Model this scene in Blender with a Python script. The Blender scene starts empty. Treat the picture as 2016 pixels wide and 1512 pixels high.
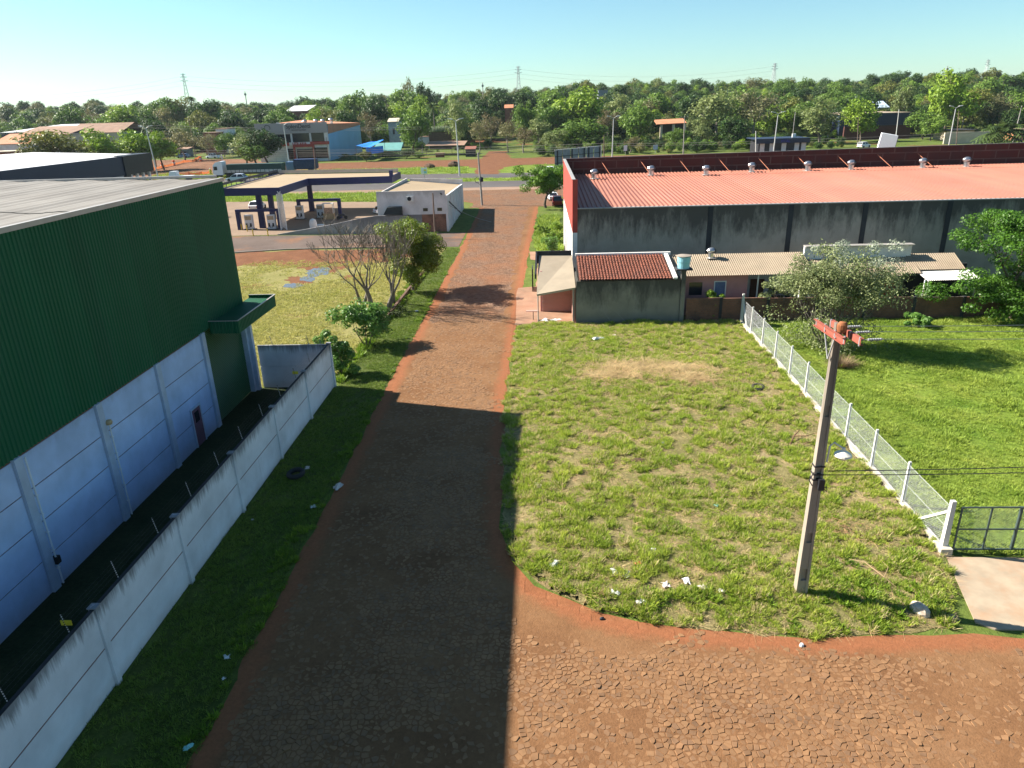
import bpy, math, random
import numpy as np
from mathutils import Vector, Matrix

S = bpy.context.scene
COL = S.collection
rad = math.radians

# ------------------------------------------------------------------ camera
CAM_H, PITCH, ROLL, YAW, FPX = 17.0, rad(21.3), rad(1.7), rad(2.7), 1400.0
_F = Vector((-math.sin(YAW) * math.cos(PITCH), math.cos(YAW) * math.cos(PITCH), -math.sin(PITCH)))
_R0 = Vector((math.cos(YAW), math.sin(YAW), 0))
_U0 = _R0.cross(_F)
_R = _R0 * math.cos(ROLL) - _U0 * math.sin(ROLL)
_U = _R0 * math.sin(ROLL) + _U0 * math.cos(ROLL)
cam = bpy.data.cameras.new('camera')
cam.sensor_width = 36.0
cam.lens = 36.0 * FPX / 2016.0
cam.clip_start, cam.clip_end = 0.1, 20000
cam_o = bpy.data.objects.new('camera', cam)
COL.objects.link(cam_o)
_m = Matrix((_R, _U, -_F)).transposed().to_4x4()
_m.translation = (0, 0, CAM_H)
cam_o.matrix_world = _m
S.camera = cam_o

# ------------------------------------------------------------------ sky, sun, exposure
LIGHT = Vector((1.32, -0.357, -1.0)).normalized()          # direction the sunlight travels
SUN_EL = math.asin(-LIGHT.z)
SUN_AZ = math.atan2(-LIGHT.x, -LIGHT.y)                      # compass bearing of the sun from +Y
W = bpy.data.worlds.new('World')
S.world = W
W.use_nodes = True
wn = W.node_tree
wn.nodes.clear()
sky = wn.nodes.new('ShaderNodeTexSky')
sky.sky_type = 'NISHITA'
sky.sun_disc = False
sky.sun_elevation = SUN_EL
sky.sun_rotation = SUN_AZ
sky.altitude = 250
sky.air_density, sky.dust_density, sky.ozone_density = 1.0, 0.4, 2.5
hs = wn.nodes.new('ShaderNodeMix')                          # the photograph's white balance: sky leans to cyan
hs.data_type = 'RGBA'; hs.blend_type = 'MULTIPLY'
hs.inputs[0].default_value = 1.0
hs.inputs[7].default_value = (0.80, 1.05, 1.05, 1)
bgn = wn.nodes.new('ShaderNodeBackground')
bgn.inputs[1].default_value = 0.052
won = wn.nodes.new('ShaderNodeOutputWorld')
wn.links.new(sky.outputs[0], hs.inputs[6])
wn.links.new(hs.outputs[2], bgn.inputs[0])
wn.links.new(bgn.outputs[0], won.inputs[0])
sl = bpy.data.lights.new('sun', 'SUN')
sl.energy, sl.angle, sl.color = 5.0, rad(0.5), (1.0, 0.93, 0.82)
so = bpy.data.objects.new('sun', sl)
COL.objects.link(so)
so.rotation_euler = LIGHT.to_track_quat('-Z', 'Y').to_euler()
S.view_settings.view_transform = 'Standard'
S.view_settings.look = 'None'
S.view_settings.exposure = 1.55
S.view_settings.gamma = 1.0
S.view_settings.use_curve_mapping = False
S.cycles.max_bounces = 6
S.cycles.diffuse_bounces = 3
S.cycles.glossy_bounces = 3
S.cycles.transmission_bounces = 4
S.cycles.transparent_max_bounces = 8
S.cycles.caustics_reflective = S.cycles.caustics_refractive = False

# ------------------------------------------------------------------ ground shape and survey helper
def tz(x, y):
    """height of the terrain: level up to the highway, rising to a wooded ridge behind it"""
    t = np.clip((np.asarray(y, float) - 300.0) / 440.0, 0, 1)
    s = t * t * (3 - 2 * t)
    d = np.clip((np.asarray(y, float) - 900.0) / 900.0, 0, 1)
    return s * (18.5 + np.clip(np.asarray(x, float) * 0.010, -2, 4) + 2.0 * np.sin(np.asarray(x, float) * 0.011 + 1.0) + 1.2 * np.sin(np.asarray(x, float) * 0.023)) * (1 - d)

def G(px, py, z=None):
    """point of the ground (or of the level z) surveyed from the photograph's pixel"""
    d = _F + _R * ((px - 1008) / FPX) + _U * ((756 - py) / FPX)
    zz = 0.0 if z is None else z
    p = None
    for _ in range(12 if z is None else 1):
        if d.z > -1e-3 * 3:
            t = 900 / d.y
        else:
            t = (zz - CAM_H) / d.z
        p = Vector((0, 0, CAM_H)) + d * t
        if z is None:
            zz = 0.5 * zz + 0.5 * float(tz(p.x, p.y))
    p.z = zz
    return p

def AT(px, py, Y):
    d = _F + _R * ((px - 1008) / FPX) + _U * ((756 - py) / FPX)
    return Vector((0, 0, CAM_H)) + d * (Y / d.y)

# ------------------------------------------------------------------ noise for scattering
_rng = np.random.RandomState(5)
_tab = _rng.rand(256, 256)
def vnoise(x, y, s=1.0, o=0):
    x = np.asarray(x, float) / s + 17.3 * o; y = np.asarray(y, float) / s + 9.7 * o
    xi = np.floor(x).astype(int); yi = np.floor(y).astype(int)
    fx = x - xi; fy = y - yi
    fx = fx * fx * (3 - 2 * fx); fy = fy * fy * (3 - 2 * fy)
    a = _tab[xi % 256, yi % 256]; b = _tab[(xi + 1) % 256, yi % 256]
    c = _tab[xi % 256, (yi + 1) % 256]; d = _tab[(xi + 1) % 256, (yi + 1) % 256]
    return (a * (1 - fx) + b * fx) * (1 - fy) + (c * (1 - fx) + d * fx) * fy
def fbm(x, y, s=1.0, o=0):
    return (vnoise(x, y, s, o) + 0.5 * vnoise(x, y, s / 2, o + 1) + 0.25 * vnoise(x, y, s / 4, o + 2)) / 1.75

# ------------------------------------------------------------------ materials
MATS = {}
def _nt(name):
    m = bpy.data.materials.new(name)
    m.use_nodes = True
    n = m.node_tree
    n.nodes.clear()
    out = n.nodes.new('ShaderNodeOutputMaterial')
    b = n.nodes.new('ShaderNodeBsdfPrincipled')
    n.links.new(b.outputs[0], out.inputs[0])
    return m, n, b, out
def _noise(n, scale, vec, detail=4, rough=0.6):
    t = n.nodes.new('ShaderNodeTexNoise')
    t.inputs['Scale'].default_value = scale
    t.inputs['Detail'].default_value = detail
    t.inputs['Roughness'].default_value = rough
    n.links.new(vec, t.inputs['Vector'])
    return t.outputs['Fac']
def _ramp(n, fac, stops):
    r = n.nodes.new('ShaderNodeValToRGB')
    e = r.color_ramp.elements
    while len(e) < len(stops): e.new(0.5)
    for i, (p, c) in enumerate(stops):
        e[i].position = p
        e[i].color = (*c, 1) if len(c) == 3 else c
    n.links.new(fac, r.inputs[0])
    return r.outputs[0]
def _mix(n, fac, a, b, mode='MIX'):
    x = n.nodes.new('ShaderNodeMix')
    x.data_type = 'RGBA'
    x.blend_type = mode
    for sock, v in ((x.inputs[0], fac), (x.inputs[6], a), (x.inputs[7], b)):
        if hasattr(v, 'links'): n.links.new(v, sock)
        elif isinstance(v, (int, float)): sock.default_value = v
        else: sock.default_value = (*v, 1) if len(v) == 3 else v
    return x.outputs[2]
def _pos(n, sc=(1, 1, 1)):
    g = n.nodes.new('ShaderNodeNewGeometry')
    mp = n.nodes.new('ShaderNodeMapping')
    mp.inputs['Scale'].default_value = sc
    n.links.new(g.outputs['Position'], mp.inputs['Vector'])
    return mp.outputs[0]
def _bump(n, b, h, strength, dist):
    bp = n.nodes.new('ShaderNodeBump')
    bp.inputs['Strength'].default_value = strength
    bp.inputs['Distance'].default_value = dist
    n.links.new(h, bp.inputs['Height'])
    n.links.new(bp.outputs[0], b.inputs['Normal'])

def mat(name, col, rough=0.75, var=0.2, scale=1.5, metal=0.0, spec=0.3, bump=0.0, bscale=30, bdist=0.01, dirt=None, dscale=0.5, damt=0.5):
    """plain surface with uneven tone, optional dirt patches and fine relief"""
    if name in MATS: return MATS[name]
    m, n, b, o = _nt(name)
    v = _pos(n)
    c = Vector(col)
    base = _ramp(n, _noise(n, scale, v), [(0.3, tuple(c * (1 - var))), (0.7, tuple(min(1, k) for k in c * (1 + var)))])
    if dirt is not None:
        d = _ramp(n, _noise(n, dscale, v, 6, 0.7), [(0.45, (0, 0, 0)), (0.7, (damt,) * 3)])
        base = _mix(n, d, base, dirt)
    n.links.new(base, b.inputs['Base Color'])
    b.inputs['Roughness'].default_value = rough
    b.inputs['Metallic'].default_value = metal
    b.inputs['Specular IOR Level'].default_value = spec
    if bump: _bump(n, b, _noise(n, bscale, v, 3), bump, bdist)
    MATS[name] = m
    return m

def mat_sheet(name, col, axis, pitch, rough=0.5, spec=0.4, amt=0.14, dirt=(0.1, 0.1, 0.1), damt=0.3, laps=None, stretch=(1, 1, 1)):
    """ribbed metal sheeting: each sheet has its own tone, weathering runs along the ribs, optional end laps"""
    m, n, b, o = _nt(name)
    g = n.nodes.new('ShaderNodeNewGeometry')
    sp = n.nodes.new('ShaderNodeSeparateXYZ'); n.links.new(g.outputs['Position'], sp.inputs[0])
    sn = n.nodes.new('ShaderNodeMath'); sn.operation = 'SNAP'; sn.inputs[1].default_value = pitch
    n.links.new(sp.outputs[axis], sn.inputs[0])
    wn_ = n.nodes.new('ShaderNodeTexWhiteNoise'); wn_.noise_dimensions = '1D'
    n.links.new(sn.outputs[0], wn_.inputs['W'])
    tone = _ramp(n, wn_.outputs['Value'], [(0.0, (1 - amt,) * 3), (1.0, (1 + amt,) * 3)])
    c = _mix(n, 1.0, col, tone, 'MULTIPLY')
    w2 = _ramp(n, _noise(n, 0.5, _pos(n, stretch), 6, 0.7), [(0.42, (0, 0, 0)), (0.75, (damt,) * 3)])
    c = _mix(n, w2, c, dirt)
    c = _mix(n, 1.0, c, _ramp(n, _noise(n, 0.12, _pos(n), 4, 0.6), [(0.3, (0.88,) * 3), (0.7, (1.06,) * 3)]), 'MULTIPLY')
    n.links.new(c, b.inputs['Base Color'])
    b.inputs['Roughness'].default_value = rough; b.inputs['Specular IOR Level'].default_value = spec
    MATS[name] = m
    return m

def mat_streak(name, col, dark, top, reach, amt=0.8, rough=0.85, xs=2.2, base=None, bh=0.4, bump=0.3):
    """rendered wall with mould running down from its coping (top = height of the coping), splashed soil at its foot"""
    m, n, b, o = _nt(name)
    v = _pos(n)
    c = Vector(col)
    colr = _ramp(n, _noise(n, 0.6, v, 5), [(0.3, tuple(c * 0.82)), (0.7, tuple(min(1, k) for k in c * 1.1))])
    st = _noise(n, 1.0, _pos(n, (xs, xs, 0.22)), 6, 0.75)
    g = n.nodes.new('ShaderNodeNewGeometry')
    sp = n.nodes.new('ShaderNodeSeparateXYZ')
    n.links.new(g.outputs['Position'], sp.inputs[0])
    mr = n.nodes.new('ShaderNodeMapRange')
    mr.inputs[1].default_value = top - reach
    mr.inputs[2].default_value = top
    mr.inputs[3].default_value = -0.12
    mr.inputs[4].default_value = 0.30
    n.links.new(sp.outputs[2], mr.inputs[0])
    ad = n.nodes.new('ShaderNodeMath')
    ad.operation = 'ADD'
    n.links.new(st, ad.inputs[0]); n.links.new(mr.outputs[0], ad.inputs[1])
    f = _ramp(n, ad.outputs[0], [(0.50, (0, 0, 0)), (0.74, (amt,) * 3)])
    colr = _mix(n, f, colr, dark)
    if base is not None:
        mr2 = n.nodes.new('ShaderNodeMapRange')
        mr2.inputs[1].default_value = bh
        mr2.inputs[2].default_value = 0.0
        mr2.inputs[3].default_value = 0.0
        mr2.inputs[4].default_value = 0.62
        n.links.new(sp.outputs[2], mr2.inputs[0])
        mu = n.nodes.new('ShaderNodeMath'); mu.operation = 'MULTIPLY'
        n.links.new(mr2.outputs[0], mu.inputs[0]); n.links.new(_noise(n, 1.7, v, 5, 0.7), mu.inputs[1])
        colr = _mix(n, mu.outputs[0], colr, base)
    n.links.new(colr, b.inputs['Base Color'])
    b.inputs['Roughness'].default_value = rough
    b.inputs['Specular IOR Level'].default_value = 0.25
    if bump: _bump(n, b, _noise(n, 14, v, 4), bump, 0.02)
    MATS[name] = m
    return m

def mat_ground(name, stops, scale=0.4, fine=6.0, famt=0.5, bump=0.5, bscale=9.0, bdist=0.05, rough=0.95, patch=None, pscale=0.12, plo=0.5, phi=0.62):
    """soil / turf: coloured by broad noise, mottled by fine noise, with optional patches of a second soil"""
    m, n, b, o = _nt(name)
    v = _pos(n)
    c = _ramp(n, _noise(n, scale, v, 6, 0.65), stops)
    if patch is not None:
        f = _ramp(n, _noise(n, pscale, v, 5, 0.62), [(plo, (0, 0, 0)), (phi, (1, 1, 1))])
        c = _mix(n, f, c, patch)
    mo = _ramp(n, _noise(n, fine, v, 5, 0.75), [(0.3, (1 - famt,) * 3), (0.7, (1 + 0.0,) * 3)])
    c = _mix(n, 1.0, c, mo, 'MULTIPLY')
    n.links.new(c, b.inputs['Base Color'])
    b.inputs['Roughness'].default_value = rough
    b.inputs['Specular IOR Level'].default_value = 0.1
    if bump: _bump(n, b, _noise(n, bscale, v, 5, 0.7), bump, bdist)
    MATS[name] = m
    return m

def mat_leaf(name, c1, c2, trans=0.35, rough=0.55, nscale=0.5, rnd=0.25, dry=None, dryamt=0.0):
    """leaf or blade: hue differs from clump to clump and from plant to plant; light passes through"""
    m, n, b, o = _nt(name)
    v = _pos(n)
    c = _ramp(n, _noise(n, nscale, v, 4, 0.7), [(0.32, c1), (0.68, c2)])
    at = n.nodes.new('ShaderNodeAttribute'); at.attribute_name = 'tint'
    tr = _ramp(n, at.outputs['Fac'], [(0.0, (0.62, 0.66, 0.6)), (1.0, (1.25, 1.22, 1.1))])
    c = _mix(n, 1.0, c, tr, 'MULTIPLY')
    oi = n.nodes.new('ShaderNodeObjectInfo')
    rr = _ramp(n, oi.outputs['Random'], [(0.0, (1 - rnd, 1 - rnd * 0.8, 1 - rnd)), (1.0, (1 + rnd, 1 + rnd * 0.8, 1 + rnd * 0.4))])
    c = _mix(n, 1.0, c, rr, 'MULTIPLY')
    if dry is not None:
        fd = _ramp(n, oi.outputs['Random'], [(1 - dryamt - 0.02, (0, 0, 0)), (1 - dryamt + 0.02, (1, 1, 1))])
        c = _mix(n, fd, c, dry)
    n.links.new(c, b.inputs['Base Color'])
    b.inputs['Roughness'].default_value = rough
    b.inputs['Specular IOR Level'].default_value = 0.25
    t = n.nodes.new('ShaderNodeBsdfTranslucent')
    n.links.new(c, t.inputs[0])
    mx = n.nodes.new('ShaderNodeMixShader')
    mx.inputs[0].default_value = trans
    n.links.new(b.outputs[0], mx.inputs[1]); n.links.new(t.outputs[0], mx.inputs[2])
    n.links.new(mx.outputs[0], o.inputs[0])
    MATS[name] = m
    return m

def mat_brick(name, c1, c2, mortar, w=0.26, h=0.16, dark=(0.03, 0.028, 0.025), ms=0.012, damt=0.85):
    m, n, b, o = _nt(name)
    g = n.nodes.new('ShaderNodeNewGeometry')
    sp = n.nodes.new('ShaderNodeSeparateXYZ'); n.links.new(g.outputs['Position'], sp.inputs[0])
    cb = n.nodes.new('ShaderNodeCombineXYZ')
    n.links.new(sp.outputs[0], cb.inputs[0]); n.links.new(sp.outputs[2], cb.inputs[1])
    t = n.nodes.new('ShaderNodeTexBrick')
    n.links.new(cb.outputs[0], t.inputs['Vector'])
    t.inputs['Color1'].default_value = (*c1, 1); t.inputs['Color2'].default_value = (*c2, 1); t.inputs['Mortar'].default_value = (*mortar, 1)
    t.inputs['Scale'].default_value = 1.0
    t.inputs['Mortar Size'].default_value = ms
    t.inputs['Brick Width'].default_value = w; t.inputs['Row Height'].default_value = h
    v = _pos(n)
    f = _ramp(n, _noise(n, 0.9, _pos(n, (1, 1, 0.6)), 6, 0.7), [(0.45, (0, 0, 0)), (0.7, (damt,) * 3)])
    c = _mix(n, f, t.outputs[0], dark)
    n.links.new(c, b.inputs['Base Color'])
    b.inputs['Roughness'].default_value = 0.95
    bp = n.nodes.new('ShaderNodeBump'); bp.invert = True
    bp.inputs['Strength'].default_value = 0.8; bp.inputs['Distance'].default_value = 0.02
    n.links.new(t.outputs['Fac'], bp.inputs['Height']); n.links.new(bp.outputs[0], b.inputs['Normal'])
    MATS[name] = m
    return m

# ------------------------------------------------------------------ object helpers
def tag(o, label=None, cat=None, group=None, kind=None):
    if label: o['label'] = label
    if cat: o['category'] = cat
    if group: o['group'] = group
    if kind: o['kind'] = kind
    return o
def thing(name, label, cat, loc=(0, 0, 0), rz=0.0, group=None):
    o = bpy.data.objects.new(name, None)
    COL.objects.link(o)
    o.location = loc
    o.rotation_euler = (0, 0, rz)
    o.empty_display_size = 0.2
    return tag(o, label, cat, group)
def wmat(o):
    m = Matrix.LocRotScale(o.location, o.rotation_euler, o.scale)
    return (wmat(o.parent) @ m) if o.parent else m
def link(name, me, m, parent=None):
    if m is not None and not me.materials: me.materials.append(m)
    o = bpy.data.objects.new(name, me)
    COL.objects.link(o)
    if parent: o.parent = parent
    return o
def copy_tree(o, parent=None):
    c = o.copy()
    COL.objects.link(c)
    c.parent = parent
    for ch in o.children: copy_tree(ch, c)
    return c

class MB:
    """collects shapes and links them as one mesh object"""
    def __init__(s): s.v = []; s.f = []
    def add(s, vs, fs):
        k = len(s.v)
        s.v += [tuple(p) for p in vs]
        s.f += [tuple(i + k for i in f) for f in fs]
        return s
    def box(s, x0, x1, y0, y1, z0, z1):
        return s.add([(x0, y0, z0), (x1, y0, z0), (x1, y1, z0), (x0, y1, z0), (x0, y0, z1), (x1, y0, z1), (x1, y1, z1), (x0, y1, z1)],
                     [(0, 3, 2, 1), (4, 5, 6, 7), (0, 1, 5, 4), (1, 2, 6, 5), (2, 3, 7, 6), (3, 0, 4, 7)])
    def hexa(s, b, t):
        """box from four bottom and four top corners"""
        return s.add(list(b) + list(t), [(0, 3, 2, 1), (4, 5, 6, 7), (0, 1, 5, 4), (1, 2, 6, 5), (2, 3, 7, 6), (3, 0, 4, 7)])
    def bar(s, a, b, w, h=None, up=(0, 0, 1)):
        a, b = Vector(a), Vector(b)
        h = w if h is None else h
        d = (b - a).normalized()
        u = Vector(up)
        if abs(d.dot(u)) > 0.98: u = Vector((1, 0, 0))
        x = d.cross(u).normalized() * w / 2
        y = x.cross(d).normalized() * h / 2
        return s.hexa([a - x - y, a + x - y, a + x + y, a - x + y], [b - x - y, b + x - y, b + x + y, b - x + y])
    def tube(s, pts, r, n=6, cap=True):
        pts = [Vector(p) for p in pts]
        rs = r if isinstance(r, (list, tuple)) else [r] * len(pts)
        k = len(s.v)
        pu = None
        for i, p in enumerate(pts):
            d = (pts[min(i + 1, len(pts) - 1)] - pts[max(i - 1, 0)]).normalized()
            u = Vector((0, 0, 1)) if abs(d.z) < 0.9 else Vector((1, 0, 0))
            if pu is not None and (pu - d * pu.dot(d)).length > 0.1: u = pu
            x = (u - d * u.dot(d)).normalized(); y = d.cross(x)
            pu = x
            for j in range(n):
                a = 2 * math.pi * j / n
                s.v.append(tuple(p + x * (math.cos(a) * rs[i]) + y * (math.sin(a) * rs[i])))
        for i in range(len(pts) - 1):
            for j in range(n):
                s.f.append((k + i * n + j, k + i * n + (j + 1) % n, k + (i + 1) * n + (j + 1) % n, k + (i + 1) * n + j))
        if cap:
            s.f.append(tuple(k + j for j in reversed(range(n))))
            s.f.append(tuple(k + (len(pts) - 1) * n + j for j in range(n)))
        return s
    def lathe(s, prof, c=(0, 0, 0), n=16):
        k = len(s.v)
        for r, z in prof:
            for j in range(n):
                a = 2 * math.pi * j / n
                s.v.append((c[0] + r * math.cos(a), c[1] + r * math.sin(a), c[2] + z))
        for i in range(len(prof) - 1):
            for j in range(n):
                s.f.append((k + i * n + j, k + i * n + (j + 1) % n, k + (i + 1) * n + (j + 1) % n, k + (i + 1) * n + j))
        s.f.append(tuple(k + j for j in reversed(range(n))))
        s.f.append(tuple(k + (len(prof) - 1) * n + j for j in range(n)))
        return s
    def prism(s, poly, z0, z1):
        n = len(poly)
        return s.add([(x, y, z0) for x, y in poly] + [(x, y, z1) for x, y in poly],
                     [tuple(reversed(range(n))), tuple(range(n, 2 * n))] + [(i, (i + 1) % n, n + (i + 1) % n, n + i) for i in range(n)])
    def corr(s, o, u, v, pitch, amp, prof=((0, 0), (.35, 0), (.5, 1), (.85, 1)), thick=0.0):
        """ribbed sheet: ribs repeat along u, run along v, rise along u x v"""
        o, u, v = Vector(o), Vector(u), Vector(v)
        L = u.length
        ud = u / L
        nrm = u.cross(v).normalized()
        k = len(s.v)
        ts = []
        i = 0
        while i * pitch < L:
            for a, h in prof:
                t = (i + a) * pitch
                if t <= L: ts.append((t, h))
            i += 1
        ts.append((L, 0))
        for t, h in ts:
            p = o + ud * t + nrm * (h * amp)
            s.v.append(tuple(p)); s.v.append(tuple(p + v))
        for j in range(len(ts) - 1):
            s.f.append((k + 2 * j, k + 2 * j + 2, k + 2 * j + 3, k + 2 * j + 1))
        return s
    def mesh(s, name, M=None):
        me = bpy.data.meshes.new(name)
        vs = s.v if M is None else [tuple(M @ Vector(p)) for p in s.v]
        me.from_pydata(vs, [], s.f)
        me.update()
        return me
    def build(s, name, m, parent=None, smooth=False, local=False):
        M = None
        if parent is not None and not local: M = wmat(parent).inverted()
        me = s.mesh(name, M)
        if smooth:
            me.polygons.foreach_set('use_smooth', [True] * len(me.polygons))
        return link(name, me, m, parent)

def fast_quads(name, V, tint=None, m=None):
    """mesh of separate quads from an array (N,4,3)"""
    N = len(V)
    me = bpy.data.meshes.new(name)
    me.vertices.add(N * 4); me.loops.add(N * 4); me.polygons.add(N)
    me.vertices.foreach_set('co', V.astype(np.float32).ravel())
    me.loops.foreach_set('vertex_index', np.arange(N * 4, dtype=np.int32))
    me.polygons.foreach_set('loop_start', np.arange(0, N * 4, 4, dtype=np.int32))
    me.polygons.foreach_set('loop_total', np.full(N, 4, dtype=np.int32))
    me.update(calc_edges=True)
    if tint is not None:
        a = me.attributes.new('tint', 'FLOAT', 'FACE')
        a.data.foreach_set('value', tint.astype(np.float32))
    if m: me.materials.append(m)
    return me

def jag(poly, step, amt, seed=0):
    """polygon outline with an uneven edge"""
    r = random.Random(seed)
    out = []
    for i in range(len(poly)):
        a = Vector(poly[i][:2]); b = Vector(poly[(i + 1) % len(poly)][:2])
        n = max(1, int((b - a).length / step))
        d = (b - a).normalized(); q = Vector((-d.y, d.x))
        for k in range(n):
            p = a.lerp(b, k / n)
            if n > 1: p = p + q * r.gauss(0, amt) + d * r.gauss(0, amt * 0.5)
            out.append((p.x, p.y))
    return out
def sheet(name, poly, z, m, label=None, kind='structure', step=None, amt=0.1, seed=0):
    if step: poly = jag(poly, step, amt, seed)
    mb = MB()
    mb.add([(x, y, z) for x, y in poly], [tuple(range(len(poly)))])
    o = mb.build(name, m)
    if o.data.polygons[0].normal.z < 0:
        o.data.flip_normals()
    return tag(o, label, None, None, kind)
def inside(poly, x, y):
    x = np.asarray(x); y = np.asarray(y)
    r = np.zeros(x.shape, bool)
    n = len(poly)
    for i in range(n):
        x0, y0 = poly[i][:2]; x1, y1 = poly[(i + 1) % n][:2]
        c = ((y0 > y) != (y1 > y))
        with np.errstate(divide='ignore', invalid='ignore'):
            xi = (x1 - x0) * (y - y0) / ((y1 - y0) if y1 != y0 else 1e-9) + x0
        r ^= c & (x < xi)
    return r

def scatter(name, P, scl, rot, sources, m, label, lean=None):
    """one 'stuff' object: copies of small source meshes set at the given points"""
    me = bpy.data.meshes.new(name)
    me.from_pydata([tuple(p) for p in P], [], [])
    a = me.attributes.new('scl', 'FLOAT', 'POINT'); a.data.foreach_set('value', np.asarray(scl, np.float32))
    a = me.attributes.new('rot', 'FLOAT_VECTOR', 'POINT'); a.data.foreach_set('vector', np.asarray(rot, np.float32).ravel())
    o = link(name, me, None)
    col = bpy.data.collections.new(name + '_source')
    for i, sm in enumerate(sources):
        so_ = bpy.data.objects.new(name + '_source', sm)
        col.objects.link(so_)
    ng = bpy.data.node_groups.new(name, 'GeometryNodeTree')
    ng.interface.new_socket('Geometry', in_out='INPUT', socket_type='NodeSocketGeometry')
    ng.interface.new_socket('Geometry', in_out='OUTPUT', socket_type='NodeSocketGeometry')
    gi = ng.nodes.new('NodeGroupInput'); go = ng.nodes.new('NodeGroupOutput')
    ci = ng.nodes.new('GeometryNodeCollectionInfo')
    ci.inputs[0].default_value = col
    ci.inputs['Separate Children'].default_value = True
    ci.inputs['Reset Children'].default_value = True
    ip = ng.nodes.new('GeometryNodeInstanceOnPoints')
    ip.inputs['Pick Instance'].default_value = True
    ns = ng.nodes.new('GeometryNodeInputNamedAttribute'); ns.data_type = 'FLOAT'; ns.inputs[0].default_value = 'scl'
    nr = ng.nodes.new('GeometryNodeInputNamedAttribute'); nr.data_type = 'FLOAT_VECTOR'; nr.inputs[0].default_value = 'rot'
    e2r = ng.nodes.new('FunctionNodeEulerToRotation')
    m2p = ng.nodes.new('GeometryNodeMeshToPoints')
    L = ng.links.new
    L(gi.outputs[0], m2p.inputs[0])
    L(m2p.outputs[0], ip.inputs['Points'])
    L(ci.outputs[0], ip.inputs['Instance'])
    L(nr.outputs[0], e2r.inputs[0]); L(e2r.outputs[0], ip.inputs['Rotation'])
    L(ns.outputs[0], ip.inputs['Scale'])
    L(ip.outputs[0], go.inputs[0])
    md = o.modifiers.new('scatter', 'NODES')
    md.node_group = ng
    return tag(o, label, None, None, 'stuff')
# ================================================================== THE GROUND
R1 = random.Random(11)
N1 = np.random.RandomState(12)

m_terr = mat_ground('terrain_turf', [(0.3, (0.07, 0.11, 0.022)), (0.55, (0.13, 0.175, 0.035)), (0.75, (0.21, 0.19, 0.06))], scale=0.05, fine=1.2, bump=0.6, bscale=1.5, bdist=0.25,
                    patch=(0.19, 0.075, 0.035), pscale=0.018, plo=0.56, phi=0.62)
xs = np.concatenate([np.linspace(-6000, -700, 10), np.linspace(-640, 640, 65), np.linspace(700, 6000, 10)])
ys = np.concatenate([np.array([-400, -100, 0, 60, 120, 180, 240, 290]), np.linspace(300, 1000, 57), np.linspace(1100, 8000, 14)])
gx, gy = np.meshgrid(xs, ys)
gz = tz(gx, gy)
nx = len(xs)
mb = MB()
mb.v = list(zip(gx.ravel().tolist(), gy.ravel().tolist(), gz.ravel().tolist()))
for j in range(len(ys) - 1):
    for i in range(nx - 1):
        mb.f.append((j * nx + i, j * nx + i + 1, (j + 1) * nx + i + 1, (j + 1) * nx + i))
tag(mb.build('terrain', m_terr, smooth=True), 'green and red-earth land rising to a wooded ridge', None, None, 'structure')

m_dirt = mat_ground('red_dirt', [(0.3, (0.21, 0.088, 0.038)), (0.55, (0.29, 0.135, 0.066)), (0.75, (0.34, 0.185, 0.10))], scale=0.35, fine=5, famt=0.35, bump=0.6, bscale=16, bdist=0.03)
m_shoulder = mat_ground('orange_dirt', [(0.3, (0.22, 0.085, 0.038)), (0.7, (0.31, 0.13, 0.062))], scale=0.8, fine=6, famt=0.3, bump=0.5, bscale=12, bdist=0.04)

# the street: packed dirt with stones set into it
STREET_L = [(-10.0, 0), (-10.05, 14.5), (-10.3, 42), (-10.55, 92), (-10.9, 120), (-11.2, 137)]
STREET_R = [(2.0, 152), (-0.3, 137), (-0.8, 118), (-1.6, 88), (-2.1, 57), (-2.35, 39), (-1.9, 27), (-1.35, 24), (-0.4, 22.4), (1.9, 20.75), (4.8, 20.0), (9.0, 19.55), (14.4, 19.85), (16, 19.7), (48, 19.5)]
SPOLY = [(48, -2), (-10.0, -2)] + STREET_L + [(-24, 152)] + STREET_R
street = sheet('street', SPOLY, 0.006, m_shoulder, 'red dirt street paved with irregular stones', step=1.3, amt=0.10, seed=3)
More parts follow.
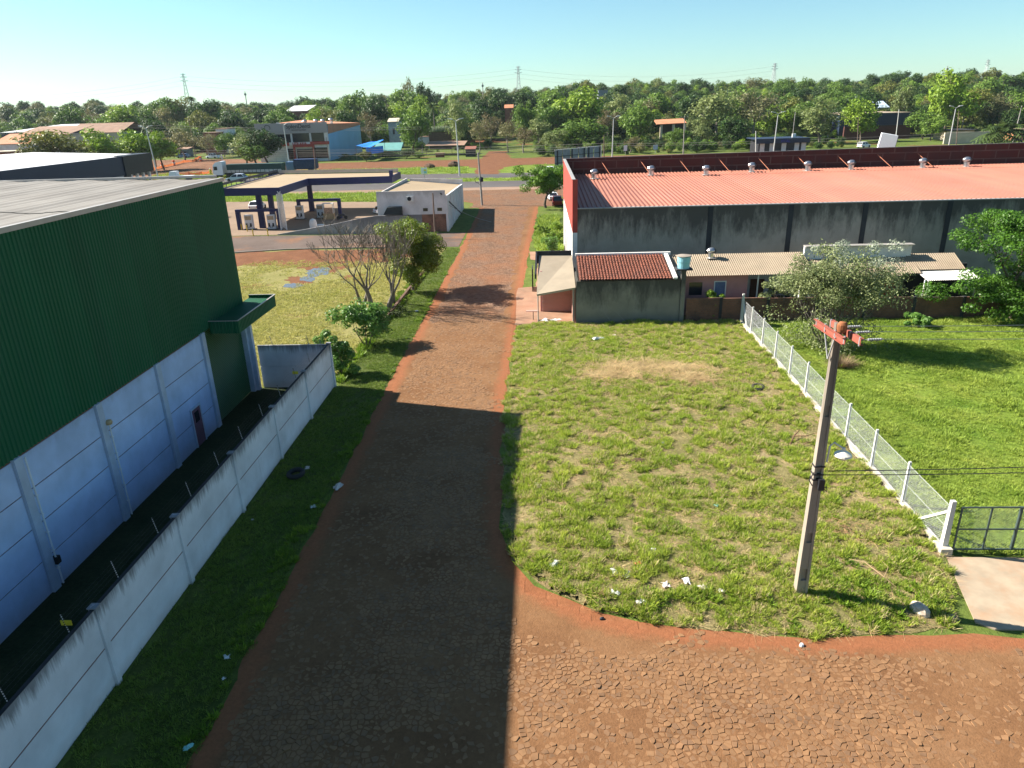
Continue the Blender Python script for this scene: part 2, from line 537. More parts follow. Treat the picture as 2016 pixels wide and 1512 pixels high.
# packed soil of the roadway, turning to loose orange soil along its edges
def seg_dist(poly, x, y):
    d = np.full(x.shape, 1e9)
    for (x0, y0), (x1, y1) in zip(poly, poly[1:]):
        dx_, dy_ = x1 - x0, y1 - y0
        t = np.clip(((x - x0) * dx_ + (y - y0) * dy_) / (dx_ * dx_ + dy_ * dy_), 0, 1)
        d = np.minimum(d, np.hypot(x - x0 - t * dx_, y - y0 - t * dy_))
    return d
def mat_roadway():
    m, n, b, o = _nt('roadway_soil')
    v = _pos(n)
    c = _ramp(n, _noise(n, 0.3, v, 6, 0.65), [(0.3, (0.155, 0.075, 0.035)), (0.55, (0.215, 0.110, 0.052)), (0.75, (0.25, 0.138, 0.07))])
    at = n.nodes.new('ShaderNodeAttribute'); at.attribute_name = 'edge'
    ad = n.nodes.new('ShaderNodeMath'); ad.operation = 'ADD'
    mu = n.nodes.new('ShaderNodeMath'); mu.operation = 'MULTIPLY_ADD'; mu.inputs[1].default_value = 0.9; mu.inputs[2].default_value = -0.45
    n.links.new(_noise(n, 1.4, v, 5, 0.7), mu.inputs[0])
    n.links.new(at.outputs['Fac'], ad.inputs[0]); n.links.new(mu.outputs[0], ad.inputs[1])
    f = _ramp(n, ad.outputs[0], [(0.30, (0, 0, 0)), (0.75, (1, 1, 1))])
    c = _mix(n, f, c, (0.275, 0.108, 0.05))
    mo = _ramp(n, _noise(n, 6, v, 5, 0.75), [(0.3, (0.72,) * 3), (0.7, (1,) * 3)])
    n.links.new(_mix(n, 1.0, c, mo, 'MULTIPLY'), b.inputs['Base Color'])
    b.inputs['Roughness'].default_value = 0.95; b.inputs['Specular IOR Level'].default_value = 0.1
    _bump(n, b, _noise(n, 14, v, 5, 0.7), 0.6, 0.04)
    return m
m_way = mat_roadway()
rx = np.arange(-11.6, 24.1, 0.4); ry = np.arange(8.0, 140, 0.4)
gx, gy = np.meshgrid(rx, ry)
ok = inside(SPOLY, gx, gy)
ed = np.minimum(seg_dist(STREET_L, gx, gy), seg_dist(STREET_R, gx, gy))
ev = np.clip(1.15 - ed / 1.2, 0, 1)
nx = len(rx)
mb = MB()
mb.v = list(zip(gx.ravel().tolist(), gy.ravel().tolist(), (0.0155 + 0.0 * gx).ravel().tolist()))
for j in range(len(ry) - 1):
    for i in range(nx - 1):
        if ok[j, i] and ok[j, i + 1] and ok[j + 1, i] and ok[j + 1, i + 1]: mb.f.append((j * nx + i, j * nx + i + 1, (j + 1) * nx + i + 1, (j + 1) * nx + i))
rwy = mb.build('roadway', m_way, street)
at_ = rwy.data.attributes.new('edge', 'FLOAT', 'POINT'); at_.data.foreach_set('value', ev.ravel().astype(np.float32))

# far part of the street, where single stones can no longer be told apart
def mat_paved():
    m, n, b, o = _nt('far_paving')
    v = _pos(n)
    vo = n.nodes.new('ShaderNodeTexVoronoi'); vo.inputs['Scale'].default_value = 3.6
    n.links.new(v, vo.inputs['Vector'])
    c = _ramp(n, vo.outputs['Color'], [(0.2, (0.15, 0.088, 0.055)), (0.8, (0.24, 0.148, 0.098))])
    c = _mix(n, _ramp(n, _noise(n, 0.25, v, 5, 0.7), [(0.42, (0, 0, 0)), (0.68, (0.85,) * 3)]), c, (0.26, 0.12, 0.06))
    mo = _ramp(n, _noise(n, 2.5, v, 5, 0.75), [(0.3, (0.7,) * 3), (0.7, (1,) * 3)])
    n.links.new(_mix(n, 1.0, c, mo, 'MULTIPLY'), b.inputs['Base Color'])
    b.inputs['Roughness'].default_value = 0.95
    b.inputs['Specular IOR Level'].default_value = 0.1
    vd = n.nodes.new('ShaderNodeTexVoronoi'); vd.feature = 'DISTANCE_TO_EDGE'; vd.inputs['Scale'].default_value = 3.6
    n.links.new(v, vd.inputs['Vector'])
    rr = _ramp(n, vd.outputs['Distance'], [(0.0, (0, 0, 0)), (0.16, (1, 1, 1))])
    _bump(n, b, rr, 0.8, 0.05)
    return m
m_paved = mat_paved()
sheet('street_paving', [(-9.55, 58), (-9.75, 92), (-10.0, 118), (-10.6, 136), (-20, 150), (0, 150), (-2.0, 134), (-2.5, 118), (-3.0, 88), (-3.3, 58)], 0.0195, m_paved, 'stone paving of the far street', step=0.8, amt=0.2, seed=9)

# single stones
m_stone = []
for i, c in enumerate([(0.195, 0.104, 0.05), (0.215, 0.117, 0.056), (0.175, 0.098, 0.052)]):
    m_stone.append(mat('paving_stone_%d' % i, c, 0.85, 0.22, 2.2, spec=0.25, bump=0.3, bscale=25, bdist=0.008, dirt=(0.225, 0.118, 0.055), dscale=0.7, damt=0.9))
sp_ = 0.185
jy = np.arange(12.0, 61, sp_); jx = np.arange(-10.2, 20.5, sp_)
gxx, gyy = np.meshgrid(jx, jy)
nxs, nys = len(jx), len(jy)
PX = gxx + (N1.rand(nys, nxs) - 0.5) * sp_ * 0.95; PY = gyy + (N1.rand(nys, nxs) - 0.5) * sp_ * 0.95
edge_r = np.interp(PY, [19.0, 24, 27, 39, 57, 62], [-0.7, -2.4, -2.9, -3.2, -3.0, -3.0]) + (fbm(PX, PY, 2.0, 4) - 0.5) * 1.4 + (N1.rand(nys, nxs) - 0.5) * 0.8
edge_l = -9.35 + (fbm(PX, PY, 2.0, 7) - 0.5) * 1.2
keep = (PX > edge_l) & ((PY < 19.0 + (fbm(PX, PY, 2, 9) - .5) * 2.0 + (N1.rand(nys, nxs) - 0.5) * 0.8) | (PX < edge_r))
cover = fbm(PX, PY, 3.0, 3) * 0.7 + fbm(PX, PY, 0.8, 33) * 0.3
keep &= (cover > 0.49) | (N1.rand(nys, nxs) < 0.45)
cvx = np.stack([PX, PY, np.full(PX.shape, -CAM_H)], -1)
zc_ = cvx @ np.array(_F); sxp = 1008 + FPX * (cvx @ np.array(_R)) / zc_; syp = 756 - FPX * (cvx @ np.array(_U)) / zc_
keep &= (sxp > -60) & (sxp < 2076) & (syp < 1600)
stones = []
for j in range(2, nys - 2):
    for i in range(2, nxs - 2):
        if not keep[j, i]: continue
        x0, y0 = PX[j, i], PY[j, i]
        poly = [(-.24, -.24), (.24, -.24), (.24, .24), (-.24, .24)]
        for dj in (-1, 0, 1, -2, 2):
            for di in (-1, 0, 1, -2, 2):
                if di == 0 and dj == 0 or abs(di) + abs(dj) > 3: continue
                ax, ay = PX[j + dj, i + di] - x0, PY[j + dj, i + di] - y0
                hh = (ax * ax + ay * ay) / 2
                if hh > 0.11: continue
                out = []
                n_ = len(poly)
                for k in range(n_):
                    p, q = poly[k], poly[(k + 1) % n_]
                    sp1 = p[0] * ax + p[1] * ay - hh; sq = q[0] * ax + q[1] * ay - hh
                    if sp1 <= 0: out.append(p)
                    if sp1 * sq < 0:
                        t = sp1 / (sp1 - sq); out.append((p[0] + t * (q[0] - p[0]), p[1] + t * (q[1] - p[1])))
                poly = out
                if len(poly) < 3: break
            if len(poly) < 3: break
        if len(poly) < 3: continue
        ar = 0.5 * abs(sum(poly[k][0] * poly[(k + 1) % len(poly)][1] - poly[(k + 1) % len(poly)][0] * poly[k][1] for k in range(len(poly))))
        inside_v = 20 < sxp[j, i] < 1990 and syp[j, i] < 1490
        stones.append((math.sqrt(ar) / zc_[j, i] if inside_v else 0.0, x0, y0, poly, cover[j, i]))
stones.sort(key=lambda q: -q[0])
def stone_geo(st, r_, lift=0.0):
    _, x0, y0, poly, cv = st
    n_ = len(poly)
    mx_ = sum(p[0] for p in poly) / n_; my_ = sum(p[1] for p in poly) / n_
    k0 = r_.uniform(0.93, 1.05); k1 = k0 - r_.uniform(0.10, 0.28)
    h = 0.002 + r_.random() ** 2.0 * 0.020 + 0.03 * max(0, cv - 0.5)
    h += lift
    tx_, ty_ = r_.gauss(0, 0.06), r_.gauss(0, 0.06)
    bot = [(mx_ + (p[0] - mx_) * k0, my_ + (p[1] - my_) * k0, -0.01) for p in poly]
    top = [(mx_ + (p[0] - mx_) * k1, my_ + (p[1] - my_) * k1) for p in poly]
    top = [(x, y, 0.010 + h + x * tx_ + y * ty_) for x, y in top]
    return bot + top, [tuple(range(n_, 2 * n_))] + [(i, (i + 1) % n_, n_ + (i + 1) % n_, n_ + i) for i in range(n_)]
rs_ = random.Random(8)
for k, st in enumerate(stones[:300]):
    v_, f_ = stone_geo(st, rs_, 0.009)
    b = MB(); b.add(v_, f_)
    o = link('paving_stone', b.mesh('paving_stone'), m_stone[k % 3], street)
    o.location = (st[1], st[2], 0)
mbs = [MB(), MB(), MB()]
for k, st in enumerate(stones[300:]):
    v_, f_ = stone_geo(st, rs_)
    mbs[rs_.randrange(3)].add([(x + st[1], y + st[2], z) for x, y, z in v_], f_)
for g_ in range(3):
    tag(mbs[g_].build('paving_stones', m_stone[g_], street), None, None, None, 'stuff')

# ---- turf sheets
m_lot = mat_ground('lot_turf', [(0.32, (0.16, 0.155, 0.05)), (0.55, (0.28, 0.235, 0.105)), (0.74, (0.45, 0.34, 0.20))], scale=0.45, fine=5.0, famt=0.55, bump=0.9, bscale=7, bdist=0.10,
                   patch=(0.33, 0.225, 0.125), pscale=0.55, plo=0.56, phi=0.66)
LOT = [(-2.1, 56.9), (-2.3, 39), (-1.85, 27), (-1.3, 24), (-0.4, 22.6), (1.9, 20.9), (4.8, 20.15), (9.0, 19.7), (13.9, 20.1), (14.6, 21.5), (15.7, 24.4), (15.85, 40), (16.2, 56.9)]
lx = np.arange(-3, 16.6, 0.3); ly = np.arange(19.5, 57.01, 0.3)
def lot_z(x, y):
    e = np.clip(np.minimum(np.asarray(y) - 20.2, np.asarray(x) + 1.9) / 1.5, 0, 1)
    return 0.03 + e * (0.05 + 0.26 * (fbm(x, y, 3.5, 2) - 0.35) + 0.09 * fbm(x, y, 0.8, 6))
mb = MB()
gx, gy = np.meshgrid(lx, ly)
gz = lot_z(gx, gy)
ok = inside(jag(LOT, 0.8, 0.12, 5), gx, gy)
nx = len(lx)
mb.v = list(zip(gx.ravel().tolist(), gy.ravel().tolist(), gz.ravel().tolist()))
for j in range(len(ly) - 1):
    for i in range(nx - 1):
        if ok[j, i] and ok[j, i + 1] and ok[j + 1, i] and ok[j + 1, i + 1]:
            mb.f.append((j * nx + i, j * nx + i + 1, (j + 1) * nx + i + 1, (j + 1) * nx + i))
tag(mb.build('lot_ground', m_lot, smooth=True), 'vacant lot of patchy grass and straw on the corner', None, None, 'structure')
sheet('lot_edge', LOT, 0.016, m_lot, 'grassy rim of the vacant lot', step=0.5, amt=0.10, seed=31)

m_field = mat_ground('field_turf', [(0.3, (0.11, 0.19, 0.022)), (0.6, (0.20, 0.27, 0.04)), (0.8, (0.30, 0.29, 0.08))], scale=0.3, fine=4, famt=0.5, bump=0.9, bscale=5, bdist=0.12)
FIELD = [(16.05, 24.7), (60, 24.0), (60, 57), (16.4, 57)]
sheet('field', FIELD, 0.012, m_field, 'bright green grass field inside the wire fence')
m_verge = mat_ground('verge_turf', [(0.3, (0.06, 0.085, 0.018)), (0.6, (0.10, 0.13, 0.028)), (0.8, (0.17, 0.165, 0.05))], scale=0.5, fine=6, famt=0.5, bump=0.8, bscale=9, bdist=0.06)
VERGE = [(-13.75, -2), (-10.05, -2), (-10.1, 14), (-10.35, 42), (-10.6, 92), (-12.3, 93), (-13.2, 80), (-13.7, 44)]
sheet('verge', VERGE, 0.016, m_verge, 'mown grass verge beside the white wall', step=0.5, amt=0.08, seed=4)
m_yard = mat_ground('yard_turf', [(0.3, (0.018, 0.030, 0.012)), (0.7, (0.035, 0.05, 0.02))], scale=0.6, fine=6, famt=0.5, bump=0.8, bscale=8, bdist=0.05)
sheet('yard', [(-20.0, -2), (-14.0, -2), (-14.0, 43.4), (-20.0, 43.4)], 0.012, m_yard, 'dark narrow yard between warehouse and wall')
m_lawn = mat_ground('lawn_turf', [(0.28, (0.20, 0.195, 0.06)), (0.52, (0.27, 0.245, 0.09)), (0.75, (0.34, 0.29, 0.13))], scale=0.14, fine=2.6, famt=0.4, bump=0.7, bscale=3.5, bdist=0.10,
                    patch=(0.22, 0.10, 0.045), pscale=0.10, plo=0.58, phi=0.66)
LAWN = [(-70, 43.6), (-14.2, 43.6), (-13.6, 60), (-13.2, 80), (-12.4, 92.5), (-26, 93.2), (-34, 93.6), (-42, 91.5), (-70, 86)]
sheet('lawn', LAWN, 0.014, m_lawn, 'yellowing lawn with bare red patches behind the yard wall')
m_redsoil = mat_ground('bare_soil', [(0.3, (0.15, 0.062, 0.03)), (0.7, (0.24, 0.11, 0.055))], scale=0.5, fine=3, famt=0.4)
sheet('bare_soil', [(-60, 81), (-36, 83.5), (-22, 82), (-17, 86), (-15, 92.4), (-26, 93.0), (-34, 93.4), (-42, 91.3), (-62, 86)], 0.020, m_redsoil, 'bare red soil strip at the lawn edge', step=1.5, amt=0.6, seed=8)
for i, (px, py, w, h) in enumerate(((640, 524, 46, 12), (700, 548, 28, 8), (590, 552, 28, 7), (560, 520, 24, 6))):
    pts = []
    for k in range(40):
        a = 2 * math.pi * k / 40
        q = G(px + w * math.cos(a) * (0.7 + 0.6 * R1.random()), py + h * math.sin(a) * (0.6 + 0.8 * R1.random()))
        pts.append((q.x, q.y))
    sheet('bare_soil', pts, 0.0205 + 0.0012 * i, m_redsoil, 'muddy red patch around the puddles on the lawn')
m_puddle = mat('puddle_water', (0.10, 0.085, 0.075), 0.07, 0.1, 2, spec=0.6)
for i, (px, py, w, h) in enumerate(((628, 535, 24, 9), (575, 563, 20, 5), (680, 557, 20, 5), (606, 550, 15, 5))):
    c = G(px, py)
    pts = []
    for k in range(22):
        a = 2 * math.pi * k / 22
        q = G(px + w * math.cos(a) * (0.75 + 0.5 * R1.random()), py + h * math.sin(a) * (0.7 + 0.6 * R1.random()) - 0.35 * w * math.cos(a) * (0.4 if i == 0 else 0))
        pts.append((q.x, q.y))
    sheet('puddle', pts, 0.026 + 0.001 * i, m_puddle, 'shallow rain puddle on the yellow lawn')

m_asph = mat_ground('worn_asphalt', [(0.3, (0.105, 0.078, 0.066)), (0.7, (0.165, 0.125, 0.105))], scale=0.25, fine=3, famt=0.25, bump=0.3, bscale=20, bdist=0.01, rough=0.9, patch=(0.23, 0.12, 0.07), pscale=0.12, plo=0.55, phi=0.65)
sheet('side_road', [(-75, 85), (-48, 91), (-42, 92.6), (-34, 94.6), (-24, 94.6), (-10.9, 93.5), (-11.0, 104.9), (-26, 104.5), (-40, 105.8), (-48, 105.8), (-80, 106)], 0.024, m_asph, 'worn asphalt lane behind the filling station')
m_conc = mat_ground('forecourt_concrete', [(0.3, (0.22, 0.158, 0.112)), (0.7, (0.29, 0.21, 0.15))], scale=0.12, fine=1.5, famt=0.2, bump=0.2, bscale=10, bdist=0.01, rough=0.9)
sheet('forecourt', [(-90, 106), (-39.5, 106.4), (-24, 106.5), (-24, 148), (-90, 152)], 0.028, m_conc, 'pale concrete forecourt of the filling station')
m_kerb = mat('kerb_stone', (0.22, 0.20, 0.17), 0.9, 0.3, 2, dirt=(0.06, 0.06, 0.04), dscale=1.0)
kb = MB()
kp = [(-62, 86.6), (-48, 90.2), (-42, 91.9), (-34, 94.0), (-24, 94.1), (-14, 93.0)]
for a, b in zip(kp, kp[1:]):
    kb.bar((a[0], a[1], 0.06), (b[0], b[1], 0.06), 0.25, 0.16)
tag(kb.build('kerb', m_kerb), 'mossy kerb between lawn and asphalt lane', None, None, 'structure')

# concrete apron at the gate
m_apron = mat('apron_concrete', (0.33, 0.262, 0.185), 0.85, 0.16, 1.2, bump=0.2, bscale=25, dirt=(0.34, 0.19, 0.105), dscale=0.8, damt=0.6)
APR = [(15.75, 24.15), (14.75, 20.35), (15.2, 20.0), (23, 19.9), (23, 24.1)]
mb = MB(); mb.prism([(15.75, 24.15), (14.75, 20.35), (15.2, 20.0), (18.95, 19.95), (18.95, 24.1)], -0.05, 0.05)
apron = tag(mb.build('driveway', m_apron), 'concrete driveway slab in front of the field gate', None, None, 'structure')
mb = MB(); mb.prism([(18.965, 24.1), (18.965, 19.95), (23, 19.9), (23, 24.1)], -0.05, 0.048); mb.build('slab', m_apron, apron)

# pavement in front of shop and red warehouse
m_pave = mat('terracotta_paving', (0.28, 0.165, 0.105), 0.85, 0.18, 0.8, dirt=(0.28, 0.13, 0.07), dscale=0.6, damt=0.6)
sheet('pavement', [(-2.3, 57.05), (2.8, 57.05), (2.8, 62), (2.7, 88.5), (-1.5, 89), (-1.3, 84), (-0.5, 83.5), (-0.6, 70.5), (-2.5, 70)], 0.030, m_pave, 'terracotta-coloured pavement in front of the corner shop', step=1.2, amt=0.05)

# ---- highway and what lies beside it
m_road = mat_ground('highway_asphalt', [(0.3, (0.085, 0.078, 0.078)), (0.7, (0.125, 0.112, 0.108))], scale=0.08, fine=2, famt=0.15, bump=0.2, bscale=15, bdist=0.01, rough=0.88)
m_hsh = mat_ground('highway_shoulder', [(0.3, (0.25, 0.165, 0.115)), (0.7, (0.34, 0.235, 0.17))], scale=0.1, fine=2, famt=0.25)
def strip(name, ya, yb, z, m, label, x0=-330, x1=420, sa=0.02, sb=0.02):
    # runs along the highway, whose edges turn slightly away on the left
    f = lambda x, s: -s * (x + 8) if x < -8 else -0.3 * s * (x + 8)
    pts = [(x, ya + f(x, sa)) for x in np.linspace(x0, x1, 24)] + [(x, yb + f(x, sb)) for x in np.linspace(x1, x0, 24)]
    return sheet(name, pts, z, m, label)
strip('highway_shoulder', 161.0, 167.2, 0.020, m_hsh, 'dusty shoulder of the near carriageway')
strip('highway_carriageway', 167.0, 181.0, 0.026, m_road, 'near asphalt carriageway of the highway', sb=0.05)
strip('median', 181.0, 189.2, 0.022, m_field, 'grass median between the two carriageways', sa=0.05, sb=0.10)
strip('highway_carriageway', 189.0, 203.0, 0.026, m_road, 'far asphalt carriageway of the highway', sa=0.10, sb=0.16)
strip('dirt_track', 231, 262, 0.018, m_redsoil, 'wide red dirt service track beyond the highway', -150, 150)
strip('roadside_verge', 203, 229, 0.016, m_field, 'lumpy green verge beyond the highway', sa=0.16, sb=0.10)
XP = [(936, 343), (980, 343), (984, 334), (1012, 326), (1060, 322), (1012, 317), (996, 300), (1003, 286), (1006, 276), (990, 276), (982, 286), (958, 302), (950, 312), (912, 318), (918, 324), (938, 334)]
sheet('dirt_track', [tuple(G(*q)[:2]) for q in XP], 0.030, m_redsoil, 'red dirt road leading away from the highway crossing', step=3, amt=0.5)
# construction ground on the left of the far side
sheet('construction_ground', [(-190, 206), (-84, 206), (-78, 232), (-92, 262), (-118, 300), (-175, 320), (-230, 300)], 0.030, mat_ground('dug_soil', [(0.3, (0.15, 0.075, 0.04)), (0.7, (0.30, 0.15, 0.085))], scale=0.12, fine=1.5, famt=0.45, bump=0.9, bscale=1.2, bdist=0.3), 'dug-up brown soil of the roadworks', step=4, amt=1.0)
# near verge in front of the filling station and the paved mouth of the street
sheet('station_verge', [(-95, 151), (-60, 150.5), (-33, 144.5), (-24, 144), (-23, 160), (-95, 166)], 0.034, m_field, 'strip of green grass between filling station and highway', step=2, amt=0.2)
sheet('street_mouth', [(-13, 132), (3, 132), (6, 161.5), (-26, 161.5), (-26, 149), (-13.5, 149)], 0.0215, m_paved, 'stone-paved mouth of the street at the highway', step=2, amt=0.3)
sheet('warehouse_verge', [(-0.6, 88.5), (2.75, 88.5), (2.75, 121), (0.6, 121), (-0.6, 116), (-1.2, 100)], 0.032, m_field, 'patch of grass beside the red warehouse front', step=0.8, amt=0.2)

# ---- grass blades
def tuft(seed, n, h, spread, w, lean=0.5, flat=0.0):
    r = np.random.RandomState(seed)
    a = r.rand(n) * 6.283
    rr = spread * np.sqrt(r.rand(n))
    base = np.stack([rr * np.cos(a), rr * np.sin(a), np.zeros(n)], 1)
    ln = lean * (0.4 + r.rand(n))
    a2 = a + r.normal(0, 0.8, n)
    hh = h * (0.55 + 0.6 * r.rand(n))
    tip = base + np.stack([np.cos(a2) * ln * hh, np.sin(a2) * ln * hh, hh * (1 - flat) * np.sqrt(np.clip(1 - 0.3 * ln ** 2, 0.1, 1))], 1)
    a3 = r.rand(n) * 6.283
    sd = np.stack([np.cos(a3), np.sin(a3), np.zeros(n)], 1) * w
    V = np.stack([base - sd, base + sd, tip + sd * 0.25, tip - sd * 0.25], 1)
    return fast_quads('tuft', V, r.rand(n))
m_gl = mat_leaf('grass_lot', (0.27, 0.37, 0.05), (0.42, 0.48, 0.09), 0.38, 0.6, 0.25, 0.40, (0.56, 0.46, 0.24), 0.20)
m_gf = mat_leaf('grass_field', (0.22, 0.33, 0.045), (0.35, 0.42, 0.085), 0.35, 0.6, 0.3, 0.22)
m_gv = mat_leaf('grass_verge', (0.125, 0.205, 0.03), (0.20, 0.265, 0.048), 0.28, 0.6, 0.4, 0.2)
m_gy = mat_leaf('grass_lawn', (0.37, 0.375, 0.11), (0.50, 0.46, 0.19), 0.35, 0.7, 0.12, 0.2)
m_st = mat_leaf('straw', (0.44, 0.31, 0.18), (0.64, 0.49, 0.30), 0.25, 0.8, 0.8, 0.25)
m_wd = mat_leaf('weed', (0.14, 0.25, 0.024), (0.24, 0.34, 0.04), 0.35, 0.5, 0.8, 0.25)
def withmat(meshes, m):
    for q in meshes: q.materials.append(m)
    return meshes
T_lot = withmat([tuft(1, 14, 0.10, 0.08, 0.011, 0.8), tuft(2, 16, 0.13, 0.09, 0.011, 0.7), tuft(3, 14, 0.07, 0.12, 0.013, 1.0), tuft(4, 24, 0.17, 0.10, 0.011, 0.7)], m_gl)
T_fld = withmat([tuft(11, 14, 0.12, 0.11, 0.015, 0.8), tuft(12, 16, 0.16, 0.11, 0.015, 0.7), tuft(13, 14, 0.09, 0.14, 0.017, 1.0)], m_gf)
T_vrg = withmat([tuft(21, 14, 0.09, 0.10, 0.011, 0.9), tuft(22, 14, 0.13, 0.10, 0.011, 0.8)], m_gv)
T_lwn = withmat([tuft(31, 14, 0.10, 0.2, 0.02, 1.0), tuft(32, 14, 0.14, 0.2, 0.02, 1.0)], m_gy)
T_far = withmat([tuft(41, 18, 0.45, 0.6, 0.05, 0.9), tuft(42, 18, 0.6, 0.7, 0.06, 0.9)], m_gf)
T_str = withmat([tuft(51, 14, 0.36, 0.16, 0.009, 1.8, 0.90), tuft(52, 16, 0.44, 0.2, 0.009, 1.7, 0.94), tuft(53, 10, 0.26, 0.16, 0.010, 1.6, 0.88)], m_st)
T_wed = withmat([tuft(61, 60, 0.16, 0.18, 0.03, 1.0), tuft(62, 70, 0.24, 0.2, 0.032, 0.8)], m_wd)

def spread_pts(poly, dens, keepf, zf=None, seed=0):
    r = np.random.RandomState(seed)
    p = np.array([q[:2] for q in poly])
    x0, y0 = p.min(0); x1, y1 = p.max(0)
    n = int((x1 - x0) * (y1 - y0) * dens)
    x = x0 + (x1 - x0) * r.rand(n); y = y0 + (y1 - y0) * r.rand(n)
    k = inside(poly, x, y)
    x, y = x[k], y[k]
    # leave out what lies far outside the view
    cv = np.stack([x, y, np.full(len(x), -CAM_H)], 1)
    zc = cv @ np.array(_F); u = 1008 + FPX * (cv @ np.array(_R)) / np.maximum(zc, .1); v_ = 756 - FPX * (cv @ np.array(_U)) / np.maximum(zc, .1)
    k = (zc > 1) & (u > -120) & (u < 2136) & (v_ < 1640)
    x, y = x[k], y[k]
    k = r.rand(len(x)) < keepf(x, y)
    x, y = x[k], y[k]
    z = np.zeros(len(x)) + 0.014 if zf is None else zf(x, y)
    return np.stack([x, y, z], 1), r
def rots(r, n, t=0.15):
    return np.stack([r.normal(0, t, n), r.normal(0, t, n), r.rand(n) * 6.283], 1)

HEAPS = [((6.0, 46.0), 2.6, 1.6), ((8.6, 45.6), 2.8, 1.5), ((9.6, 43.8), 1.6, 1.2), ((4.6, 44.4), 1.8, 1.0)]
def heap(x, y):
    v = np.zeros(len(x))
    for (a, b), sx_, sy_ in HEAPS:
        v = np.maximum(v, np.exp(-((x - a) / sx_) ** 2 - ((y - b) / sy_) ** 2))
    return v
lotj = jag(LOT, 0.6, 0.14, 77)
def k_lot(x, y):
    c = vnoise(x, y, 0.42, 1) * 0.34 + fbm(x, y, 1.1, 1) * 0.36 + fbm(x, y, 5.0, 8) * 0.30
    d = np.clip((c - 0.365) * 6.0, 0.09, 1) * np.where(y > 46, 1.15, 1.0)
    return np.clip(d * (1 - 0.92 * np.clip(heap(x, y) * 1.5, 0, 1)), 0, 1)
P, r = spread_pts(lotj, 135, k_lot, lambda x, y: lot_z(x, y) - 0.01, 101)
cl = 0.5 * vnoise(P[:, 0], P[:, 1], 0.42, 1) + 0.5 * fbm(P[:, 0], P[:, 1], 0.9, 21)
scatter('lot_grass', P, 0.55 + 1.25 * np.clip((cl - 0.35) * 2.2, 0, 1) * (0.6 + 0.6 * r.rand(len(P))), rots(r, len(P)), T_lot, m_gl, 'clumpy green grass growing over the vacant lot')
P, r = spread_pts(lotj, 34, lambda x, y: np.clip(0.1 + 1.9 * np.clip(0.52 - fbm(x, y, 1.3, 1), 0, 1) + 0.0 * x, 0, 1), lambda x, y: lot_z(x, y) + 0.0, 102)
scatter('lot_straw', P, 0.5 + 0.5 * r.rand(len(P)), rots(r, len(P), 0.12), T_str, m_st, 'dry cut straw lying between the lot grass')
# straw heap
r = np.random.RandomState(7)
hp = []
for (a, b), sx_, sy_ in HEAPS:
    n = int(520 * sx_ * sy_ / 2)
    hp.append(np.stack([r.normal(a, sx_ * 0.75, n), r.normal(b, sy_ * 0.75, n), np.zeros(n)], 1))
hp = np.concatenate(hp)
hp[:, 2] = lot_z(hp[:, 0], hp[:, 1]) + 0.16 * np.clip(heap(hp[:, 0], hp[:, 1]) - 0.2, 0, 1) * r.rand(len(hp)) * (0.6 + fbm(hp[:, 0], hp[:, 1], 0.8, 3))
scatter('straw_heap', hp, 0.7 + 0.8 * r.rand(len(hp)), rots(r, len(hp), 0.16), T_str, m_st, 'heap of pale dry straw in the middle of the lot')
# weeds along the lot's street corner
P, r = spread_pts([(1.5, 21.1), (4.8, 20.2), (9, 19.8), (14, 20.2), (15.4, 24.4), (12, 24.5), (9, 22), (4.5, 22.2)], 9, lambda x, y: np.clip((fbm(x, y, 1.1, 15) - 0.4) * 5, 0, 1), lambda x, y: lot_z(x, y), 103)
scatter('corner_weeds', P, 0.4 + 0.5 * r.rand(len(P)), rots(r, len(P)), T_wed, m_wd, 'leafy weeds along the lot corner')
# field
P, r = spread_pts([(16.2, 24.6), (19.5, 24.2), (46, 57), (16.5, 57)], 62, lambda x, y: np.clip(0.25 + (fbm(x, y, 2.0, 31) - 0.3) * 4, 0.1, 1), None, 104)
cl = fbm(P[:, 0], P[:, 1], 1.4, 22)
scatter('field_grass', P, 0.6 + 1.1 * np.clip((cl - 0.3) * 2, 0, 1) * (0.6 + 0.6 * r.rand(len(P))), rots(r, len(P)), T_fld, m_gf, 'bright lush grass in the fenced field')
# verge
P, r = spread_pts(jag(VERGE, 0.6, 0.10, 6), 85, lambda x, y: np.clip(0.3 + (fbm(x, y, 1.2, 41) - 0.3) * 3, 0.15, 1) * np.where(y > 60, 0.6, 1), None, 105)
scatter('verge_grass', P, 0.6 + 0.5 * r.rand(len(P)), rots(r, len(P)), T_vrg, m_gv, 'short mown grass on the verge')
P, r = spread_pts([(-11.1, 13), (-10.0, 13), (-10.3, 42), (-10.5, 80), (-10.9, 80), (-10.9, 42)], 10, lambda x, y: np.clip((fbm(x, y, 1.5, 45) - 0.38) * 4, 0, 1), None, 106)
scatter('verge_weeds', P, 0.35 + 0.45 * r.rand(len(P)), rots(r, len(P)), T_wed, m_wd, 'ragged weeds where verge meets street')
P, r = spread_pts([(-14.15, 43.8), (-13.5, 43.8), (-12.9, 80), (-14.0, 80)], 16, lambda x, y: np.clip((fbm(x, y, 2.0, 46) - 0.3) * 3, 0.1, 1), None, 107)
scatter('kerb_weeds', P, 0.6 + 0.8 * r.rand(len(P)), rots(r, len(P)), T_wed, m_wd, 'dark weeds along the low kerb under the bare trees')
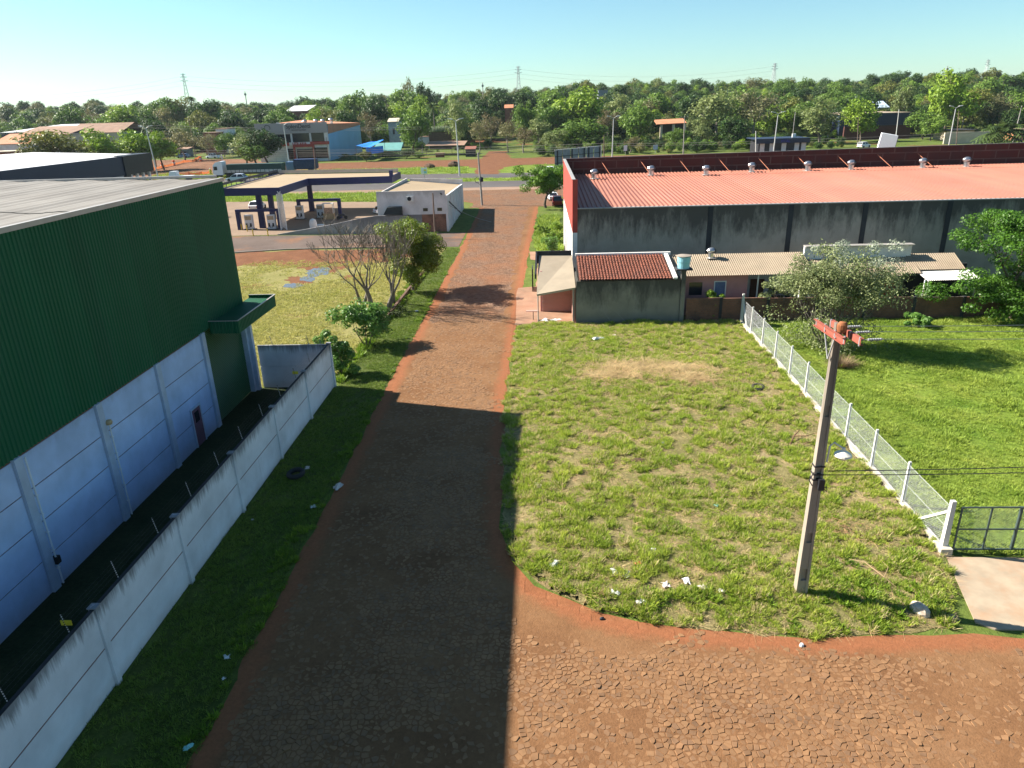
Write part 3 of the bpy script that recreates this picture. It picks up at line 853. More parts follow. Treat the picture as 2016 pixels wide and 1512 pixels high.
# lawn
P, r = spread_pts(LAWN, 20, lambda x, y: np.clip((0.62 - fbm(x, y, 9.0, 51)) * 4.0, 0.02, 1) * np.clip((84 - y + 5 * fbm(x, y, 6, 5)) / 5, 0.02, 1) * np.where(np.hypot((x + 26) / 7.0, (y - 78) / 5.0) < 0.6 + 0.5 * fbm(x, y, 3, 6), 0.12, 1), None, 108)
scatter('lawn_grass', P, 0.8 + 0.7 * r.rand(len(P)), rots(r, len(P)), T_lwn, m_gy, 'thin yellow grass on the lawn')
# verges near the highway
far = []
for poly, d in (([(-95, 151), (-60, 150.5), (-33, 144.5), (-24, 144), (-23, 160), (-95, 166)], 3.0), ([(-0.8, 89), (2.6, 89), (2.6, 120), (0, 118)], 7.0)):
    far.append(spread_pts(poly, d, lambda x, y: np.clip(0.3 + (fbm(x, y, 4, 61) - .3) * 2, .1, 1), None, 109)[0])
p_, r = spread_pts([(-120, 208), (-20, 205), (-23, 229), (-120, 231)], 1.3, lambda x, y: np.clip(0.2 + (fbm(x, y, 6, 62) - .3) * 2.5, .05, 1), None, 110); far.append(p_)
p_, r = spread_pts([(-2, 204), (130, 198), (130, 226), (-2, 229)], 1.3, lambda x, y: np.clip(0.2 + (fbm(x, y, 6, 62) - .3) * 2.5, .05, 1), None, 111); far.append(p_)
p_, r = spread_pts([(-120, 183.5), (120, 179), (120, 186.5), (-120, 191)], 1.0, lambda x, y: np.clip(0.2 + (fbm(x, y, 6, 62) - .3) * 2, .05, 1), None, 112); far.append(p_)
P = np.concatenate(far); r = np.random.RandomState(3)
scatter('highway_grass', P, 0.4 + 0.7 * r.rand(len(P)), rots(r, len(P)), T_far, m_gf, 'tufted grass on the verges along the highway')
# ================================================================== GREEN WAREHOUSE
m_green = mat_sheet('green_cladding', (0.007, 0.095, 0.042), 1, 1.075, 0.55, 0.2, 0.12, (0.02, 0.085, 0.055), 0.5, stretch=(1, 1.6, 0.12))
m_roofm = mat('weathered_zinc', (0.195, 0.176, 0.152), 0.65, 0.14, 0.35, metal=0.0, spec=0.3, dirt=(0.135, 0.112, 0.09), dscale=0.25, damt=0.55)
m_flash = mat('galvanised_flashing', (0.40, 0.37, 0.34), 0.45, 0.1, 1.0, metal=0.3)
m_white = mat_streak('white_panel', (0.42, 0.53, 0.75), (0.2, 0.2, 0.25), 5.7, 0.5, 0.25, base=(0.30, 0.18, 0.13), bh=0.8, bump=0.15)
m_joint = mat('panel_joint', (0.16, 0.075, 0.055), 0.9, 0.2)
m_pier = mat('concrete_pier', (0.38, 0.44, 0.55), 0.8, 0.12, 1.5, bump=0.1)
m_shutter = mat('green_shutter', (0.022, 0.085, 0.028), 0.5, 0.12, 0.4)
gw = thing('warehouse', 'tall green ribbed metal warehouse with white panel base', 'warehouse', (-19.0, 43.3, 0))
XG, YN, YF, ZT = -19.03, -14.0, 43.35, 13.46
mb = MB(); mb.corr((XG, YN, 5.72), (0, YF - YN, 0), (0, 0, ZT - 5.72), 0.215, 0.045)
cl = mb.build('cladding', m_green, gw)
mb = MB(); mb.corr((XG, YF, 5.72), (-30, 0, 0), (0, 0, ZT - 5.72), 0.215, 0.045); mb.build('end_cladding', m_green, gw)
# roof: broad sheets that sag between purlins, running along the street
mb = MB()
prof = []
nX = 132
for i in range(nX + 1):
    x = XG + 0.05 - 33.0 * i / nX
    z = ZT - 0.02 + 0.02 * (i % 2) + 0.035 * math.sin(i * 0.62) + 0.012 * (XG - x)
    prof.append((x, z))
yy = [YN, 6, 14, 22, 29.0, 29.0, 36, YF + 0.05]
for k, y in enumerate(yy):
    for x, z in prof: mb.v.append((x, y, z + (0.03 if k >= 5 else 0)))
for k in range(len(yy) - 1):
    for i in range(nX):
        a = k * (nX + 1) + i
        mb.f.append((a, a + nX + 1, a + nX + 2, a + 1))
mb.build('roof', m_roofm, gw)
mb = MB(); mb.box(XG - 0.10, XG + 0.09, YN, YF + 0.1, ZT + 0.05, ZT + 0.075); mb.box(XG + 0.065, XG + 0.09, YN, YF + 0.1, ZT - 0.12, ZT + 0.049); mb.build('eave_flashing', m_flash, gw)
mb = MB(); mb.box(XG - 33, XG - 0.31, YF - 0.12, YF + 0.10, ZT + 0.09, ZT + 0.5 * 0.4 + 0.03); mb.build('ridge_flashing', m_flash, gw)
# precast panels, piers, joints
bays = [-3.0 + 5.04 * k for k in range(9)]           # pier centres; the last bay is the shutter
slab = {}
zs = [0.0, 1.42, 2.84, 4.26, 5.66]
for k in range(8):
    y0, y1 = bays[k] + 0.21, bays[k + 1] - 0.21
    for q in range(4):
        key = q
        if key not in slab:
            b = MB(); b.box(-0.10, 0, 0, y1 - y0, 0, zs[q + 1] - zs[q] - 0.045); slab[key] = b.mesh('wall_panel'); slab[key].materials.append(m_white)
        o = link('wall_panel', slab[key], None, gw)
        o.location = (XG - 0.02 - gw.location.x, y0 - gw.location.y, zs[q] + 0.015)
mb = MB(); mb.box(XG - 0.30, XG - 0.05, YN, bays[-1], 0, 5.7); mb.build('inner_wall', m_joint, gw)
pm = None
for k, y in enumerate(bays):
    if pm is None:
        b = MB(); b.box(-0.14, 0.10, -0.20, 0.20, 0, 5.70); pm = b.mesh('pier'); pm.materials.append(m_pier)
    o = link('pier', pm, None, gw); o.location = (XG - gw.location.x, y - gw.location.y, 0)
mb = MB(); mb.box(XG - 0.3, XG + 0.12, 42.75, 43.32, 0, 5.3); mb.box(XG + 0.121, XG + 0.34, 42.98, 43.30, 0, 5.3); mb.build('pier', m_pier, gw)
mb = MB(); mb.corr((XG - 0.25, bays[-1] + 0.22, 0.02), (0, 42.74 - bays[-1] - 0.22, 0), (0, 0, 5.65), 0.2, 0.03)
mb.f = [tuple(f) for f in mb.f]
b2 = MB()
nsl = 56
for i in range(nsl):
    z = 0.02 + 5.6 * i / nsl
    b2.add([(XG - 0.20, bays[-1] + 0.2, z), (XG - 0.20, 42.75, z), (XG - 0.165, 42.75, z + 0.05), (XG - 0.165, bays[-1] + 0.2, z + 0.05), (XG - 0.20, 42.75, z + 0.1), (XG - 0.20, bays[-1] + 0.2, z + 0.1)], [(0, 1, 2, 3), (3, 2, 4, 5)])
b2.build('roller_shutter', m_shutter, gw)
# awning
aw = MB()
aw.box(XG + 0.06, -17.32, 38.3, 44.35, 5.50, 5.54)
aw = aw.build('awning', m_green, gw)
mb = MB(); mb.corr((-17.30, 38.3, 5.38), (0, 6.05, 0), (0, 0, 0.72), 0.2, 0.035); mb.build('fascia', m_green, aw)
mb = MB(); mb.corr((XG + 0.06, 38.28, 5.38), (1.72, 0, 0), (0, 0, 0.72), 0.2, 0.035); mb.build('fascia', m_green, aw)
mb = MB(); mb.corr((-17.30, 44.37, 5.38), (-1.72, 0, 0), (0, 0, 0.72), 0.2, 0.035); mb.build('fascia', m_green, aw)
mb = MB(); mb.corr((XG + 0.06, 44.30, 5.92), (0, -5.95, 0), (1.70, 0, -0.04), 0.25, 0.03); mb.f = [tuple(reversed(f)) for f in mb.f]; mb.build('awning_roof', m_green, aw)
mb = MB(); mb.box(-17.33, -17.24, 38.22, 44.42, 6.105, 6.13); mb.box(XG + 0.06, -17.335, 38.22, 38.31, 6.105, 6.13); mb.box(XG + 0.06, -17.335, 44.33, 44.42, 6.105, 6.13); mb.build('cap_flashing', m_flash, aw)
# side door, meter box, downpipes
m_maroon = mat('maroon_door', (0.16, 0.075, 0.10), 0.6, 0.2)
mb = MB(); mb.box(XG - 0.02, XG + 0.035, 34.55, 35.5, 0.03, 2.15)
d = mb.build('door', m_maroon, gw)
tag(d, 'narrow maroon side door in the white panels')
mb = MB()
for a, b_ in ((34.45, 34.55), (35.5, 35.6)): mb.box(XG - 0.02, XG + 0.06, a, b_, 0.02, 2.15)
mb.box(XG - 0.02, XG + 0.06, 34.45, 35.6, 2.151, 2.25)
mb.build('frame', m_pier, d)
mb = MB(); mb.box(XG + 0.036, XG + 0.042, 34.8, 35.3, 1.35, 1.95); mb.build('window', mat('dark_glass', (0.02, 0.022, 0.028), 0.12, 0.1, spec=0.6), d)
m_pipe = mat('white_pipe', (0.62, 0.64, 0.68), 0.5, 0.1)
for y in (bays[4] + 0.28, bays[5] + 0.28, bays[6] + 0.28):
    mb = MB(); mb.tube([(XG + 0.14, y, 0.1), (XG + 0.14, y, 4.6 if abs(y - bays[6] - 0.28) < 0.1 else 5.6)], 0.035, 6)
    for z in (0.8, 1.6, 2.4, 3.2, 4.0): mb.box(XG + 0.0, XG + 0.19, y - 0.05, y + 0.05, z, z + 0.03)
    mb.build('conduit', m_pipe, gw)
mb = MB(); mb.lathe([(0.02, 0), (0.13, 0.02), (0.16, 0.10), (0.13, 0.2), (0.02, 0.22)], (XG + 0.14, bays[6] + 0.28, 4.6), 12); mb.build('wall_lamp', mat('lamp_amber', (0.42, 0.30, 0.16), 0.4), gw)
mb = MB(); mb.box(XG + 0.0, XG + 0.22, bays[5] + 0.2, bays[5] + 0.42, 1.0, 1.3); mb.build('meter_box', mat('black_box', (0.02, 0.02, 0.02), 0.6), gw)

# ================================================================== WHITE BOUNDARY WALL
m_wall = mat_streak('white_wall', (0.64, 0.655, 0.70), (0.05, 0.047, 0.05), 3.02, 0.75, 0.7, xs=3.5, base=(0.36, 0.21, 0.13), bh=0.5, bump=0.15)
bw = thing('boundary_wall', 'long white precast panel wall beside the verge, black mould along its top', 'wall', (-13.9, 43.5, 0))
posts = [43.5 - 5.22 * k for k in range(9)]
pm = None
for y in posts:
    if pm is None:
        b = MB(); b.hexa([(-0.12, -0.11, 0), (0.16, -0.11, 0), (0.16, 0.11, 0), (-0.12, 0.11, 0)], [(-0.12, -0.11, 3.02), (0.11, -0.11, 3.02), (0.11, 0.11, 3.02), (-0.12, 0.11, 3.02)])
        b.box(-0.15, 0.14, -0.14, 0.14, 3.021, 3.06)
        pm = b.mesh('post'); pm.materials.append(m_wall)
    o = link('post', pm, None, bw); o.location = (0, y - bw.location.y, 0)
pl = {}
for k in range(8):
    for q, (z0, z1) in enumerate(((0.04, 1.485), (1.535, 2.98))):
        if q not in pl:
            b = MB(); b.box(-0.055, 0.055, 0, 5.22 - 0.22 - 0.01, z0, z1); pl[q] = b.mesh('wall_panel'); pl[q].materials.append(m_wall)
        o = link('wall_panel', pl[q], None, bw); o.location = (0, posts[k + 1] + 0.115 - bw.location.y, 0)
mb = MB(); mb.box(-13.945, -13.855, posts[-1], posts[0], 1.486, 1.534); mb.build('joint', m_joint, bw)
m_cope = mat('mould_coping', (0.035, 0.035, 0.04), 0.9, 0.3, 3)
mb = MB(); mb.box(-13.965, -13.835, posts[-1], posts[0] - 0.2, 2.982, 3.0); mb.build('coping', m_cope, bw)
m_rodw = mat('rod_white', (0.6, 0.6, 0.6), 0.5); m_rodb = mat('rod_black', (0.02, 0.02, 0.02), 0.5)
rod = MB(); rod.tube([(0, 0, 0), (-0.10, 0, 0.62)], 0.014, 5); rodm = rod.mesh('fence_rod'); rodm.materials.append(m_rodw)
insb = MB()
for i in range(8):
    z = 0.05 + 0.075 * i
    insb.tube([(-0.10 * z / .62, 0, z), (-0.10 * (z + .035) / .62, 0, z + 0.035)], 0.024, 6)
insm = insb.mesh('insulator'); insm.materials.append(m_rodb)
for k in range(16):
    y = posts[0] - 1.1 - 2.61 * k
    o = link('fence_rod', rodm, None, bw); o.location = (-0.09, y - bw.location.y, 3.0)
    i_ = link('insulator', insm, None, o)
for y in (posts[0] - 1.1 - 2.61 * 2, posts[0] - 1.1 - 2.61 * 10):
    mb = MB(); mb.box(-13.99 - 0.16, -13.99 + 0.16, y - 0.012, y + 0.012, 3.25, 3.42); o = mb.build('warning_sign', mat('yellow_plate', (0.62, 0.50, 0.03), 0.5), bw)
    tag(o, 'small yellow warning plate on the wire')
for q in range(4):
    z = 3.16 + 0.13 * q
    mb = MB(); mb.tube([(-13.99 - 0.10 * (z - 3) / .62, posts[0] - 1.1 - 2.61 * k, z) for k in range(16)], 0.0016, 3); mb.build('wire', mat('steel_wire', (0.12, 0.12, 0.12), 0.4, metal=0.7), bw)
# the wall's return at the far end of the yard
yw = thing('yard_wall', 'grey-white wall closing the far end of the narrow yard', 'wall', (-16.4, 43.5, 0))
for q, (z0, z1) in enumerate(((0.02, 1.50), (1.52, 2.96))):
    mb = MB(); mb.box(-18.6, -14.03, 43.44, 43.55, z0, z1); mb.build('wall_panel', m_wall, yw)
for x in (-17.6, -15.2):
    o = link('fence_rod', rodm, None, yw); o.location = (x - yw.location.x, 0, 2.96); link('insulator', insm, None, o)

# ================================================================== RED WAREHOUSE
m_rroof = mat_sheet('red_roof_sheet', (0.31, 0.115, 0.075), 0, 1.26, 0.6, 0.3, 0.09, (0.27, 0.11, 0.085), 0.6, stretch=(1.5, 0.2, 1))
m_redp = mat('red_paint', (0.36, 0.055, 0.04), 0.6, 0.12, 0.6)
m_maroonw = mat_brick('maroon_parapet', (0.068, 0.018, 0.015), (0.09, 0.024, 0.019), (0.125, 0.07, 0.058), 2.7, 0.95, (0.055, 0.03, 0.03), 0.07, 0.7)
m_grey = mat_streak('stained_render', (0.31, 0.278, 0.238), (0.04, 0.037, 0.035), 8.2, 4.2, 0.85, xs=0.8)
m_dcol = mat('mould_pilaster', (0.035, 0.036, 0.04), 0.95, 0.3, 0.6)
m_wht = mat('white_paint', (0.68, 0.67, 0.65), 0.7, 0.08, 1.0, dirt=(0.4, 0.36, 0.32), dscale=0.6, damt=0.4)
rw = thing('warehouse', 'wide warehouse with red ribbed roof and mould-stained grey side wall', 'warehouse', (2.86, 66.5, 0))
X0, X1, Y0, Y1 = 2.86, 68.0, 66.5, 92.8
mb = MB(); mb.box(X0 + 0.47, X1, Y0, Y0 + 0.25, 0, 8.10); sw = mb.build('side_wall', m_grey, rw)
for x in (15.4, 22.6, 29.2, 36.6, 44, 51.5):
    mb = MB(); mb.box(x - 0.22, x + 0.22, Y0 - 0.06, Y0 - 0.004, 0, 8.08); mb.build('pilaster', m_dcol, sw)
mb = MB(); mb.box(X0 + 0.47, X1, Y0 - 0.10, Y0 + 0.30, 8.11, 8.20); mb.build('coping', mat('pale_coping', (0.33, 0.32, 0.31), 0.9, 0.3, 2, dirt=(0.06, 0.06, 0.06), dscale=2), sw)
mb = MB(); mb.corr((X0 + 0.45, Y0 + 0.12, 8.14), (X1 - X0 - 0.45, 0, 0.0), (0, Y1 - Y0 - 0.3, 0.70), 0.42, 0.085, prof=((0, 0), (.3, 0), (.45, 1), (.75, 1), (.9, 0))); mb.build('roof', m_rroof, rw)
mb = MB(); mb.corr((X0 + 0.45, Y1 - 4.3, 8.76), (X1 - X0 - 0.45, 0, 0.0), (0, 4.0, 0.12), 0.42, 0.085, prof=((0, 0), (.3, 0), (.45, 1), (.75, 1), (.9, 0))); mb.build('roof_sheet', m_rroof, rw)
mb = MB(); mb.hexa([(X0, Y1, 0), (X1, Y1, 0), (X1, Y1 + 0.22, 0), (X0, Y1 + 0.22, 0)], [(X0, Y1, 10.72), (X1, Y1, 11.25), (X1, Y1 + 0.22, 11.25), (X0, Y1 + 0.22, 10.72)]); pw = mb.build('parapet', m_maroonw, rw)
mb = MB(); mb.hexa([(X0, Y1 - 0.06, 10.725), (X1, Y1 - 0.06, 11.255), (X1, Y1 + 0.28, 11.255), (X0, Y1 + 0.28, 10.725)], [(X0, Y1 - 0.06, 10.80), (X1, Y1 - 0.06, 11.33), (X1, Y1 + 0.28, 11.33), (X0, Y1 + 0.28, 10.80)]); mb.build('coping', mat('dark_coping', (0.12, 0.11, 0.11), 0.8, 0.2), pw)
# facade on the street side: white below, red above
mb = MB(); mb.box(X0, X0 + 0.22, Y0 + 0.02, Y1 - 0.01, 6.05, 10.69); fc = mb.build('facade', m_redp, rw)
mb = MB(); mb.box(X0 + 0.03, X0 + 0.22, Y0 + 0.02, Y1 - 0.01, 0, 6.04); mb.build('facade_base', m_wht, rw)
mb = MB(); mb.box(X0, X0 + 0.46, Y0 - 0.12, Y0 + 0.019, 6.0, 10.72); mb.build('corner_panel', m_redp, rw)
mb = MB(); mb.box(X0, X0 + 0.46, Y0 - 0.10, Y0 + 0.019, 0, 5.99); mb.build('corner_pier', m_wht, rw)
mb = MB(); mb.box(X0 - 0.05, X0 + 0.28, Y0 - 0.1, Y1, 10.721, 10.76); mb.build('coping', m_flash, fc)
for y in (68.6, 72.5, 77, 81.5, 86):
    mb = MB(); mb.tube([(X0 - 0.06, y, 0), (X0 - 0.06, y, 6.0)], 0.06, 6); mb.build('downpipe', m_wht, rw)
for y0 in (73.5, 78.5, 83.5):
    mb = MB(); mb.box(X0 - 0.012, X0 + 0.02, y0, y0 + 2.4, 0.05, 3.2); mb.build('roller_door', mat('grey_shutter', (0.22, 0.22, 0.23), 0.6), rw)
m_brace = mat('rust_brace', (0.42, 0.16, 0.09), 0.7)
for i in range(9):
    x = 7.6 + 4.8 * i
    mb = MB(); mb.bar((x + 0.9, Y1 - 2.4, 8.9), (x, Y1 - 0.05, 10.3), 0.05); mb.build('brace', m_brace, rw)
# turbine vents
m_steel = mat('bright_steel', (0.62, 0.62, 0.63), 0.28, 0.08, 3, metal=0.9)
def turbine_mesh():
    neck = MB(); neck.lathe([(0.30, 0), (0.30, 0.45), (0.34, 0.46), (0.34, 0.52)], n=16)
    neck = neck.mesh('neck'); neck.materials.append(m_steel)
    base = MB(); base.box(-0.5, 0.5, -0.5, 0.5, 0, 0.03); base = base.mesh('base_plate'); base.materials.append(m_flash)
    hd = MB()
    nv = 18
    for k in range(nv):
        a0 = 2 * math.pi * k / nv
        ring = []
        for t in range(6):
            u = t / 5
            r_ = 0.20 + 0.30 * math.sin(math.pi * (0.12 + 0.80 * u))
            z = 0.53 + 0.50 * u
            for q in (0, 1):
                a = a0 + 0.30 * u + q * 0.42
                rr = r_ * (1 if q == 0 else 0.90)
                ring.append((rr * math.cos(a), rr * math.sin(a), z))
        hd.add(ring, [(2 * t, 2 * t + 1, 2 * t + 3, 2 * t + 2) for t in range(5)])
    hd.lathe([(0.30, 1.02), (0.22, 1.08), (0.02, 1.11)], n=16)
    hd = hd.mesh('turbine_head'); hd.materials.append(m_steel)
    return base, neck, hd
tb, tn, th = turbine_mesh()
def turbine(name, loc, label, group, s=1.0):
    t = thing(name, label, 'roof vent', loc, 0, group)
    t.scale = (s, s, s)
    for nm, me in (('base_plate', tb), ('neck', tn), ('turbine_head', th)): link(nm, me, None, t)
    return t
ords = ['first', 'second', 'third', 'fourth', 'fifth', 'sixth', 'seventh', 'eighth']
for i, (px, py) in enumerate(((1170, 349), (1282, 343), (1390, 342), (1480, 334), (1590, 333), (1676, 326), (1817, 323), (1904, 317))):
    p = G(px, py, 8.95)
    yv = min(p.y, 90.3)
    p = AT(px, py, yv)
    turbine('turbine_vent', (p.x, yv, 8.14 + 0.70 * (yv - Y0) / (Y1 - Y0) + 0.09), '%s steel turbine vent along the red roof, counted from the street end' % ords[i], 'turbine vents on the red roof')

# ================================================================== HOUSE WITH TILED ROOF
m_ghouse = mat_streak('mouldy_render', (0.24, 0.222, 0.185), (0.045, 0.045, 0.041), 3.6, 3.0, 0.85, xs=0.7, base=(0.05, 0.06, 0.03), bh=1.0)
m_tile = mat('clay_tile', (0.20, 0.066, 0.04), 0.8, 0.4, 5.0, dirt=(0.10, 0.05, 0.04), dscale=1.4, damt=0.75)
th_ = thing('house', 'small grey mouldy-walled house with clay tile roof', 'house', (7.0, 57.2, 0))
mb = MB(); mb.box(2.8, 11.25, 57.2, 57.36, 0, 3.58); mb.box(2.8, 2.96, 57.361, 62.4, 0, 3.6); mb.box(11.09, 11.25, 57.361, 62.4, 0, 3.6); mb.build('wall', m_ghouse, th_)
mb = MB(); mb.add([(3.0, 57.05, 3.66), (10.62, 57.05, 3.66), (10.62, 62.4, 4.66), (3.0, 62.4, 4.66)], [(0, 1, 2, 3)]); rf = mb.build('roof', mat('tile_bed', (0.07, 0.03, 0.02), 0.9), th_)
tm = MB()
nc, nr = 30, 14
cw = 7.5 / nc
for r_ in range(nr):
    y0 = 57.02 + 5.36 * r_ / nr; y1 = y0 + 5.36 / nr + 0.10
    z0 = 3.70 + 1.0 * r_ / nr; z1 = z0 + 1.0 / nr - 0.01
    for c in range(nc):
        xc = 3.05 + cw * (c + 0.5) + R1.gauss(0, 0.008)
        dz = R1.gauss(0, 0.006)
        pts = []
        for k in range(5):
            a = math.pi * k / 4
            pts.append((-math.cos(a) * cw * 0.44, math.sin(a) * 0.085))
        tm.add([(xc + px_, y0, z0 + pz + dz + 0.012) for px_, pz in pts] + [(xc + px_ * 0.86, y1, z1 + pz * 0.86 + dz) for px_, pz in pts], [(k, k + 1, k + 6, k + 5) for k in range(4)])
tag(tm.build('roof_tiles', m_tile, rf), None, None, None, 'stuff')
mb = MB(); mb.box(2.95, 11.2, 62.2, 62.48, 4.62, 4.85); mb.build('ridge_flashing', m_wht, th_)
mb = MB(); mb.hexa([(10.63, 57.05, 3.66), (10.95, 57.05, 3.66), (10.95, 62.4, 4.66), (10.63, 62.4, 4.66)], [(10.63, 57.05, 3.80), (10.95, 57.05, 3.80), (10.95, 62.4, 4.80), (10.63, 62.4, 4.80)]); mb.build('verge_board', m_wht, th_)

# water tank on its pillar
wt = thing('water_tank', 'light blue water tank on a concrete pillar above the brick wall', 'water tank', (11.45, 57.45, 0))
mb = MB(); mb.box(11.27, 11.63, 57.1, 57.5, 0, 4.35); mb.build('pillar', m_ghouse, wt)
mb = MB(); mb.box(10.8, 12.1, 56.9, 58.0, 4.36, 4.46); mb.build('platform', m_dcol, wt)
mb = MB(); mb.lathe([(0.47, 0), (0.50, 0.5), (0.53, 0.52), (0.54, 0.95), (0.50, 0.96)], (11.45, 57.45, 4.47), 20); mb.build('tank', mat('pale_blue_plastic', (0.24, 0.50, 0.58), 0.5, 0.1), wt, smooth=False)
mb = MB(); mb.lathe([(0.60, 0), (0.58, 0.05), (0.02, 0.13)], (11.45, 57.45, 5.44), 20); mb.build('lid', mat('tank_lid', (0.26, 0.22, 0.18), 0.8), wt)

# pink house under the long beige sheet roof
m_fibro = mat('beige_sheet', (0.27, 0.215, 0.152), 0.8, 0.12, 0.6, dirt=(0.20, 0.15, 0.105), dscale=0.7, damt=0.6)
m_pink = mat('pink_paint', (0.50, 0.24, 0.225), 0.75, 0.1, 0.8, dirt=(0.3, 0.16, 0.14), dscale=0.7, damt=0.4)
m_dgl = MATS['dark_glass']
wave = tuple((k / 8, 0.5 - 0.5 * math.cos(2 * math.pi * k / 8)) for k in range(8))
ph = thing('house', 'pink house with long beige corrugated roof behind the brick wall', 'house', (15.0, 59.2, 0))
mb = MB(); mb.box(12.0, 17.2, 59.2, 59.35, 0, 3.45); mb.box(12.0, 12.15, 59.351, 62.2, 0, 3.5); mb.box(17.05, 17.2, 59.351, 62.2, 0, 3.5); wl = mb.build('wall', m_pink, ph)
mb = MB(); mb.box(17.21, 22.4, 61.9, 62.1, 0, 3.5); mb.build('back_wall', m_wht, ph)
mb = MB(); mb.corr((11.3, 58.55, 3.50), (11.2, 0, 0.04), (0, 3.9, 1.02), 0.177, 0.055, prof=wave); mb.build('roof', m_fibro, ph)
mb = MB(); mb.box(12.35, 13.45, 59.17, 59.205, 1.75, 2.85); w_ = mb.build('window', m_dgl, ph)
mb = MB(); mb.box(12.25, 12.35, 59.15, 59.21, 1.65, 2.95); mb.box(13.45, 13.55, 59.15, 59.21, 1.65, 2.95); mb.box(12.351, 13.449, 59.15, 59.21, 2.851, 2.95); mb.box(12.351, 13.449, 59.15, 59.21, 1.65, 1.749); mb.build('frame', m_pink, w_)
mb = MB(); mb.box(14.5, 15.35, 59.165, 59.205, 0.05, 2.85); d = mb.build('door', mat('blue_door', (0.10, 0.14, 0.24), 0.6), ph)
mb = MB(); mb.box(14.42, 14.5, 59.14, 59.21, 0.05, 2.93); mb.box(15.35, 15.43, 59.14, 59.21, 0.05, 2.93); mb.box(14.501, 15.349, 59.14, 59.21, 2.851, 2.93); mb.build('frame', m_wht, d)
for x in (17.9, 20.0, 22.2):
    mb = MB(); mb.bar((x, 58.75, 0), (x + (0.35 if x > 19 and x < 21 else 0), 58.75, 3.48), 0.10); mb.build('post', m_wht, ph)
mb = MB(); mb.bar((20.0, 58.8, 2.2), (20.6, 58.8, 3.45), 0.08); mb.build('brace', m_wht, ph)
mb = MB(); mb.box(18.2, 19.4, 61.87, 61.905, 0, 2.4); mb.build('door', mat('brown_door', (0.12, 0.05, 0.03), 0.7), ph)
mb = MB(); mb.box(19.6, 21.8, 60.5, 61.5, 0, 1.0); mb.build('work_bench', m_dcol, ph)
turbine('turbine_vent', (14.6, 61.7, 4.38), 'small steel turbine vent on the beige corrugated roof', None, 0.8)

rh = thing('house', 'low white rear house with patched sheet roofs behind the silvery bush', 'house', (27.0, 60.5, 0))
mb = MB(); mb.box(22.6, 31.6, 62.0, 62.3, 0, 5.1); mb.box(22.6, 22.75, 60.0, 61.999, 0, 3.4); mb.build('wall', m_wht, rh)
mb = MB(); mb.box(22.6, 31.7, 61.7, 62.45, 5.101, 5.18); mb.build('coping', m_flash, rh)
mb = MB(); mb.corr((22.5, 59.2, 3.05), (7.4, 0, 0), (0, 2.75, 0.95), 0.177, 0.055, prof=wave); mb.build('roof', m_fibro, rh)
mb = MB(); mb.corr((28.2, 59.6, 3.15), (3.4, 0, 0), (0, 2.4, 0.9), 0.177, 0.055, prof=wave); mb.build('roof', m_fibro, rh)
mb = MB(); mb.corr((31.2, 60.2, 3.30), (4.2, 0, 0.0), (0, 2.1, 0.95), 0.177, 0.055, prof=wave); mb.build('roof', m_fibro, rh)
mb = MB(); mb.corr((31.4, 58.2, 2.85), (4.3, 0, 0.05), (0, 2.1, 0.32), 0.177, 0.055, prof=wave); mb.build('porch_roof', mat('white_sheet', (0.58, 0.56, 0.52), 0.6, 0.1, 1.0), rh)
mb = MB(); mb.box(27.2, 29.3, 61.2, 61.4, 0, 3.4); mb.build('wall', m_wht, rh)
mb = MB(); mb.box(29.31, 30.3, 61.2, 61.4, 0, 3.4); mb.build('wall', mat('orange_paint', (0.36, 0.09, 0.04), 0.7), rh)
mb = MB(); mb.box(30.31, 36.5, 62.0, 62.2, 0, 3.4); mb.build('back_wall', m_dcol, rh)
for x in (31.3, 31.6, 35.4):
    mb = MB(); mb.bar((x, 58.4, 0), (x, 58.4, 2.9), 0.10); mb.build('post', m_wht, rh)

# brick wall between houses and the grass
m_brick = mat_brick('old_brick', (0.165, 0.070, 0.042), (0.22, 0.10, 0.06), (0.10, 0.08, 0.065))
bk = thing('brick_wall', 'mossy brick wall with concrete pillars behind the lot and field', 'wall', (24.0, 57.2, 0))
zt_ = [2.0, 1.95, 1.9, 1.85, 1.8, 1.75, 1.72, 1.7]
xb = [11.68, 14.6, 18.4, 22.3, 26.2, 30.1, 34.0, 38.0, 46.0]
for i in range(8):
    mb = MB(); mb.box(xb[i] + 0.12, xb[i + 1] - 0.12, 57.15, 57.30, 0, zt_[i]); mb.build('wall_panel', m_brick, bk)
    mb = MB(); mb.box(xb[i + 1] - 0.118, xb[i + 1] + 0.118, 57.10, 57.34, 0, zt_[i] + 0.02); mb.build('pillar', m_dcol, bk)

# corner shop under a lean-to roof
m_lean = mat('beige_canvas', (0.29, 0.24, 0.175), 0.8, 0.08, 0.6, dirt=(0.22, 0.18, 0.13), dscale=0.8, damt=0.5)
sh = thing('shop', 'corner shop with sloping beige awning over a pink shutter', 'shop', (1.2, 60.0, 0))
mb = MB(); mb.hexa([(-0.45, 57.2, 2.50), (2.74, 57.2, 3.02), (2.74, 64.4, 4.26), (-0.25, 64.4, 4.30)], [(-0.45, 57.2, 2.56), (2.74, 57.2, 3.08), (2.74, 64.4, 4.32), (-0.25, 64.4, 4.36)]); mb.build('awning', m_lean, sh)
m_blk = mat('black_metal', (0.025, 0.025, 0.03), 0.5)
mb = MB(); mb.box(-0.55, 2.7, 64.45, 64.6, 3.6, 4.72); mb.hexa([(-0.62, 60.5, 3.10), (-0.48, 60.5, 3.10), (-0.40, 64.6, 3.75), (-0.54, 64.6, 3.75)], [(-0.62, 60.5, 3.5), (-0.48, 60.5, 3.5), (-0.40, 64.6, 4.70), (-0.54, 64.6, 4.70)]); mb.build('parapet', m_blk, sh)
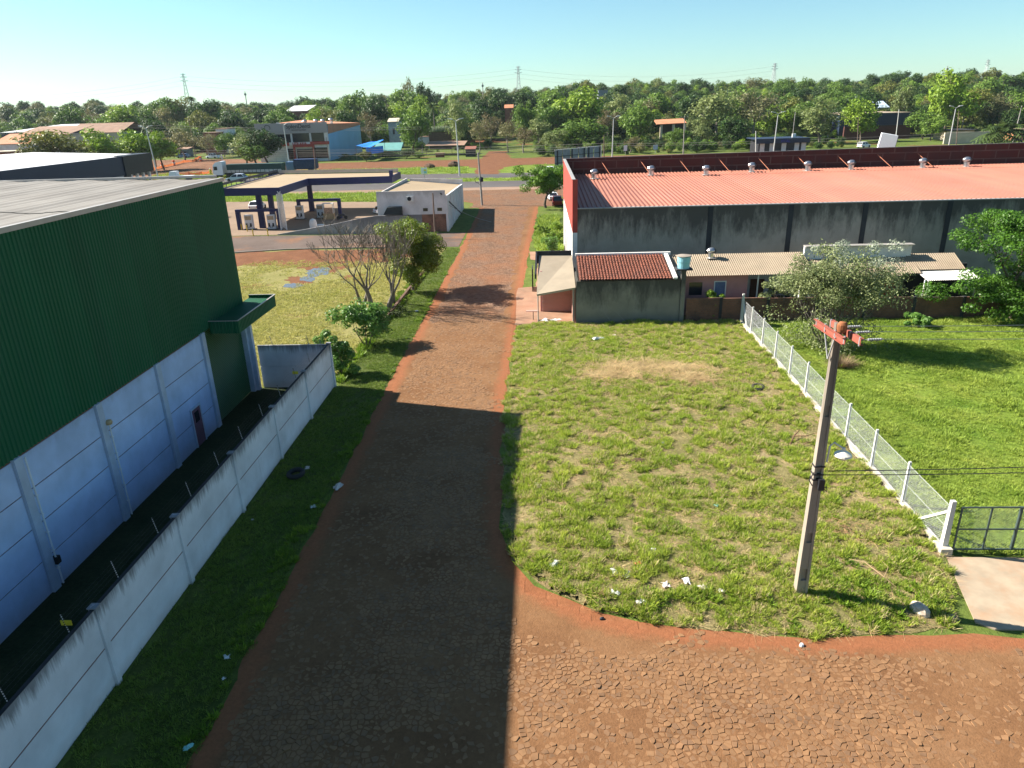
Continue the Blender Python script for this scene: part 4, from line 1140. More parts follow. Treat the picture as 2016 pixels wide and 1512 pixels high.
m_psh = mat('pink_shutter', (0.46, 0.26, 0.21), 0.65, 0.08, 0.7)
mb = MB()
for i in range(24):
    z = 0.02 + 0.12 * i
    mb.add([(0.0, 61.0, z), (2.6, 61.0, z), (2.6, 60.96, z + 0.06), (0.0, 60.96, z + 0.06), (2.6, 61.0, z + 0.12), (0.0, 61.0, z + 0.12)], [(0, 1, 2, 3), (3, 2, 4, 5)])
mb.build('roller_shutter', m_psh, sh)
mb = MB(); mb.box(-0.15, 2.75, 61.05, 61.2, 0, 3.3); mb.box(-0.15, 0.0, 61.21, 64.4, 0, 3.6); mb.build('wall', m_pink, sh)
for x, h in ((-0.35, 2.5), (2.55, 2.98)):
    mb = MB(); mb.tube([(x, 57.35, 0), (x, 57.35, h)], 0.05, 6); mb.build('post', m_flash, sh)
mb = MB(); mb.bar((-0.42, 57.3, 2.45), (2.72, 57.3, 2.97), 0.06, 0.12); mb.build('beam', m_flash, sh)
mb = MB(); mb.box(2.58, 2.76, 57.5, 61, 0, 3.0); mb.build('side_wall', m_psh, sh)
gr = MB()
for y in np.linspace(68.4, 70.3, 9): gr.bar((-0.95, y, 0.05), (-0.95, y, 2.2), 0.05)
for z in np.linspace(0.1, 2.2, 10): gr.bar((-0.95, 68.35, z), (-0.95, 70.35, z), 0.04)
gr.box(-0.90, -0.86, 68.3, 70.4, 0.02, 2.25)
gg = gr.build('grille_gate', m_blk); tag(gg, 'dark iron grille gate standing beside the corner shop', 'gate')
bt = thing('bench_table', 'low board on a single leg standing on the shop pavement', 'table', G(1050, 630))
c = bt.location.copy()
mb = MB(); mb.box(c.x - 0.6, c.x + 0.5, c.y - 0.2, c.y + 0.25, 0.78, 0.83); mb.build('board', m_psh, bt)
mb = MB(); mb.tube([(c.x, c.y, 0), (c.x, c.y, 0.78)], 0.03, 6); mb.build('leg', m_blk, bt)
# ================================================================== WIRE FENCE, GATE
m_cpost = mat('fence_concrete', (0.56, 0.55, 0.53), 0.85, 0.12, 2, dirt=(0.3, 0.27, 0.22), dscale=2, damt=0.4)
m_kerbw = mat('fence_kerb', (0.48, 0.445, 0.37), 0.9, 0.15, 1.5, bump=0.4, bscale=8, bdist=0.03, dirt=(0.36, 0.27, 0.17), dscale=1.2, damt=0.6)
m_wire = mat('galvanised_wire', (0.62, 0.63, 0.64), 0.45, 0.05, metal=0.2)
fn = thing('wire_fence', 'chain-link fence with white concrete posts between lot and field', 'fence', (15.9, 24.6, 0))
def fx(y): return 15.82 + 0.0125 * (y - 24.6)
fy = [24.6, 28.1, 31.4, 34.6, 37.8, 41.0, 44.1, 47.3, 50.5, 53.6, 56.6]
pb = MB(); pb.hexa([(-0.065, -0.065, 0), (0.065, -0.065, 0), (0.065, 0.065, 0), (-0.065, 0.065, 0)], [(-0.05, -0.05, 2.18), (0.05, -0.05, 2.18), (0.05, 0.05, 2.18), (-0.05, 0.05, 2.18)])
pm = pb.mesh('post'); pm.materials.append(m_cpost)
for i, y in enumerate(fy):
    o = link('post', pm, None, fn); o.location = (fx(y) - 15.9, y - 24.6, 0)
    if i == 0: o.scale = (1.7, 1.7, 1.06)
    if i == len(fy) - 1: o.scale = (1.6, 1.6, 1.12)
mb = MB(); mb.bar((fx(24.8), 24.75, 1.75), (fx(26.6), 26.6, 0.25), 0.10); mb.build('strut', m_cpost, fn)
mb = MB(); mb.bar((fx(56.5) - 0.0, 56.4, 1.7), (fx(55), 54.9, 0.2), 0.10); mb.build('strut', m_cpost, fn)
mb = MB()
ky = np.linspace(24.3, 56.9, 60)
for a, b in zip(ky, ky[1:]):
    w0 = 0.15 + R1.uniform(-0.02, 0.03)
    mb.hexa([(fx(a) - w0, a, 0), (fx(a) + w0, a, 0), (fx(b) + w0, b, 0), (fx(b) - w0, b, 0)], [(fx(a) - w0 + 0.03, a, 0.22 + R1.uniform(0, .02)), (fx(a) + w0 - 0.03, a, 0.22), (fx(b) + w0 - 0.03, b, 0.22), (fx(b) - w0 + 0.03, b, 0.22 + R1.uniform(0, .02))])
mb.build('footing', m_kerbw, fn)
mb = MB(); mb.box(15.55, 16.0, 24.25, 24.9, 0, 0.32); mb.build('footing', m_kerbw, fn)
def chain(mb, P0, P1, z0, z1, step, r):
    P0, P1 = Vector(P0), Vector(P1)
    L = (P1 - P0).length; d = (P1 - P0) / L; h = z1 - z0
    t = -h
    while t < L:
        for sgn in (1, -1):
            a, b = (t, t + h) if sgn > 0 else (t + h, t)
            za, zb = z0, z1
            # clip to the span
            def cl(u, v, zu, zv):
                if u < 0: zu = zu + (zv - zu) * (0 - u) / (v - u); u = 0
                if u > L: zu = zu + (zv - zu) * (L - u) / (v - u); u = L
                return u, zu
            a2, za2 = cl(a, b, za, zb); b2, zb2 = cl(b, a, zb, za)
            p = P0 + d * a2; q = P0 + d * b2
            if (q - p).length > 0.02: mb.tube([(p.x, p.y, za2), (q.x, q.y, zb2)], r, 3, cap=False)
        t += step
for a, b in zip(fy, fy[1:]):
    mb = MB(); chain(mb, (fx(a), a + 0.06, 0), (fx(b), b - 0.06, 0), 0.23, 2.02, 0.11, 0.0024); mb.build('chain_link', m_wire, fn)
    mb = MB()
    for z in (0.3, 1.1, 2.02): mb.tube([(fx(a) - 0.02, a, z), (fx(b) - 0.02, b, z)], 0.005, 3)
    mb.build('wire', m_wire, fn)
m_gate = mat('gate_green_steel', (0.055, 0.08, 0.075), 0.5, 0.15)
gt = thing('gate', 'dark grey-green steel gate with wire mesh beside the fence end', 'gate', (19.5, 24.45, 0))
mb = MB()
for x in (16.12, 17.25, 18.35, 19.5, 20.6): mb.bar((x, 24.45, 0.18), (x, 24.45, 2.12), 0.055 if x != 18.35 else 0.09)
fr = MB()
for z in (0.2, 1.12, 2.1): fr.bar((16.12, 24.452, z), (20.6, 24.452, z), 0.05)
mb.build('upright', m_gate, gt); fr.build('rail', m_gate, gt)
mb = MB(); chain(mb, (16.15, 24.47, 0), (20.6, 24.47, 0), 0.2, 2.1, 0.13, 0.0028); mb.build('chain_link', m_wire, gt)

# ================================================================== CONCRETE UTILITY POLE
m_cp = mat_streak('pole_concrete', (0.30, 0.255, 0.205), (0.10, 0.08, 0.065), 10.3, 6.0, 0.6, xs=6, bump=0.3)
m_arm = mat('red_oxide_steel', (0.29, 0.082, 0.055), 0.7, 0.15, 3)
m_ins = mat('grey_porcelain', (0.30, 0.30, 0.31), 0.3, 0.1)
BX_, BY_ = 9.3, 21.85
up = thing('utility_pole', 'tall tapered concrete utility pole with red crossarms standing in the lot', 'utility pole', (BX_, BY_, 0))
def psec(z): t = z / 10.4; return 0.205 - 0.10 * t, 0.16 - 0.07 * t   # half width, half depth
mb = MB()
for s in (-1, 1):
    w0, d0 = psec(0); w1, d1 = psec(10.4)
    mb.hexa([(BX_ + s * w0 - s * 0.10, BY_ - d0, -0.2), (BX_ + s * w0, BY_ - d0, -0.2), (BX_ + s * w0, BY_ + d0, -0.2), (BX_ + s * w0 - s * 0.10, BY_ + d0, -0.2)],
            [(BX_ + s * w1 - s * 0.055, BY_ - d1, 10.4), (BX_ + s * w1, BY_ - d1, 10.4), (BX_ + s * w1, BY_ + d1, 10.4), (BX_ + s * w1 - s * 0.055, BY_ + d1, 10.4)])
mb.build('flange', m_cp, up)
mb = MB()
w0, d0 = psec(0); w1, d1 = psec(10.4)
mb.hexa([(BX_ - w0 + 0.09, BY_ - d0 * 0.35, -0.2), (BX_ + w0 - 0.09, BY_ - d0 * 0.35, -0.2), (BX_ + w0 - 0.09, BY_ + d0 * 0.35, -0.2), (BX_ - w0 + 0.09, BY_ + d0 * 0.35, -0.2)],
        [(BX_ - w1 + 0.05, BY_ - d1 * 0.35, 10.38), (BX_ + w1 - 0.05, BY_ - d1 * 0.35, 10.38), (BX_ + w1 - 0.05, BY_ + d1 * 0.35, 10.38), (BX_ - w1 + 0.05, BY_ + d1 * 0.35, 10.38)])
mb.build('web', m_cp, up)
for (za, zb) in ((-0.2, 0.75), (1.25, 2.35), (2.75, 4.9), (5.3, 7.2), (7.6, 10.39)):
    wa, da = psec(za); wb, db = psec(zb)
    mb = MB(); mb.hexa([(BX_ - wa + 0.07, BY_ - da + 0.02, za), (BX_ + wa - 0.07, BY_ - da + 0.02, za), (BX_ + wa - 0.07, BY_ + da - 0.02, za), (BX_ - wa + 0.07, BY_ + da - 0.02, za)],
                       [(BX_ - wb + 0.04, BY_ - db + 0.02, zb), (BX_ + wb - 0.04, BY_ - db + 0.02, zb), (BX_ + wb - 0.04, BY_ + db - 0.02, zb), (BX_ - wb + 0.04, BY_ + db - 0.02, zb)])
    mb.build('infill', m_cp, up)
ZC = 10.1
ca = Vector((0.06, -1.0, 0)).normalized(); cn = Vector((-ca.y, ca.x, 0))
for s, sh_ in ((-1, -0.10), (1, 0.05)):
    c = Vector((BX_, BY_, ZC)) + cn * (0.20 * s) + ca * sh_
    mb = MB()
    a, b = c - ca * 1.05, c + ca * 1.05
    mb.bar(a, b, 0.018, 0.20)
    mb.bar(a + cn * (0.05 * s) + Vector((0, 0, 0.10)), b + cn * (0.05 * s) + Vector((0, 0, 0.10)), 0.10, 0.016)
    mb.bar(a + cn * (0.05 * s) - Vector((0, 0, 0.10)), b + cn * (0.05 * s) - Vector((0, 0, 0.10)), 0.10, 0.016)
    arm = mb.build('crossarm', m_arm, up)
    mb = MB()
    for t in (-0.98, -0.35, 0.35, 0.98): mb.lathe([(0.03, -0.14), (0.03, 0.14)], c + ca * t, 8)
    mb.build('bolt', m_ins, arm)
mb = MB()
for t in (-0.38, 0.38):
    mb.bar(Vector((BX_, BY_, 9.2)) - cn * 0.2, Vector((BX_, BY_, ZC - 0.05)) - cn * 0.24 + ca * t, 0.035)
mb.build('brace', m_ins, up)
mb = MB(); mb.lathe([(0.02, 0), (0.13, 0.03), (0.155, 0.12), (0.15, 0.26), (0.10, 0.34), (0.02, 0.36)], Vector((BX_, BY_, 10.18)) + ca * 0.34 - cn * 0.05, 14); mb.build('junction_can', mat('rusty_iron', (0.25, 0.09, 0.035), 0.85, 0.4, 8), up)
for k, (t, s) in enumerate(((1.05, 1), (0.3, 1), (-0.3, 1))):
    a = Vector((BX_, BY_, ZC + 0.06)) + ca * t + cn * 0.25
    mb = MB()
    d_ = Vector((1, 0.12, -0.02)).normalized()
    mb.tube([a, a + d_ * 0.2], 0.012, 5)
    for q in range(6): mb.tube([a + d_ * (0.2 + 0.075 * q), a + d_ * (0.235 + 0.075 * q)], 0.042, 8)
    mb.tube([a + d_ * 0.2, a + d_ * 0.68], 0.018, 5)
    mb.build('insulator', m_ins, up)
    e = Vector((62, BY_ + 7 + 1.2 * k, 10.1))
    pts = [a + d_ * 0.68 + (e - a) * (i / 14) - Vector((0, 0, 3.6 * (i / 14) * (1 - i / 14))) for i in range(15)]
    mb = MB(); mb.tube(pts, 0.010, 4)
    tag(mb.build('overhead_cable', mat('bare_cable', (0.22, 0.23, 0.23), 0.5, metal=0.5)), 'bare thin conductor running off to the right from the %s of the red crossarms' % ['outer end', 'middle', 'inner end'][k], 'cable', 'conductors on the concrete utility pole')
# street lamp on the pole
lp = MB(); lp.tube([(BX_ + 0.22, BY_ - 0.1, 5.55), (BX_ + 0.24, BY_ - 0.12, 6.15), (BX_ + 0.35, BY_ - 0.16, 6.3), (BX_ + 0.62, BY_ - 0.22, 6.12)], 0.034, 6)
la = lp.build('lamp_arm', m_cpost, up)
mb = MB(); mb.lathe([(0.29, -0.10), (0.27, -0.04), (0.12, 0.06), (0.06, 0.10), (0.05, 0.18)], (BX_ + 0.66, BY_ - 0.23, 5.95), 18); mb.build('lamp_shade', mat('enamel_cream', (0.66, 0.62, 0.52), 0.4, 0.06), la)
mb = MB(); mb.lathe([(0.04, -0.24), (0.14, -0.22), (0.17, -0.11), (0.16, -0.10)], (BX_ + 0.66, BY_ - 0.23, 5.95), 14); mb.build('lamp_bowl', mat('milky_glass', (0.62, 0.54, 0.40), 0.2, 0.06), la)
mb = MB()
for z in (4.85, 5.05, 5.35): 
    w, d = psec(z)
    mb.box(BX_ - w - 0.02, BX_ + w + 0.02, BY_ - d - 0.02, BY_ + d + 0.02, z, z + 0.05)
mb.box(BX_ + 0.0, BX_ + 0.18, BY_ - 0.30, BY_ - 0.17, 4.55, 4.95)
mb.tube([(BX_ - 0.2, BY_ - 0.2, 5.2), (BX_ - 0.32, BY_ - 0.2, 4.9), (BX_ - 0.2, BY_ - 0.2, 4.7)], 0.02, 5)
mb.tube([(BX_ + 0.2, BY_ - 0.2, 4.6), (BX_ + 0.32, BY_ - 0.2, 4.45), (BX_ + 0.3, BY_ - 0.2, 4.65), (BX_ + 0.18, BY_ - 0.2, 4.6)], 0.02, 5)
mb.build('cable_clamp', m_blk, up)
for k, (z, ez) in enumerate(((5.2, 5.0), (5.05, 4.5))):
    a = Vector((BX_ + 0.2, BY_ - 0.1, z)); e = Vector((45, BY_ + 3.5, ez + 0.5))
    pts = [a + (e - a) * (i / 14) - Vector((0, 0, 2.2 * (i / 14) * (1 - i / 14))) for i in range(15)]
    mb = MB(); mb.tube(pts, 0.016, 5)
    tag(mb.build('overhead_cable', m_blk), 'black insulated cable leaving the pole clamp, %s of the pair' % ('upper', 'lower')[k], 'cable', 'black cables on the concrete utility pole')

# ================================================================== LITTER, TYRES, STONES
m_tyre = mat('tyre_rubber', (0.022, 0.022, 0.023), 0.8, 0.25, 6)
def tyre(px, py, label, s=1.0):
    p = G(px, py, 0.12)
    mb = MB()
    n = 28
    prof = [(0.24, 0.04), (0.30, 0.0), (0.40, 0.01), (0.44, 0.07), (0.44, 0.14), (0.40, 0.20), (0.30, 0.21), (0.24, 0.17)]
    k0 = 0
    for j in range(n):
        a = 2 * math.pi * j / n
        for r_, z in prof: mb.v.append((r_ * math.cos(a) * s, r_ * math.sin(a) * s, z * s))
    m_ = len(prof)
    for j in range(n):
        for i in range(m_):
            mb.f.append((j * m_ + i, ((j + 1) % n) * m_ + i, ((j + 1) % n) * m_ + (i + 1) % m_, j * m_ + (i + 1) % m_))
    o = mb.build('tyre', m_tyre, smooth=True)
    o.location = (p.x, p.y, 0.10); o.rotation_euler = (0.08, -0.05, 0)
    return tag(o, label, 'tyre')
tyre(1492, 765, 'old black tyre lying in the grass beside the straw heap')
tyre(583, 935, 'old black tyre lying on the shaded verge', 1.05)
m_lit = [mat('white_plastic', (0.60, 0.60, 0.60), 0.6, 0.15, 8), mat('grey_card', (0.52, 0.46, 0.42), 0.8, 0.1, 8), mat('red_wrapper', (0.5, 0.04, 0.04), 0.5), mat('blue_wrapper', (0.04, 0.10, 0.45), 0.5), mat('aqua_wrapper', (0.25, 0.55, 0.52), 0.5)]
def scrap(name, px, py, w, h, mi, label, lift=0.12, zz=0.05):
    p = G(px, py, zz)
    mb = MB()
    r = random.Random(px * 7 + py)
    n = 5
    for j in range(n):
        for i in range(n):
            u, v = i / (n - 1) - 0.5, j / (n - 1) - 0.5
            mb.v.append((u * w * 0.85 + r.gauss(0, 0.1 * w), v * h * 0.85 + r.gauss(0, 0.12 * h), 0.02 + abs(r.gauss(0, lift * w)) * (1 - 1.2 * max(abs(u), abs(v)))))
    for j in range(n - 1):
        for i in range(n - 1): mb.f.append((j * n + i, j * n + i + 1, (j + 1) * n + i + 1, (j + 1) * n + i))
    o = mb.build(name, m_lit[mi])
    o.location = (p.x, p.y, zz + 0.16 if p.x > -2 else 0.06); o.rotation_euler = (0, 0, r.uniform(0, 3))
    sm = o.modifiers.new('thick', 'SOLIDIFY'); sm.thickness = 0.006
    return tag(o, label, 'litter', 'scraps of litter lying about')
for a in [('plastic_bag', 1178, 671, 0.9, 0.55, 0, 'large crumpled white sack in the grass near the grey house'),
          ('plastic_bag', 1210, 664, 0.35, 0.3, 1, 'small grey scrap just beyond the large white sack'),
          ('plastic_bag', 1093, 1117, 0.55, 0.22, 0, 'long white plastic strip near the shadow edge on the lot corner'),
          ('plastic_bag', 1208, 1131, 0.38, 0.2, 0, 'flat white scrap beside the red wrapper'),
          ('plastic_bag', 1233, 1137, 0.3, 0.5, 0, 'narrow upright white scrap below the red wrapper'),
          ('paper_wrapper', 1255, 1117, 0.32, 0.2, 2, 'red wrapper in the grass of the lot corner'),
          ('plastic_bag', 1285, 1089, 0.25, 0.22, 0, 'small white scrap above the red wrapper'),
          ('plastic_bag', 1350, 1151, 0.42, 0.26, 0, 'bright white bag in the grass nearest the middle of the lot corner'),
          ('plastic_bag', 1310, 1160, 0.36, 0.3, 1, 'dull pale bag beside the bare patch on the lot corner'),
          ('plastic_bag', 1383, 1163, 0.32, 0.3, 1, 'greyish crumpled scrap to the right of the bright white bag'),
          ('plastic_bag', 1421, 1170, 0.26, 0.28, 0, 'small white scrap farthest toward the concrete pole'),
          ('plastic_bag', 1211, 1175, 0.48, 0.24, 0, 'white flattened bag beside the brown brick'),
          ('plastic_bag', 1264, 1191, 0.22, 0.42, 0, 'curled white strip nearest the street on the lot corner'),
          ('plastic_bag', 1410, 1002, 0.26, 0.2, 4, 'pale aqua scrap in the middle of the lot'),
          ('paper_wrapper', 1305, 878, 0.22, 0.18, 3, 'small blue scrap in the middle of the lot'),
          ('plastic_bag', 1060, 961, 0.6, 0.35, 1, 'pale cardboard scrap in the sunlit grass by the shadow edge'),
          ('plastic_bag', 617, 998, 0.28, 0.3, 0, 'white scrap at the verge edge below the shaded tyre'),
          ('plastic_bag', 605, 922, 0.35, 0.25, 1, 'grey plastic scrap beside the shaded tyre'),
          ('cardboard', 667, 958, 0.75, 0.4, 1, 'flat pale cardboard lying on the shaded street'),
          ('plastic_bag', 498, 1024, 0.16, 0.14, 0, 'tiny white scrap beside the white wall on the shaded verge'),
          ('plastic_bag', 447, 1295, 0.22, 0.22, 0, 'white scrap on the shaded verge edge nearest the camera'),
          ('plastic_bag', 440, 1337, 0.14, 0.14, 0, 'smallest white scrap on the shaded verge edge'),
          ('plastic_bag', 371, 1472, 0.3, 0.2, 4, 'aqua plastic scrap on the near end of the verge'),
          ('plastic_bag', 820, 613, 0.5, 0.3, 0, 'white scrap on the sunlit verge beside the bare trees'),
          ('sack', 1074, 634, 0.8, 0.6, 0, 'white sack lying before the corner shop post'),
          ('sack', 1095, 634, 0.9, 0.5, 0, 'wider white sack lying before the shop floor')]:
    scrap(*a)
def rock(name, p, s, m, label, cat='stone', sq=(1, 1, 1), seed=1, group=None):
    r = random.Random(seed)
    mb = MB()
    nu, nv = 13, 9
    for j in range(nv + 1):
        th = math.pi * j / nv
        for i in range(nu):
            ph_ = 2 * math.pi * i / nu
            k = s * (0.86 + 0.20 * r.random() + 0.16 * math.sin(2 * ph_ + seed) * math.sin(th))
            mb.v.append((k * sq[0] * math.sin(th) * math.cos(ph_), k * sq[1] * math.sin(th) * math.sin(ph_), k * sq[2] * math.cos(th) * 0.8 + s * 0.35))
    for j in range(nv):
        for i in range(nu): mb.f.append((j * nu + i, j * nu + (i + 1) % nu, (j + 1) * nu + (i + 1) % nu, (j + 1) * nu + i))
    o = mb.build(name, m); o.location = p
    return tag(o, label, cat, group)
m_rock = mat('pale_rock', (0.50, 0.41, 0.32), 0.9, 0.3, 5, bump=0.5, bscale=10, bdist=0.03)
rock('rock', G(1808, 1206), 0.34, m_rock, 'large pale rock on the grass beside the driveway', seed=4)
rock('rock', G(1872, 1217), 0.14, m_rock, 'small pale rock next to the driveway corner', seed=5)
rock('rock', G(1578, 1272), 0.09, m_lit[0], 'small white stone on the orange soil of the cross street', seed=6)
rock('rock', G(1185, 1219), 0.08, m_blk, 'small black lump on the dirt at the lot corner', seed=7)
rock('mound', G(1258, 912, 0.1), 0.30, mat('dark_soil', (0.085, 0.05, 0.032), 0.95, 0.4, 6), 'small dark earth mound in the lot', 'mound', (1.6, 1.0, 0.6), 8)
mb = MB(); mb.box(-0.22, 0.22, -0.11, 0.11, 0, 0.2); o = mb.build('brick', mat('brown_brick', (0.20, 0.085, 0.055), 0.9, 0.3, 6)); o.location = G(1186, 1174, 0.06); o.rotation_euler = (0.1, 0.15, 1.3); tag(o, 'brown brick lying in the grass at the lot corner', 'brick')
m_twig = mat('dead_wood', (0.20, 0.115, 0.065), 0.9, 0.3, 4)
mb = MB()
p = G(1553, 880, 0.1)
mb.tube([p, p + Vector((0.5, 0.8, 0.25)), p + Vector((1.0, 1.4, 0.35))], [0.05, 0.04, 0.02], 6)
mb.tube([p + Vector((0.5, 0.8, 0.25)), p + Vector((1.1, 0.7, 0.3)), p + Vector((1.8, 1.0, 0.35))], [0.035, 0.025, 0.012], 5)
mb.tube([p + Vector((0.2, -0.4, 0.03)), p + Vector((0.9, 0.0, 0.25)), p + Vector((1.6, 0.2, 0.2))], [0.03, 0.025, 0.012], 5)
tag(mb.build('fallen_branch', m_twig), 'brown forked dead branch lying beside the concrete pole', 'branch')
mb = MB()
p = G(1775, 1165, 0.05)
mb.tube([p, p + Vector((-0.5, 0.4, 0.35)), p + Vector((-0.9, 1.2, 0.45)), p + Vector((-1.3, 1.6, 0.3))], [0.02, 0.018, 0.014, 0.008], 5)
mb.tube([p + Vector((-0.5, 0.4, 0.35)), p + Vector((-0.2, 0.8, 0.5)), p + Vector((-0.3, 1.1, 0.55))], [0.014, 0.01, 0.006], 5)
tag(mb.build('fallen_branch', mat('pale_wood', (0.36, 0.25, 0.14), 0.9)), 'thin pale dead twig lying beside the large rock', 'branch')
# cut twigs by the pole
r = np.random.RandomState(17)
c = G(1640, 1055)
n = 260
V = []
for i in range(n):
    x, y = r.normal(c.x + 0.4, 0.8), r.normal(c.y, 0.55)
    a = r.rand() * 6.28; L = 0.12 + 0.35 * r.rand(); z = 0.08 + 0.18 * r.rand()
    d_ = np.array([math.cos(a), math.sin(a), r.normal(0, 0.3)]) * L
    q = np.array([-math.sin(a), math.cos(a), 0.3]) * 0.012
    b_ = np.array([x, y, z])
    V.append([b_ - q, b_ + q, b_ + d_ + q * .5, b_ + d_ - q * .5])
me = fast_quads('brush_pile', np.array(V), r.rand(n), mat_leaf('brush_twigs', (0.16, 0.085, 0.05), (0.30, 0.19, 0.11), 0.05, 0.9, 3, 0.1))
tag(link('brush_pile', me, None), 'pile of cut brown brushwood behind the concrete pole', None, None, 'stuff')
# ================================================================== TREES
def skeleton(seed, levels=3, n_limb=5, fork=0.28, spread=0.9, gnarl=0.18, stems=1, shrink=0.62, up_=0.25):
    """unit tree skeleton: list of (points, radii), list of tips; height about 1"""
    r = random.Random(seed)
    br, tips = [], []
    def rv(): return Vector((r.gauss(0, 1), r.gauss(0, 1), r.gauss(0, 1)))
    def go(p, d, L, rad_, lev):
        pts, rs = [p.copy()], [rad_]
        n = 4
        for i in range(n):
            d = (d + rv() * gnarl + Vector((0, 0, up_ * 0.15))).normalized()
            p = p + d * (L / n)
            pts.append(p.copy()); rs.append(rad_ * (1 - 0.45 * (i + 1) / n))
        br.append((pts, rs))
        if lev == 0:
            tips.append(p.copy()); return
        k = n_limb if lev == levels else r.choice((2, 3, 3))
        a0 = r.random() * 6.28
        for i in range(k):
            a = a0 + 6.28 * i / k + r.gauss(0, 0.35)
            x = d.cross(Vector((0, 0, 1)) if abs(d.z) < 0.9 else Vector((1, 0, 0))).normalized(); y = d.cross(x)
            tilt = spread * (0.6 + 0.6 * r.random())
            nd = (d * math.cos(tilt) + (x * math.cos(a) + y * math.sin(a)) * math.sin(tilt) + Vector((0, 0, up_))).normalized()
            src = pts[-1] if r.random() < 0.6 else pts[-2]
            go(src.copy(), nd, L * shrink * (0.75 + 0.5 * r.random()) * (1.35 if lev == levels else 1), rs[-1] * (0.72 if k > 2 else 0.8), lev - 1)
    for s in range(stems):
        a = 6.28 * s / stems + r.random()
        d = Vector((0.0, 0.0, 1)) if stems == 1 else Vector((0.45 * math.cos(a), 0.45 * math.sin(a), 1)).normalized()
        p = Vector((0, 0, 0)) if stems == 1 else Vector((0.02 * math.cos(a), 0.02 * math.sin(a), 0))
        go(p, d, fork, 0.028 if stems == 1 else 0.018, levels)
    return br, tips
def fit(br, tips, H, Rx, Ry=None):
    Ry = Ry or Rx
    mz = max(max(p.z for p in pts) for pts, _ in br)
    mx = max(max(abs(p.x) for p in pts) for pts, _ in br)
    my = max(max(abs(p.y) for p in pts) for pts, _ in br)
    f = lambda p: Vector((p.x / mx * Rx, p.y / my * Ry, p.z / mz * H))
    return [([f(p) for p in pts], [q * H for q in rs]) for pts, rs in br], [f(t) for t in tips]
def wood(br, name, m, sides=5, rmin=0.0, rmul=1.0):
    mb = MB()
    for pts, rs in br:
        rr = [max(q * rmul, rmin) for q in rs]
        mb.tube(pts, rr, sides if rr[0] > 0.05 else 3, cap=False)
    me = mb.mesh(name)
    me.polygons.foreach_set('use_smooth', [True] * len(me.polygons))
    me.materials.append(m)
    return me
def leaves(name, C, R, n, size, m, seed, flat=0.75, aspect=0.55, up_=0.5, droop=0.0, keep=None):
    """leaf-sized faces spread through clumps: C centres (K,3), R clump radii (K,)"""
    r = np.random.RandomState(seed)
    C = np.asarray(C, float); R = np.asarray(R, float)
    w = R ** 2; w = w / w.sum()
    k = r.choice(len(C), n, p=w)
    d = r.normal(0, 1, (n, 3)); d /= np.linalg.norm(d, axis=1, keepdims=True)
    rad_ = (0.35 + 0.65 * r.rand(n) ** 0.5)
    off = d * (R[k] * rad_)[:, None]
    off[:, 2] *= flat
    c = C[k] + off
    if keep is not None:
        q = keep(c); c, d, k = c[q], d[q], k[q]; n = len(c)
    nr = d + np.array([0, 0, up_]) + r.normal(0, 0.55, (n, 3)); nr /= np.linalg.norm(nr, axis=1, keepdims=True)
    t = r.normal(0, 1, (n, 3)); t[:, 2] -= droop
    t -= nr * np.sum(t * nr, 1, keepdims=True); t /= np.linalg.norm(t, axis=1, keepdims=True) + 1e-9
    b = np.cross(nr, t)
    s = size * (0.6 + 0.8 * r.rand(n))[:, None]
    V = np.stack([c - t * s * 0.5, c + b * s * aspect * 0.5 + t * s * 0.05, c + t * s * 0.5, c - b * s * aspect * 0.5 + t * s * 0.05], 1)
    ct = r.rand(len(C))
    return fast_quads(name, V, np.clip(0.55 * ct[k] + 0.45 * r.rand(n), 0, 1), m)

m_bark = mat('bark', (0.11, 0.085, 0.065), 0.95, 0.3, 3)
m_barkg = mat('grey_bark', (0.15, 0.13, 0.11), 0.95, 0.25, 3)
L_yel = mat_leaf('leaf_yellow_green', (0.07, 0.135, 0.016), (0.24, 0.28, 0.035), 0.35, 0.45, 0.9, 0.0)
L_shr = mat_leaf('leaf_shrub', (0.10, 0.21, 0.04), (0.17, 0.31, 0.07), 0.35, 0.4, 1.0, 0.0)
L_str = mat_leaf('leaf_street_tree', (0.09, 0.19, 0.02), (0.17, 0.30, 0.034), 0.35, 0.4, 0.8, 0.0)
L_sil = mat_leaf('leaf_silver', (0.17, 0.21, 0.085), (0.28, 0.31, 0.15), 0.3, 0.45, 0.6, 0.0)
L_slt = mat_leaf('leaf_silver_tip', (0.28, 0.32, 0.24), (0.42, 0.46, 0.38), 0.3, 0.5, 1.0, 0.0)
L_acc = mat_leaf('leaf_fine_green', (0.04, 0.115, 0.012), (0.10, 0.205, 0.022), 0.3, 0.45, 0.6, 0.0)
L_box = mat_leaf('leaf_bright_shrub', (0.12, 0.22, 0.02), (0.21, 0.31, 0.03), 0.35, 0.5, 1.2, 0.0)

def plant(name, label, cat, loc, parts, group=None):
    t = thing(name, label, cat, loc, 0, group)
    for nm, me in parts: link(nm, me, None, t)
    return t
# leafless trees on the verge
for i, (px, py, H, Rr, sd) in enumerate(((713, 597, 8.4, 4.8, 3), (732, 607, 9.0, 4.2, 14), (766, 611, 8.4, 3.3, 25), (773, 598, 7.4, 2.6, 36))):
    br, tips = skeleton(sd, levels=5, n_limb=3, fork=0.26, spread=0.46, gnarl=0.12, shrink=0.74, up_=0.34, stems=(2 if i in (0,) else 1))
    br, tips = fit(br, tips, H, Rr)
    plant('bare_tree', ['leafless grey tree nearest the yellow lawn, spreading low branches', 'tall leafless grey tree in the middle of the bare row', 'leafless grey tree with straight trunk beside the mown verge', 'thin leafless tree closest behind the yellow-green tree'][i], 'tree', G(px, py), [('trunk', wood(br, 'trunk', m_barkg, 6, 0.018, 1.15))], 'leafless trees beside the street')
